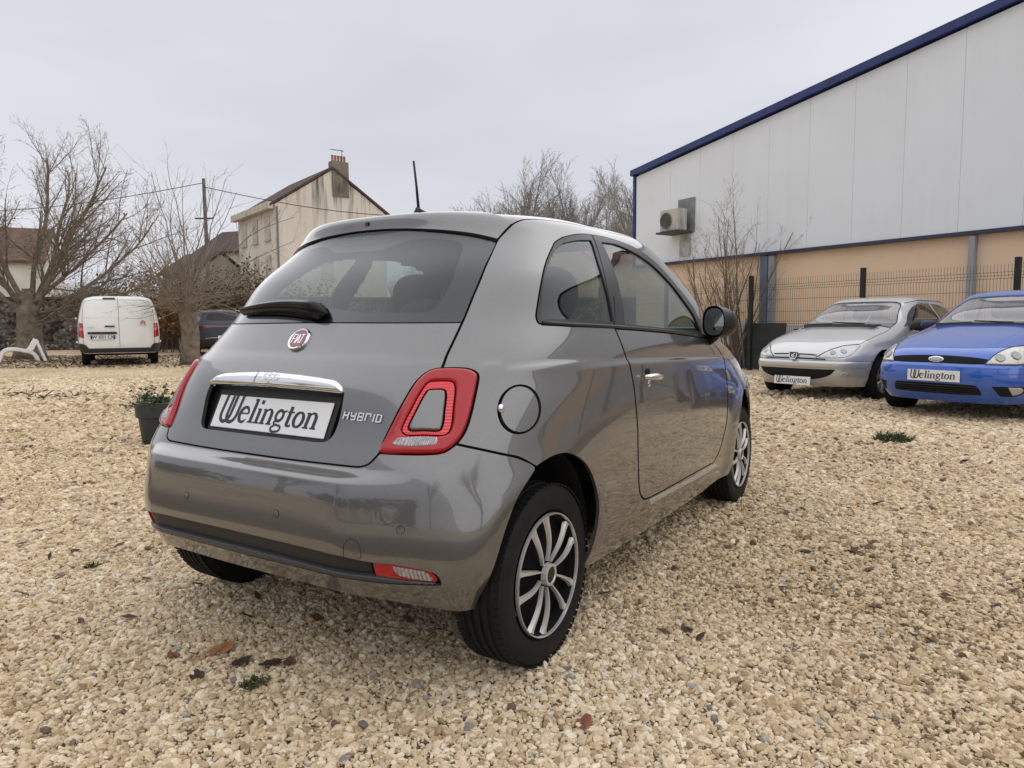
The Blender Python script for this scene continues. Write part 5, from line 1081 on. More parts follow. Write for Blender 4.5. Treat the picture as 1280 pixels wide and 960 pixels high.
    hide = inside(rearopen, q) | inside(k['qglass'], q) | inside(k['dglass'], q) | inside([(pi+.1, .90), wse[0], wse[-1], (pi+.1, 1.26)], q)
    hide |= inside([(0, .50), (.40, .50), (.40, .70), (0, .70), (-.1, .6)], q)
    for wx in (0., 2.3): hide |= (np.hypot(pc[:, 0]-wx, (pc[:, 2]-.30)) < .37) & (pc[:, 2] < .70) & (pc[:, 1] > .4)
    hide |= (q[:, 1] < .07) & (q[:, 0] < .8)
    hide = hide.reshape(nv-1, nu-1)
    for i in range(nv-1):
        for j in range(nu-1):
            if not hide[i, j]: F.append((idx(i, j), idx(i, j+1), idx(i+1, j+1), idx(i+1, j)))
    Pf = P.reshape(-1, 3); n0 = len(Pf); Pm = Pf*np.array([1, -1, 1])
    mesh_obj('inner_shell', np.concatenate([Pf, Pm]), F+[tuple(a+n0 for a in f[::-1]) for f in F], M_INNER, R, True)
    # ---- underside, wheel housings, axle
    b = MB(); b.box((1.2, 0, .25), (2.2, 1.10, .05)); b.box((-.05, 0, .40), (.62, .9, .03)); b.build('underbody', M_INNER, R)
    for wx in (0, 2.3):
        for sg in (-1, 1):
            b = MB(); n = 20; V = []; 
            for a in np.linspace(.12, pi-.12, n):
                for y_ in (.745-.075*max(0, -cos(a) if wx == 0 else cos(a)), .50): V.append((wx+.318*cos(a), sg*y_, .31+.355*sin(a)))
            F = [(2*i, 2*i+1, 2*i+3, 2*i+2) for i in range(n-1)]+[tuple(range(1, 2*n, 2))]
            b.add(V, F); b.build('wheel_housing', M_INNER, R)
    b = MB(); b.tube([(0, -.6, .27), (0, .6, .27)], .035, 10); b.build('rear_axle', M_INNER, R)
    b = MB(); b.tube([(-.36, .18, .30), (-.30, .2, .30), (.1, .22, .28)], [.03, .07, .06], 10); b.build('exhaust', M_INNER, R, smooth=True)
    # ---- interior
    def seat(cx, cy, rear=False):
        e = empty('seat', (cx, cy, .30), 0, R)
        b = MB(); b.box((0, 0, .10), (.48, .50, .18)); b.build('seat_cushion', M_SEAT, e, bevel=.05, seg=3)
        b = MB(); b.box((-.27, 0, .42), (.14, .48, .60), ax=np.array([[cos(.25), 0, sin(.25)], [0, 1, 0], [-sin(.25), 0, cos(.25)]])); b.build('seat_back', M_SEAT, e, bevel=.06, seg=3)
        b = MB(); b.add(*ball((-.40, 0, .86), (.055, .135, .115), 2.6)); b.build('headrest', M_SEAT, e, smooth=True)
        
        for q_ in (-.06, .06): b = MB(); b.tube([(-.39, q_, .70), (-.40, q_, .82)], .007, 6); b.build('headrest_post', M_CHROME, e)
    for sy in (-.35, .35): seat(1.15, sy)
    b = MB(); b.box((.36, 0, .47), (.45, 1.1, .16)); b.box((.10, 0, .72), (.16, 1.05, .50), ax=np.array([[cos(.3), 0, sin(.3)], [0, 1, 0], [-sin(.3), 0, cos(.3)]])); b.build('rear_bench', M_SEAT, R, bevel=.05, seg=3)
    for sy in (-.28, .28):
        b = MB(); b.add(*ball((.045, sy, 1.045), (.05, .12, .085), 2.6)); b.build('rear_headrest', M_SEAT, R, smooth=True)
    b = MB(); b.box((1.82, 0, .82), (.40, 1.22, .22)); b.build('dashboard', M_DASH, R, bevel=.06, seg=3)
    b = MB(); b.tube([Vector((1.50+.05*sin(a), .35+.18*cos(a), .90+.18*sin(a)*.9)) for a in np.linspace(0, 2*pi, 33)], .016, 8, cap=False); b.box((1.53, .35, .90), (.05, .12, .08)); b.tube([(1.53, .35, .9), (1.75, .35, .82)], .03, 8); b.build('steering_wheel', M_BLACK, R, angle=.8)
    b = MB(); b.box((1.0, 0, .27), (2.0, 1.3, .02)); b.build('cabin_floor', M_INNER, R)
    b = MB(); b.add(*ball((1.36, 0, 1.30), (.015, .11, .035), 2.6)); b.build('inner_mirror', M_BLACK, R, smooth=True)
    # ---- aerial
    b = MB(); b.tube([(.335, 0, 1.462), (.345, 0, 1.492), (.350, 0, 1.498)], [.016, .010, .006], 10); b.tube([(.342, 0, 1.485), (.39, 0, 1.476), (.45, 0, 1.468)], [.011, .011, .004], 8); b.tube([(.348, 0, 1.490), (.337, 0, 1.58), (.323, 0, 1.669)], [.0058, .0046, .0042], 8); b.build('roof_aerial', M_BLACK, R, smooth=True)
    for x in (0, 2.3):
        for sg in (-1, 1): fiat_wheel(R, x, sg)
    return R
def ball(c, r, n=2., nu=20, nv=12):
    """superellipsoid"""
    V = []; F = []; f = lambda t, e: np.sign(t)*abs(t)**e; e = 2./n
    for i in range(nv+1):
        a = -pi/2+pi*i/nv
        for j in range(nu):
            t = 2*pi*j/nu; V.append((c[0]+r[0]*f(cos(a), e)*f(cos(t), e), c[1]+r[1]*f(cos(a), e)*f(sin(t), e), c[2]+r[2]*f(sin(a), e)))
    for i in range(nv):
        for j in range(nu): F.append((i*nu+j, i*nu+(j+1) % nu, (i+1)*nu+(j+1) % nu, (i+1)*nu+j))
    return V, F
FIAT = build_fiat()
# ------------------------------------------------------------ the other vehicles
def arch_uv(S, wx, r, zc, lo, hi, zmin, n=18, flat_=1.06):
    return [S.inv(x=wx-r*cos(a), z=max(zc+r*flat_*sin(a), zmin), lo=lo, hi=hi) for a in np.linspace(radians(-12), radians(192), n)]
def seam(name, S, uv, parent, side, rad=.0035, off=.001, m_=None, step=.02):
    mm = np.array([1, -1 if side == 'R' else 1, 1]); uv = np.array(uv, float); Q = []
    for a, b in zip(uv[:-1], uv[1:]):
        k = max(2, int(np.linalg.norm(b-a)/step)); Q += [a+(b-a)*t for t in np.arange(k)/k]
    Q.append(uv[-1]); Q = np.array(Q); P3 = S.P(Q[:, 0], Q[:, 1])*mm+S.N(Q[:, 0], Q[:, 1])*mm*off
    b = MB(); b.tube(P3, rad, 5); return b.build(name, m_ or M_SEAL, parent)
def alloy_wheel(parent, x, yc, side, r, rim, spokes=5, m_=None, dark=None):
    we, fy = make_wheel(parent, x, side*yc, side, r, .19, rim); o = side*.085; m_ = m_ or mat('worn_alloy', (.34, .33, .31), .38, .7)
    b = MB(); b.lathe([(.001, o*.55), (rim*.55, o*.5), (rim*.93, o*.55), (rim, o*.95)], 40); b.build('rim', dark or M_BLACK, we, angle=.5)
    b = MB(); b.lathe([(rim*.91, o*.9), (rim*.93, o*1.0), (rim*1.0, o*1.02), (rim*1.01, o*.85)], 40); b.build('rim_lip', m_, we, angle=.6)
    for k in range(spokes):
        a = 2*pi*k/spokes+.3; V = []; F = []
        for t in np.linspace(0, 1, 6):
            rr = rim*(.12+.82*t); w_ = rim*(.13+.16*t*t); h_ = o*(.95+.05*t)
            for q, dh in ((-1, .018), (-.7, 0), (.7, 0), (1, .018)): V.append((rr*cos(a)-sin(a)*w_*q, h_-side*dh, rr*sin(a)+cos(a)*w_*q))
        for i in range(5):
            for j in range(3): F.append((i*4+j, i*4+j+1, i*4+5+j, i*4+4+j))
        b = MB(); b.add(V, F); b.build('spoke', m_, we, angle=.8)
    b = MB(); b.lathe([(.001, o*1.04), (rim*.15, o*1.03), (rim*.2, o*.9)], 24); b.build('hub_cap', m_, we, angle=.6); return we
def half_body(S, fa, ra, ws, rw, ufb=None):
    """outline of half the painted shell: wheel arches cut from below, windscreen ws and rear window rw notched out"""
    return [(0, 0)]+[(ra[0][0]-.01, 0)]+ra+[(ra[-1][0]+.01, 0), (fa[0][0]-.01, 0)]+fa+[(fa[-1][0]+.01, 0), (pi, 0)]+ws+[(pi, S.v1), (0, S.v1)]+rw
def inner_cabin(R, wb, zf, hgt, w, seats=True, roofz=None):
    b = MB(); b.box((wb*.45, 0, .27), (wb+.2, w*1.6, .06)); b.build('floor_pan', M_INNER, R)
    b = MB(); b.box((wb-.45, 0, zf-.10), (.45, w*1.62, .24)); b.build('dashboard', M_DASH, R, bevel=.05)
    for sy in (-.36, .36):
        e = empty('seat', (wb*.5, sy, .3), 0, R)
        b = MB(); b.box((0, 0, .10), (.48, .50, .18)); b.build('seat_cushion', M_SEAT, e, bevel=.05)
        b = MB(); b.box((-.27, 0, .42), (.14, .48, .58), ax=np.array([[cos(.25), 0, sin(.25)], [0, 1, 0], [-sin(.25), 0, cos(.25)]])); b.build('seat_back', M_SEAT, e, bevel=.06)
        b = MB(); b.add(*ball((-.40, 0, .86), (.055, .13, .10), 2.6)); b.build('headrest', M_SEAT, e, smooth=True)
    b = MB(); b.box((.28, 0, .62), (.5, w*1.4, .5)); b.build('rear_bench', M_SEAT, R, bevel=.06)
    b = MB(); b.tube([Vector((wb-.78+.05*sin(a), .36+.18*cos(a), zf-.04+.17*sin(a))) for a in np.linspace(0, 2*pi, 25)], .016, 6, cap=False); b.build('steering_wheel', M_BLACK, R, smooth=True)
def wheel_wells(R, xs, y, r, zc):
    for wx in xs:
        for sg in (-1, 1):
            b = MB(); n = 14; V = []
            for a in np.linspace(.05, pi-.05, n):
                for y_ in (y-.03, y-.30): V.append((wx+r*cos(a), sg*y_, zc+r*sin(a)))
            b.add(V, [(2*i, 2*i+1, 2*i+3, 2*i+2) for i in range(n-1)]+[tuple(range(1, 2*n, 2))]); b.build('wheel_housing', M_INNER, R)
M_HLBACK = mat('headlamp_reflector', (.55, .56, .56), .22, .55, 1., bump=(30, .6, .02)); M_HLYEL = mat('aged_headlamp_lens', (.60, .60, .54), .18, .35, 1., bump=(24, .6, .02))
M_BOWL = mat('lamp_reflector_bowl', (.34, .35, .35), .3, .8); M_WSG = glass_mat('windscreen_glass', (.70, .74, .76), 1.9, sky_sheen=.22); M_SIDEG = glass_mat('car_side_glass', (.48, .52, .50), 1.4)
def door_mirror(parent, c, side, m_, s_=1.):
    b = MB(); b.add(*ball(c, (.085*s_, .115*s_, .072*s_), 2.6)); o = b.build('door_mirror', m_, parent, smooth=True)
    b = MB(); b.tube([(c[0]-.01, c[1]-side*.08, c[2]-.02), (c[0]-.02, c[1]-side*.20, c[2]-.05)], [.03, .045], 8); b.build('mirror_foot', M_BLACK, o, smooth=True)
def front_wipers(R, S, spans):
    for (u0, v0, s0, u1, v1, s1) in spans:
        P3 = []
        for t in np.linspace(0, 1, 12):
            y0 = s0*(pi-u0); y1 = s1*(pi-u1); y = y0*(1-t)+y1*t; u = pi-abs(y); sg = 1 if y >= 0 else -1; v = v0*(1-t)+v1*t
            P3.append(S.P(u, v)*np.array([1, sg, 1])+S.N(u, v)*np.array([1, sg, 1])*.015)
        b = MB(); b.tube(P3, np.linspace(.013, .007, 12), 6); b.build('windscreen_wiper', M_BLACK, R, smooth=True)
# ---- silver hatchback
def silver_car():
    rows = [(0,.77,.19,0,1.2,-.52,.25,5,3.13,.20,4.7),(.10,.80,.28,0,1.2,-.58,.35,5,3.22,.30,4.7),(.22,.818,.40,0,1.2,-.60,.47,5,3.26,.42,4.5),(.34,.826,.52,0,1.2,-.60,.58,4.8,3.265,.53,4.3),(.46,.826,.64,.005,1.2,-.58,.70,4.6,3.23,.63,4.1),(.56,.82,.74,.01,1.2,-.55,.79,4.4,3.13,.70,3.9),(.66,.808,.83,.02,1.2,-.51,.87,4.2,2.93,.785,4.1),(.75,.79,.90,.03,1.2,-.47,.94,4,2.62,.865,4.2),(.86,.762,.985,.035,1.15,-.38,1.03,3.8,2.08,.985,4.4),(1.02,.705,1.12,.02,1.1,-.25,1.17,3.8,1.80,1.125,4.4),(1.18,.635,1.26,.01,1.05,-.10,1.29,3.8,1.50,1.275,4.3),(1.29,.57,1.35,0,.95,-.02,1.37,3.6,1.31,1.362,4.),(1.37,.49,1.385,0,.85,.05,1.395,3,1.14,1.395,3.6),(1.52,.33,1.41,0,.75,.2,1.408,2.6,.85,1.412,3.2),(1.68,.16,1.42,0,.65,.32,1.415,2.5,.75,1.42,3),(1.84,0,1.423,0,.55,.42,1.42,2.4,.68,1.422,3)]
    def post(p):
        x, y, z = p[..., 0].copy(), p[..., 1].copy(), p[..., 2]; ay = np.abs(y)
        for wx in (0., 2.442):
            r = np.hypot(x-wx, z-.30); y = y+np.sign(y)*.018*np.exp(-((r-.36)/.07)**2)*sstep(.75, .6, z)*sstep(.5, .65, ay)
        x = x+np.where(x > 2.4, .018*sstep(.43, .46, z)*sstep(.535, .505, z)+.010*sstep(.27, .24, z), 0)
        return np.stack([x, y, z], -1)
    S = Surf(rows, post); R = empty('hatchback_car', (11.17, -1.17, 0), radians(158.9)); tag(R, 'silver hatchback with black lower grille parked before the mesh fence', 'car')
    PM = paint_mat('silver_metallic_paint', (.55, .55, .55), .4, .33, 1., .15)
    fa = arch_uv(S, 2.442, .345, .31, 1.2, pi, .215)[::1]; fa = fa; ra = arch_uv(S, 0., .345, .31, 0, 1.5, .215)
    ws = [(pi, .872), (2.75, .866), (2.50, .850), (2.345, .832), (2.345, .93), (2.355, 1.06), (2.385, 1.19), (2.45, 1.222), (2.62, 1.238), (pi, 1.245)]
    rw = [(0, 1.24), (.50, 1.225), (.60, 1.17), (.63, 1.0), (.58, .925), (0, .92)]
    dw = [(2.20, .858), (2.195, 1.0), (2.16, 1.11), (2.06, 1.178), (1.75, 1.216), (1.36, 1.218), (1.29, 1.0), (1.275, .866)]
    qw = [(1.245, .868), (1.262, 1.0), (1.315, 1.214), (1.10, 1.185), (.90, 1.10), (.82, 1.0), (.86, .90), (.93, .872)]
    intake = [(pi, .228), (2.85, .229), (2.560, .231), (2.548, .222), (2.60, .158), (2.73, .108), (2.9, .088), (pi, .082)]
    panel('body_shell', R, S, half_body(S, fa, ra, ws, rw)[:0]+half_body(S, fa, ra, ws, rw), PM, 'C', holes=[dw, qw], h=.03, gap=0, corner=55, flange=.02)
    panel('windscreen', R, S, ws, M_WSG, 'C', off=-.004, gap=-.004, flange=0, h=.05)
    panel('windscreen_seal', R, S, ws+[(pi, 1.232), (2.62, 1.224), (2.46, 1.206), (2.405, 1.18), (2.372, 1.06), (2.362, .93), (2.365, .846), (2.50, .866), (2.75, .884), (pi, .89)], M_SEAL, 'C', off=-.001, gap=0, flange=0, h=.03)
    panel('rear_window', R, S, rw, M_SIDEG, 'C', off=-.004, gap=-.004, flange=0, h=.05)
    for sd in 'RL':
        sg = -1 if sd == 'R' else 1; mm = np.array([1, sg, 1])
        panel('door_window', R, S, dw, M_SIDEG, sd, off=-.005, gap=-.004, flange=0, h=.05); panel('quarter_window', R, S, qw, M_SIDEG, sd, off=-.005, gap=-.004, flange=0, h=.05)
        hl = [(2.79, .395), (2.731, .442), (2.633, .540), (2.548, .589), (2.466, .603), (2.405, .609), (2.378, .590), (2.384, .522), (2.41, .447), (2.454, .408), (2.537, .390), (2.661, .387)]
        lamp = panel('headlamp', R, S, hl, M_HLBACK, sd, off=.004, pillow=.012, gap=0, flange=.02, h=.02, corner=70)
        for (u, v, r_) in ((2.60, .475, .036), (2.50, .50, .040)):
            c_ = S.P(u, v)*mm; n_ = S.N(u, v)*mm; q_ = Vector(n_).to_track_quat('Z', 'Y').to_matrix().to_4x4(); b = MB(); b.lathe([(.0005, .010), (r_*.5, .007), (r_*.9, .009), (r_, .006)], 20, axis='z'); o = b.build('lamp_bowl', M_BOWL, lamp, angle=.5); o.data.transform(Matrix.Translation(c_) @ q_)
        seam('lamp_edge', S, hl[:6], R, sd, .004, .006)
        seam('bonnet_seam', S, [(2.40, .615), (2.36, .70), (2.325, .785), (2.335, .83)], R, sd, .0035, 0)
        seam('door_seam', S, [S.inv(x=1.83, z=z_, lo=1.2, hi=2.4) for z_ in (.88, .75, .6, .42, .33)]+[S.inv(x=x_, z=.30, lo=.9, hi=2.3) for x_ in (1.7, 1.2, .72)]+[S.inv(x=.66, z=z_, lo=.8, hi=2.) for z_ in (.42, .6, .8, .95)], R, sd, .003, 0)
        fog = [(2.454+.050*cos(a), .158+.036*sin(a)) for a in np.linspace(0, 2*pi, 17)[:-1]]
        panel('fog_lamp', R, S, fog, M_HLBACK, sd, off=.003, pillow=.008, gap=0, flange=.01, h=.012)
        seam('bumper_seam', S, [(2.235, .335), (2.40, .345), (2.66, .350), (pi, .345)], R, sd, .0035, 0)
        door_mirror(R, (1.66, sg*.90, .985), sg, M_BLACK, 1.1) if sg > 0 else None
        seam('roof_gutter', S, [(2.33, 1.21), (2.0, 1.262), (1.6, 1.272), (1.2, 1.262), (.85, 1.225)], R, sd, .005, 0)
    panel('lower_grille', R, S, intake, M_INNER, 'C', off=.002, gap=0, flange=.004, h=.03)
    panel('grille_slot', R, S, [(pi, .452), (2.92, .449), (2.78, .440), (2.79, .424), (2.92, .430), (pi, .433)], M_INNER, 'C', off=.002, gap=0, flange=.004)
    panel('grille_slot', R, S, [(pi, .388), (2.85, .386), (2.66, .380), (2.66, .362), (2.85, .366), (pi, .368)], M_INNER, 'C', off=.002, gap=0, flange=.004)
    # badge: shield with rampant animal in bright strokes
    bc = Vector((3.272, 0, .592)); Mx = Matrix.Translation(bc) @ Matrix(((0, 1, 0), (-.12, 0, 1), (1, 0, .12))).transposed().to_4x4()
    b = MB(); V = [(-.062, .05, 0), (.062, .05, 0), (.055, .0, 0), (.03, -.045, 0), (-.03, -.045, 0), (-.055, .0, 0)]; b.add(V+[(x*.8, y*.8, .012) for x, y, z in V], [(0, 1, 7, 6), (1, 2, 8, 7), (2, 3, 9, 8), (3, 4, 10, 9), (4, 5, 11, 10), (5, 0, 6, 11), (6, 7, 8, 9, 10, 11)]); o = b.build('badge', M_INNER, R); o.data.transform(Mx)
    b = MB()
    for q in ([(-.052, .04), (-.048, -.01), (-.03, -.04), (.03, -.04), (.048, -.01), (.052, .04)], [(.012, .034), (.0, .01), (-.008, -.012), (.014, -.03)], [(-.006, -.01), (-.022, -.03)], [(.0, .012), (-.026, .018)], [(-.002, .0), (-.026, -.004)], [(.008, .02), (.028, .034)], [(.004, -.012), (.026, .0)]): V, F = stroke(q, .011, thick=.004); b.add(V, F)
    o = b.build('badge_emblem', M_CHROME, R); o.data.transform(Mx @ Matrix.Translation((0, 0, .012)))
    dealer_plate('number_plate', R, Vector((3.262, -.02, .265)), (0, 1, 0), (-.10, 0, 1), .52, .11)
    front_wipers(R, S, ((2.75, .868, 1, 2.90, .895, -1), (2.95, .868, -1, 2.42, .865, -1)))
    inner_cabin(R, 2.442, .98, 1.42, .70)
    for uu, vv in ((2.55, .74), (2.60, .735)): 
        c_ = S.P(uu-.15, vv+.075)*np.array([1, -1, 1]); b = MB(); b.box(c_, (.05, .07, .01)); b.build('bonnet_vent', M_INNER, R)
    wheel_wells(R, (0, 2.442), .80, .335, .30)
    for wx in (0, 2.442):
        for sg in (-1, 1): alloy_wheel(R, wx, .715, sg, .292, .192, 7)
    return R
# ---- blue hatchback
def blue_car():
    rows = [(0,.78,.20,0,1.2,-.52,.27,5,3.20,.20,4.4),(.10,.81,.29,0,1.2,-.58,.37,5,3.27,.29,4.6),(.22,.832,.41,0,1.2,-.60,.49,5,3.31,.41,4.6),(.34,.84,.53,0,1.2,-.60,.60,4.8,3.315,.53,4.4),(.46,.84,.65,.005,1.2,-.58,.72,4.6,3.29,.64,4.2),(.56,.834,.75,.01,1.2,-.55,.81,4.4,3.21,.73,3.9),(.66,.822,.84,.02,1.2,-.51,.89,4.2,3.00,.805,3.9),(.76,.80,.915,.03,1.2,-.47,.97,4,2.70,.885,4.0),(.88,.765,1.01,.035,1.15,-.38,1.06,3.8,2.22,.995,3.8),(1.04,.705,1.15,.02,1.1,-.25,1.20,3.8,1.93,1.14,3.6),(1.19,.645,1.275,.01,1.05,-.10,1.31,3.8,1.64,1.28,3.5),(1.30,.585,1.36,0,.95,-.02,1.375,3.6,1.45,1.37,3.4),(1.38,.50,1.395,0,.85,.05,1.40,3,1.28,1.405,3.2),(1.53,.33,1.42,0,.75,.2,1.416,2.6,.92,1.425,3.),(1.69,.16,1.43,0,.65,.32,1.425,2.5,.80,1.431,2.9),(1.85,0,1.432,0,.55,.42,1.43,2.4,.70,1.432,2.9)]
    def post(p):
        x, y, z = p[..., 0].copy(), p[..., 1].copy(), p[..., 2]; ay = np.abs(y)
        for wx in (0., 2.486):
            r = np.hypot(x-wx, z-.30); y = y+np.sign(y)*.014*np.exp(-((r-.36)/.07)**2)*sstep(.75, .6, z)*sstep(.5, .65, ay)
        x = x+np.where(x > 2.4, .020*sstep(.60, .575, z)*sstep(.30, .40, z), 0)
        return np.stack([x, y, z], -1)
    S = Surf(rows, post); R = empty('hatchback_car', (9.82, -2.98, 0), radians(156.)); tag(R, 'bright blue hatchback with dark slim grille, nearest parked car on the right', 'car')
    PM = paint_mat('royal_blue_paint', (.012, .10, .50), .2, .3, 1., .12)
    fa = arch_uv(S, 2.486, .345, .31, 1.2, pi, .225); ra = arch_uv(S, 0., .345, .31, 0, 1.5, .225)
    ws = [(pi, .892), (2.75, .886), (2.50, .868), (2.36, .848), (2.36, .95), (2.372, 1.08), (2.40, 1.20), (2.47, 1.232), (2.64, 1.248), (pi, 1.255)]
    rw = [(0, 1.25), (.50, 1.235), (.60, 1.18), (.63, 1.01), (.58, .935), (0, .93)]
    dw = [(2.21, .874), (2.205, 1.0), (2.16, 1.12), (2.06, 1.188), (1.75, 1.226), (1.36, 1.228), (1.29, 1.01), (1.275, .882)]
    qw = [(1.245, .884), (1.262, 1.01), (1.315, 1.224), (1.10, 1.195), (.90, 1.11), (.82, 1.01), (.86, .91), (.93, .888)]
    panel('body_shell', R, S, half_body(S, fa, ra, ws, rw), PM, 'C', holes=[dw, qw], h=.03, gap=0, corner=55, flange=.02)
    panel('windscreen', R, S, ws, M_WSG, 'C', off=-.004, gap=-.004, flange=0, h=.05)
    panel('windscreen_seal', R, S, ws+[(pi, 1.243), (2.64, 1.235), (2.49, 1.217), (2.42, 1.19), (2.388, 1.08), (2.378, .95), (2.38, .865), (2.50, .886), (2.75, .906), (pi, .912)], M_SEAL, 'C', off=-.001, gap=0, flange=0, h=.03)
    panel('rear_window', R, S, rw, M_SIDEG, 'C', off=-.004, gap=-.004, flange=0, h=.05)
    for sd in 'RL':
        sg = -1 if sd == 'R' else 1; mm = np.array([1, sg, 1])
        panel('door_window', R, S, dw, M_SIDEG, sd, off=-.005, gap=-.004, flange=0, h=.05); panel('quarter_window', R, S, qw, M_SIDEG, sd, off=-.005, gap=-.004, flange=0, h=.05)
        hl = [(2.645, .424), (2.605, .500), (2.568, .560), (2.515, .622), (2.445, .640), (2.345, .636), (2.30, .60), (2.30, .50), (2.345, .432), (2.43, .422)]
        lamp = panel('headlamp', R, S, hl, M_HLYEL, sd, off=.004, pillow=.016, gap=0, flange=.02, h=.02, corner=62)
        for (u, v, r_) in ((2.54, .495, .045), (2.44, .52, .05)):
            c_ = S.P(u, v)*mm; n_ = S.N(u, v)*mm; q_ = Vector(n_).to_track_quat('Z', 'Y').to_matrix().to_4x4(); b = MB(); b.lathe([(.0005, .012), (r_*.5, .008), (r_*.9, .011), (r_, .006)], 20, axis='z'); o = b.build('lamp_bowl', M_BOWL, lamp, angle=.5); o.data.transform(Matrix.Translation(c_) @ q_)
        seam('lamp_edge', S, hl+hl[:1], R, sd, .0035, .002)
        seam('bonnet_seam', S, [(2.44, .645), (2.40, .72), (2.355, .80), (2.35, .845)], R, sd, .0035, 0)
        seam('bonnet_crease', S, [(2.75, .52), (2.66, .64), (2.62, .75), (2.60, .85)], R, sd, .003, -.0015, PM)
        seam('bumper_seam', S, [(2.28, .412), (2.43, .412), (2.64, .412)], R, sd, .0035, 0)
        seam('door_seam', S, [S.inv(x=1.86, z=z_, lo=1.2, hi=2.4) for z_ in (.90, .75, .6, .42, .33)]+[S.inv(x=x_, z=.30, lo=.9, hi=2.3) for x_ in (1.7, 1.2, .72)]+[S.inv(x=.66, z=z_, lo=.8, hi=2.) for z_ in (.42, .6, .8, .97)], R, sd, .003, 0)
        bay = panel('fog_recess', R, S, [(2.565, .198), (2.361, .200), (2.345, .16), (2.375, .115), (2.44, .094), (2.514, .100)], M_INNER, sd, off=.002, gap=0, flange=.006, h=.02)
        panel('fog_lamp', bay, S, [(2.455, .190), (2.372, .190), (2.358, .16), (2.385, .122), (2.43, .106)], M_HLBACK, sd, off=.006, pillow=.006, gap=0, flange=.006, h=.012)
        door_mirror(R, (1.64, sg*.88, 1.00), sg, mat('dark_blue_mirror', (.03, .035, .09), .4), .75)
        panel('bumper_moulding', R, S, [(2.56, .36), (2.35, .36), (2.30, .34), (2.35, .318), (2.56, .318)], PM, sd, off=.004, pillow=.006, gap=0, flange=.006, h=.02)
    panel('grille', R, S, [(pi, .508), (3.0, .507), (2.80, .498), (2.68, .486), (2.625, .476), (2.650, .424), (2.80, .420), (pi, .424)], M_INNER, 'C', off=.003, gap=0, flange=.004, h=.03)
    low = panel('lower_grille', R, S, [(pi, .206), (2.85, .206), (2.70, .204), (2.66, .15), (2.655, .104), (2.85, .098), (pi, .096)], M_INNER, 'C', off=.002, gap=0, flange=.004, h=.03)
    for v_ in (.12, .142, .164, .186):
        ua = 2.68; uu = np.concatenate([np.linspace(ua, pi, 14)]); P3 = [S.P(u, v_)*np.array([1, 1, 1])+S.N(u, v_)*.010 for u in uu]+[S.P(u, v_)*np.array([1, -1, 1])+S.N(u, v_)*np.array([1, -1, 1])*.010 for u in uu[::-1]]
        b = MB(); b.tube(P3, .006, 5); b.build('grille_bar', M_BLACK, low, smooth=True)
    bc = Vector(S.P(pi, .463)+S.N(pi, .463)*.006); Mx = Matrix.Translation(bc) @ Matrix(((0, 1, 0), (-.15, 0, 1), (1, 0, .15))).transposed().to_4x4()
    b = MB(); b.add(*ball((0, 0, 0), (.078, .032, .010), 2.)); o = b.build('badge_rim', M_CHROME, R, smooth=True); o.data.transform(Mx)
    b = MB(); b.add(*ball((0, 0, .004), (.066, .024, .009), 2.)); o = b.build('badge_field', mat('faded_badge_enamel', (.33, .36, .40), .2, coat=1.), R, smooth=True); o.data.transform(Mx)
    b = MB()
    for q in ([(-.045, .012), (-.036, -.012)], [(-.046, .010), (-.024, .012)], [(-.040, .0), (-.027, .001)], arc(-.012, -.004, .009, .009, 0, 360, 12), [(.006, -.013), (.007, .004), (.016, .004)], arc(.028, -.004, .008, .009, 0, 360, 12), [(.036, .014), (.037, -.013)]): V, F = stroke(q, .0045, thick=.0015); b.add(V, F)
    o = b.build('badge_lettering', M_CHROME, R); o.data.transform(Mx @ Matrix.Translation((0, 0, .0125)))
    dealer_plate('number_plate', R, Vector((3.344, 0, .474)), (0, 1, 0), (0, 0, 1), .52, .115)
    front_wipers(R, S, ((2.80, .893, 1, 2.95, .918, -1), (2.95, .893, -1, 2.45, .885, -1)))
    inner_cabin(R, 2.486, 1.0, 1.43, .71)
    wheel_wells(R, (0, 2.486), .81, .335, .30)
    for wx in (0, 2.486):
        for sg in (-1, 1): alloy_wheel(R, wx, .735, sg, .295, .185, 7)
    return R
silver_car(); blue_car()
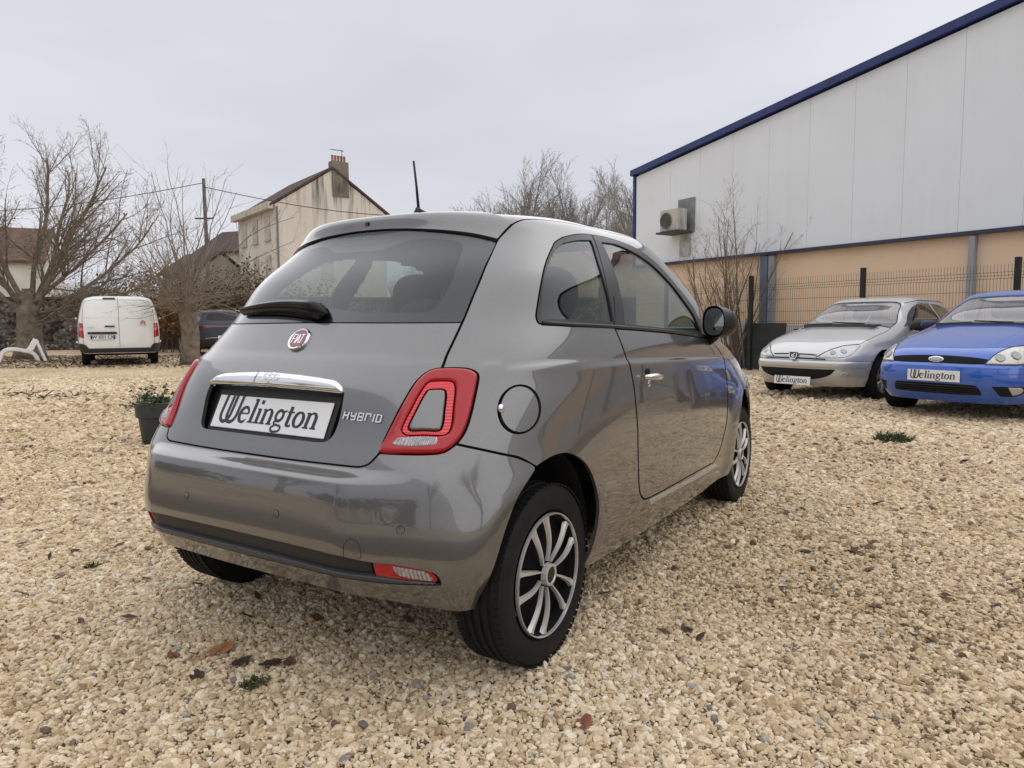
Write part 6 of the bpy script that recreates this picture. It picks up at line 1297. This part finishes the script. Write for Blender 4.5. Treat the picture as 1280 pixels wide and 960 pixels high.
# ---- white van
def fill(name, parent, S, pts, m_, side, **k):
    """panel from rear-view (y, z) points"""
    return panel(name, parent, S, [S.inv(y=abs(a), z=b, hi=1.25) for a, b in pts], m_, side, **k)
def white_van():
    z = lambda *a: a
    rows = [(0,.86,.30,0,1.5,-.82,.32,9,3.75,.25,5),(.15,.93,.45,0,1.5,-.86,.47,9,3.85,.42,5),(.30,.955,.60,0,1.5,-.865,.62,9,3.88,.58,5),(.50,.960,.80,0,1.5,-.86,.82,9,3.8,.8,4.5),(.72,.955,1.02,0,1.5,-.85,1.04,9,3.5,.98,4.5),(.95,.925,1.25,0,1.4,-.82,1.26,9,2.9,1.15,4.5),(1.15,.880,1.45,0,1.3,-.78,1.46,9,2.5,1.4,4.5),(1.32,.835,1.62,0,1.2,-.74,1.63,8,2.2,1.6,4.5),(1.43,.78,1.73,0,1.1,-.69,1.73,7,2.0,1.72,4.5),(1.52,.68,1.78,0,1.0,-.60,1.775,6,1.85,1.77,4),(1.75,.42,1.805,0,.8,-.35,1.80,5,1.6,1.80,4),(2.15,0,1.81,0,.5,.1,1.81,4,1.2,1.81,4)]
    S = Surf(rows, None); hd = 60.5; c = yard(-10.14, 18.3); f_ = np.array([cos(radians(hd)), sin(radians(hd))]); o_ = c+f_*.86
    R = empty('delivery_van', (o_[0], o_[1], 0), radians(hd)); tag(R, 'white delivery van seen from behind, parked by the stone wall', 'van')
    PM = paint_mat('white_van_paint', (.82, .82, .80), 0., .4, .6); fa = arch_uv(S, 2.9, .37, .34, 1.5, pi, .31, 14); ra = arch_uv(S, 0., .37, .34, 0.6, 1.8, .31, 14)
    body = panel('body_shell', R, S, [(0, 0)]+[(ra[0][0]-.01, 0)]+ra+[(ra[-1][0]+.01, 0), (fa[0][0]-.01, 0)]+fa+[(fa[-1][0]+.01, 0), (pi, 0), (pi, S.v1), (0, S.v1)], PM, 'C', h=.05, gap=0, flange=.02, corner=50)
    for sd in 'RL': fill('rear_door_recess', R, S, [(.05, 1.24), (.80, 1.24), (.765, 1.62), (.70, 1.66), (.05, 1.67)], PM, sd, off=-.0 if False else .003, pillow=.012, gap=0, flange=.006, h=.04)
    b = MB(); P3 = [S.P(0, v)+S.N(0, v)*.001 for v in np.linspace(.16, 1.47, 30)]; b.tube(P3, .005, 5); b.build('door_gap', M_SEAL, R)
    for sd in 'RL':
        sg = -1 if sd == 'R' else 1; mm = np.array([1, sg, 1]); pts = [S.inv(y=a, z=q, hi=1.25) for a, q in ((.78, .48), (.82, .75), (.82, 1.0), (.815, 1.2), (.79, 1.45), (.75, 1.64), (.6, 1.69), (.02, 1.70))]
        seam('rear_door_seam', S, pts, R, sd, .004, 0)
        seam('door_crease', S, [S.inv(y=a, z=1.22, hi=1.25) for a in (.02, .3, .6, .8)], R, sd, .005, 0, PM)
        lamp = fill('tail_lamp', R, S, [(.83, .74), (.845, 1.09), (.95, 1.12), (.955, .74)][:2]+[(.90, 1.115)], M_RED, sd, off=.01, pillow=.012, gap=0, flange=.02) if False else panel('tail_lamp', R, S, [S.inv(y=.79, z=.72, hi=1.25), S.inv(y=.80, z=1.09, hi=1.25), S.inv(y=.88, z=1.11, hi=1.25), (.80, .80), (.82, .43)], M_RED, sd, off=.010, pillow=.012, gap=0, flange=.02, h=.025)
        panel('indicator_lens', lamp, S, [S.inv(y=.80, z=.90, hi=1.25), S.inv(y=.803, z=.965, hi=1.25), (.77, .665), (.77, .60)], mat('pink_lens', (.62, .16, .14), .15, coat=1), sd, off=.013, gap=0, flange=.004)
    bump = panel('rear_bumper', R, S, [(0, .02), (0, .135), S.inv(y=.70, z=.455, hi=1.25), S.inv(y=.76, z=.54, hi=1.25), (.75, .255), (.92, .25), (.93, .10), (.92, .02)], mat('grey_black_bumper', (.028, .029, .031), .6), 'C', off=.03, pillow=.02, gap=0, flange=.05, h=.04)
    b = MB(); b.box((-.905, .38, .845), (.05, .66, .055)); b.build('plate_lamp_bar', M_BLACK, R, bevel=.012)
    b = MB(); b.box((-.878, .21, 1.015), (.03, .23, .035)); b.build('door_handle', M_BLACK, R, bevel=.008)
    b = MB(); b.box((-.715, .20, 1.735), (.04, .28, .03)); b.build('high_brake_lamp', mat('dark_red_lamp2', (.10, .02, .02), .3), R, bevel=.006)
    b = MB(); b.box((-.895, .37, .735), (.008, .55, .115)); pl = b.build('number_plate', M_PLATEWHITE, R, bevel=.002, seg=1)
    for yy in (.37+.255, .37-.255): b = MB(); b.box((-.8995, yy, .735), (.003, .04, .105)); b.build('blue_band', mat('plate_blue', (.03, .05, .22), .4), pl)
    add_text('plate_lettering', 'W 031 LX', Vector((-.8995, .37, .735)), .115, M_INK, pl, (0, -1, 0), (0, 0, 1), .0008, bold=.003)
    # double chevron badge and script
    b = MB()
    for dz in (0, .045): V, F = stroke([(-.06, dz-.03), (0, dz+.015), (.06, dz-.03)], .022, thick=.004); b.add(V, F)
    o = b.build('badge', mat('red_badge', (.35, .05, .06), .3), R); o.data.transform(Matrix.Translation((-.856, -.55, 1.10)) @ Matrix(((0, -1, 0), (0, 0, 1), (-1, 0, 0))).transposed().to_4x4())
    for (yy, zz, n_) in ((-.55, 1.04, 7), (.62, .985, 6)):
        b = MB()
        for q in range(n_): V, F = stroke([((q-n_/2)*.03, -.012), ((q-n_/2)*.03+.006, .012), ((q-n_/2)*.03+.018, -.006)], .006, thick=.003); b.add(V, F)
        o = b.build('script_badge', mat('grey_script', (.25, .25, .26), .3, .5), R); o.data.transform(Matrix.Translation((-.861, yy, zz)) @ Matrix(((0, -1, 0), (0, 0, 1), (-1, 0, 0))).transposed().to_4x4())
    for sg in (-1, 1):
        for z_ in (.62, 1.22): b = MB(); b.box((-.80, sg*.945, z_), (.09, .03, .05)); b.build('hinge', PM, R, bevel=.006)
    b = MB(); b.box((1.5, 0, .36), (4.2, 1.5, .08)); b.build('underbody', M_INNER, R)
    b = MB(); b.tube([(0, -.7, .30), (0, .7, .30)], .06, 8); b.build('rear_axle', M_INNER, R)
    wheel_wells(R, (0, 2.9), .92, .36, .33)
    for wx in (0, 2.9):
        for sg in (-1, 1): alloy_wheel(R, wx, .80, sg, .335, .2, 6)
    return R
white_van()
# ---- dark estate with light bar behind the pollard
def dark_suv():
    rows = [(0,.82,.24,0,1.3,-.72,.30,6,3.5,.25,4.5),(.14,.89,.38,0,1.3,-.80,.42,6,3.6,.4,4.5),(.30,.92,.54,0,1.3,-.83,.58,5.5,3.62,.56,4.5),(.46,.925,.70,0,1.3,-.81,.74,5,3.55,.7,4.2),(.62,.915,.86,.01,1.3,-.78,.90,4.6,3.3,.86,4.2),(.76,.89,.99,.02,1.3,-.73,1.03,4.2,2.8,.97,4.2),(.90,.84,1.11,.02,1.2,-.60,1.15,4,2.3,1.08,4.2),(1.05,.77,1.25,.01,1.1,-.44,1.28,4,1.9,1.24,4.2),(1.20,.70,1.38,0,1.0,-.28,1.41,4,1.55,1.38,4),(1.32,.62,1.47,0,.9,-.20,1.48,3.8,1.3,1.47,3.8),(1.42,.52,1.52,0,.85,-.05,1.52,3.2,1.15,1.52,3.4),(1.60,.34,1.545,0,.75,.15,1.545,2.8,1.0,1.545,3.1),(1.95,0,1.555,0,.6,.4,1.555,2.5,.8,1.555,3)]
    S = Surf(rows, None); hd = 66.; c = yard(-9.48, 23.5); f_ = np.array([cos(radians(hd)), sin(radians(hd))]); o_ = c+f_*.83
    R = empty('estate_car', (o_[0], o_[1], 0), radians(hd)); tag(R, 'dark blue grey sports utility car with full width light bar behind the pollard', 'car')
    PM = paint_mat('dark_blue_grey_paint', (.012, .015, .022), .0, .5, .12); fa = arch_uv(S, 2.7, .38, .34, 1.3, pi, .26, 14); ra = arch_uv(S, 0., .38, .34, .4, 1.7, .26, 14)
    rw = [(0, 1.20), (.50, 1.19), (.58, 1.12), (.60, .98), (.50, .935), (0, .925)]; dw = [(2.2, .88), (2.1, 1.08), (1.75, 1.24), (1.1, 1.20), (.82, 1.05), (.80, .93), (1.0, .89)]
    panel('body_shell', R, S, half_body(S, fa, ra, [(pi, .90), (2.4, .88), (2.4, 1.18), (pi, 1.24)], rw), PM, 'C', holes=[dw], h=.05, gap=0, flange=.02, corner=55)
    panel('windscreen', R, S, [(pi, .90), (2.4, .88), (2.4, 1.18), (pi, 1.24)], M_SIDEG, 'C', off=-.004, gap=-.004, flange=0, h=.06)
    panel('rear_window', R, S, rw, mat('dark_privacy_glass', (.008, .008, .01), .35, spec=.25), 'C', off=-.003, gap=-.003, flange=0, h=.05)
    for sd in 'RL': panel('side_window', R, S, dw, M_SIDEG, sd, off=-.004, gap=-.004, flange=0, h=.06)
    panel('light_bar', R, S, [(0, .74), (.40, .745), (.66, .755), (.85, .735), (.88, .68), (.75, .62), (.60, .635), (.40, .665), (0, .67)], mat('dark_red_light_bar', (.09, .008, .012), .15, coat=1), 'C', off=.006, pillow=.01, gap=0, flange=.02, h=.03)
    panel('bumper_cladding', R, S, [(0, .02), (0, .30), (.5, .30), (.72, .26), (.80, .10), (.78, .02)], mat('black_cladding', (.02, .02, .021), .6), 'C', off=.008, pillow=.01, gap=0, flange=.02, h=.04)
    b = MB(); b.box((-.84, 0, .62), (.01, .52, .11)); b.build('number_plate', M_PLATEWHITE, R, bevel=.002, seg=1)
    panel('bumper_trim', R, S, [(0, .34), (.45, .34), (.62, .32), (.62, .30), (.45, .315), (0, .315)], mat('satin_trim', (.32, .32, .33), .35, .6), 'C', off=.012, gap=0, flange=.01)
    for sg in (-1, 1): b = MB(); b.tube([(-.15, sg*.60, 1.50), (.5, sg*.62, 1.54), (1.2, sg*.58, 1.51)], .018, 6); b.build('roof_rail', M_CHROME, R, smooth=True)
    inner_cabin(R, 2.7, 1.05, 1.55, .75); wheel_wells(R, (0, 2.7), .89, .36, .34)
    for wx in (0, 2.7):
        for sg in (-1, 1): alloy_wheel(R, wx, .79, sg, .345, .23, 5)
    return R
dark_suv()

# ------------------------------------------------------------ small things in the yard
def lounge_chair():
    q = yard(-14.77, 20.3); R = empty('lounge_chair', (q[0], q[1], 0)); tag(R, 'white moulded plastic lounge chair at the foot of the large tree', 'chair')
    M_W = mat('white_plastic', (.80, .80, .79), .35); th_ = radians(36); RX = np.array([sin(YAW+th_), -cos(YAW+th_), 0]); FX = np.array([cos(YAW+th_), sin(YAW+th_), 0])     # turned side-on to the yard
    def sheet(name, prof, w0, w1, th=.035):
        P = np.array(prof, float); P = round_poly(np.concatenate([P, P[::-1]]), .06, 170)[:1] if False else P
        t = np.linspace(0, 1, len(P)); tt = np.linspace(0, 1, 22); f = nspline(t, P); C2 = f(tt); W = np.interp(tt, [0, 1], [w0, w1]); T = np.gradient(C2, axis=0); T /= np.linalg.norm(T, axis=1)[:, None]; Nn = np.stack([-T[:, 1], T[:, 0]], 1)
        V = []; F = []
        for c, n_, w_ in zip(C2, Nn, W):
            for sx, so in ((-1, -.5), (-.6, -.75), (.6, -.75), (1, -.5), (1, .5), (.6, .25), (-.6, .25), (-1, .5)):
                d = c+n_*th*so; p = RX*d[0]+FX*(sx*w_/2)+UP*d[1]; V.append(p)
        n = len(C2)
        for i in range(n-1):
            for j in range(8): F.append((i*8+j, i*8+(j+1) % 8, i*8+8+(j+1) % 8, i*8+8+j))
        F += [tuple(range(8)), tuple((n-1)*8+j for j in range(8))[::-1]]
        b = MB(); b.add(V, F); return b.build(name, M_W, R, angle=.7)
    sheet('seat', [(0, .0), (.07, .20), (.16, .33), (.32, .37), (.52, .35), (.68, .31), (.76, .34)], .58, .60, .085)
    sheet('backrest', [(.72, .30), (.80, .40), (.86, .52), (.93, .64)], .60, .50, .12)
    sheet('rear_leg', [(.92, .635), (.99, .44), (1.06, .22), (1.13, 0)], .50, .56, .07)
    sheet('middle_leg', [(.66, .31), (.82, .25), (.91, .13), (.95, 0)], .58, .56, .09)
lounge_chair()
def planter():
    q = yard(-3.14, 6.15); R = empty('planter', (q[0], q[1], 0)); tag(R, 'dark grey plastic planter with leafy plant beside the left tail lamp', 'planter')
    M_P = mat('dark_green_grey_plastic', (.035, .042, .042), .45, noise=(6, .3))
    b = MB(); b.lathe([(.001, .02), (.095, .02), (.10, .0), (.105, .02), (.128, .245), (.148, .250), (.152, .37), (.140, .375), (.134, .36), (.126, .30), (.001, .29)], 32, axis='z'); b.build('pot', M_P, R, angle=.5)
    b = MB(); b.lathe([(.001, .335), (.06, .34), (.13, .325)], 16, axis='z'); b.build('soil', mat('dark_soil', (.03, .022, .016), .95), R, smooth=True)
    g = np.random.default_rng(4); V = []; F = []; SV = MB(); FV = []; FF = []
    for k in range(64):
        a = g.uniform(0, 2*pi); el = g.uniform(.25, 1.3); L = g.uniform(.09, .21); base = np.array([g.normal(0, .055), g.normal(0, .055), .33]); d = np.array([cos(a)*cos(el), sin(a)*cos(el), sin(el)]); P = [base, base+d*L*.5+[0, 0, .01], base+d*L-[0, 0, .02*(1.3-el)]]; SV.tube(P, .0025, 4)
        for j in range(9):
            t = .25+.75*g.random(); c = np.array(P[0])*(1-t)+np.array(P[2])*t+g.normal(0, .008, 3); u = g.normal(0, 1, 3); u[2] *= .5; u /= np.linalg.norm(u); w_ = np.cross(u, g.normal(0, 1, 3)); w_ /= np.linalg.norm(w_); l = g.uniform(.022, .045); i = len(V)
            V += [c, c+u*l*.5+w_*l*.33, c+u*l, c+u*l*.5-w_*l*.33]; F.append((i, i+1, i+2, i+3))
        if k % 3 == 0:
            c = P[2]
            for j in range(6): t = 2*pi*j/6; i = len(FV); FV += [c, c+np.array([cos(t)*.012, sin(t)*.012, .004]), c+np.array([cos(t+.8)*.012, sin(t+.8)*.012, .004])]; FF.append((i, i+1, i+2))
    SV.build('stems', mat('green_stem', (.06, .075, .03), .7), R); tag(mesh_obj('leaves', V, F, mat('mid_green_leaves', (.055, .085, .035), .6, noise=(8, .4)), R), kind='stuff'); mesh_obj('blossom', FV, FF, mat('cream_blossom', (.62, .60, .48), .7), R)
planter()
def leaf(x, y, size, rz, col, label, seed, lobes=True, z=.012):
    g = np.random.default_rng(seed); n = 26; V = []; F = []; R_ = []
    for k in range(n):
        a = 2*pi*k/n; r = 1.0
        if lobes: r = .52+.30*abs(cos(1.5*a))+.20*(cos(a) > .3)*abs(cos(2.5*a))+g.normal(0, .035)
        R_.append(r)
    V.append((0, 0, .004))
    for ring, f in ((1, .55), (2, 1.)):
        for k in range(n):
            a = 2*pi*k/n; rr = R_[k]*f; x_, y_ = rr*cos(a), rr*sin(a)*.68
            V.append((x_*size, y_*size, size*(.16*(abs(y_))**1.3*1.6*f+.10*x_*x_+g.normal(0, .02))))
    for k in range(n):
        k2 = (k+1) % n; F.append((0, 1+k, 1+k2)); F.append((1+k, 1+n+k, 1+n+k2, 1+k2))
    m_ = mat('dead_leaf_%d%d%d' % tuple(int(c*1000) for c in col), col, .75, noise=(28, .35))
    R = empty('fallen_leaf', (x, y, z), rz); tag(R, label, 'leaf', 'fallen leaves on the gravel')
    mesh_obj('blade', V, F, m_, R, True); b = MB(); b.tube([(-.45*size, 0, .004), (0, 0, .007), (.75*size, 0, .010+.06*size)], [.0018, .0014, .0008], 5); b.tube([(-.45*size, 0, .004), (-.95*size, .1*size, .010)], [.0018, .0012], 5); b.build('stalk', m_, R); return R
_or, _rd, _dk, _br = (.34, .155, .065), (.20, .075, .04), (.055, .035, .025), (.15, .085, .05)
for i, (x, y, s_, rz, c, lb) in enumerate(((-.48, .16, .062, .3, _or, 'large orange brown fallen leaf behind the rear bumper'), (-.58, .26, .032, 1.4, _rd, 'small reddish fallen leaf beside the large orange one'), (-.25, -1.01, .042, .2, _rd, 'dark reddish curled leaf in the bottom middle foreground'), (.99, -1.58, .034, 2.1, _br, 'brown leaf lying alone right of the rear wheel'),
    (-.42, -.09, .036, .8, _br, 'brown leaf at the right end of the dark debris patch'), (-.45, -.05, .042, 2.6, _dk, 'blackish leaf in the middle of the dark debris patch'), (-.50, .04, .040, .1, _dk, 'dark crumpled leaf below the large orange one'), (-.62, .08, .040, 1.1, _dk, 'dark long leaf nearest the camera left of centre'), (.0, 1.36, .034, .5, _br, 'dull brown leaf on the gravel left of the bumper'),
    (-.20, 1.62, .030, 2., _dk, 'small dark leaf near the left edge of the gravel'), (1.51, -1.26, .034, 1.7, _dk, 'flat dark leaf on the gravel right of the sill'), (1.40, -.94, .028, 2.4, _br, 'small brown leaf in front of the door sill on the right'), (1.72, -1.50, .045, .4, _br, 'wide brown leaf near the right edge of the gravel'), (.44, -1.06, .028, 1.2, _dk, 'small dark leaf right of the rear tyre'))):
    leaf(x, y, s_, rz, c, lb, 100+i)
def tuft(x, y, r, n, h, label, seed, m_, twig=False):
    R = empty('grass_tuft' if not twig else 'twig_heap', (x, y, 0)); tag(R, label, 'weed' if not twig else 'twigs'); g = np.random.default_rng(seed); V = []; F = []
    for k in range(n):
        a = g.uniform(0, 2*pi); rr = r*math.sqrt(g.random()); b = np.array([rr*cos(a), rr*sin(a)*.7, .008]); d = g.normal(0, 1, 3); d[2] = abs(d[2])*(1. if not twig else .12)+(.4 if not twig else .02); d /= np.linalg.norm(d); L = h*g.uniform(.5, 1.2); s_ = np.cross(d, [0, 0, 1]); s_ /= np.linalg.norm(s_)+1e-9; w_ = .0035 if not twig else .004; i = len(V)
        V += [b-s_*w_, b+s_*w_, b+d*L*.6+s_*w_*.8, b+d*L+np.array([0, 0, -.15*L]), b+d*L*.6-s_*w_*.8]; F.append((i, i+1, i+2, i+3, i+4))
    tag(mesh_obj('blades' if not twig else 'sticks', V, F, m_, R), kind='stuff')
M_WEED = mat('weed_green', (.045, .075, .02), .7, noise=(20, .4)); M_STICK = mat('dead_twig_brown', (.085, .06, .038), .9, noise=(6, .4))
tuft(5.08, -1.38, .20, 380, .09, 'green weed growing in the gravel before the blue car', 1, M_WEED); tuft(-.56, -.10, .045, 70, .03, 'tiny green weed beside the dark debris behind the bumper', 2, mat('olive_weed', (.07, .075, .025), .8)); tuft(-.27, 1.34, .03, 40, .03, 'tiny weed sprouting on the far left of the gravel', 3, M_WEED)
tuft(3.36, 9.2, .42, 420, .20, 'flat heap of brown twigs on the gravel left of the car', 4, M_STICK, True); tuft(3.1, 10.1, .45, 380, .20, 'flat heap of brown twigs at the left picture edge', 5, M_STICK, True)
# leaf litter blown under the trees
g = np.random.default_rng(9); V = []; F = []
for k in range(5200):
    D = 17+g.random()**.8*7; sx = D*(g.normal(-.66, .147) if k % 3 else g.uniform(-.9, -.35)); q = yard(sx, D); z = .012+.02*g.random(); a = g.uniform(0, 2*pi); l = g.uniform(.03, .065); u = np.array([cos(a), sin(a), g.normal(0, .25)])*l; w_ = np.array([-sin(a), cos(a), g.normal(0, .25)])*l*.5; c = np.array([q[0], q[1], z]); i = len(V); V += [c-u, c+w_, c+u, c-w_]; F.append((i, i+1, i+2, i+3))
tag(mesh_obj('leaf_litter', V, F, mat('brown_leaf_litter', (.10, .06, .036), .85, noise=(3, .45))), 'scattered brown leaf litter under the trees on the left', 'leaves', kind='stuff')
# sparse litter over the open gravel
V = []; F = []
for k in range(1050):
    D = 2.2+g.random()*11; q = yard(D*g.uniform(-.95, .97), D); a = g.uniform(0, 2*pi); l = g.uniform(.008, .030)*g.choice([1, 1, 1.5]); u = np.array([cos(a), sin(a), g.normal(0, .3)])*l; w_ = np.array([-sin(a), cos(a), g.normal(0, .3)])*l*g.uniform(.25, .6); c = np.array([q[0], q[1], .018]); i = len(V); V += [c-u, c+w_, c+u, c-w_]; F.append((i, i+1, i+2, i+3))
tag(mesh_obj('leaf_debris', V, F, mat('dark_leaf_debris', (.085, .045, .028), .85, noise=(9, .5))), 'tiny dark leaf crumbs strewn over the open gravel', 'leaves', kind='stuff')
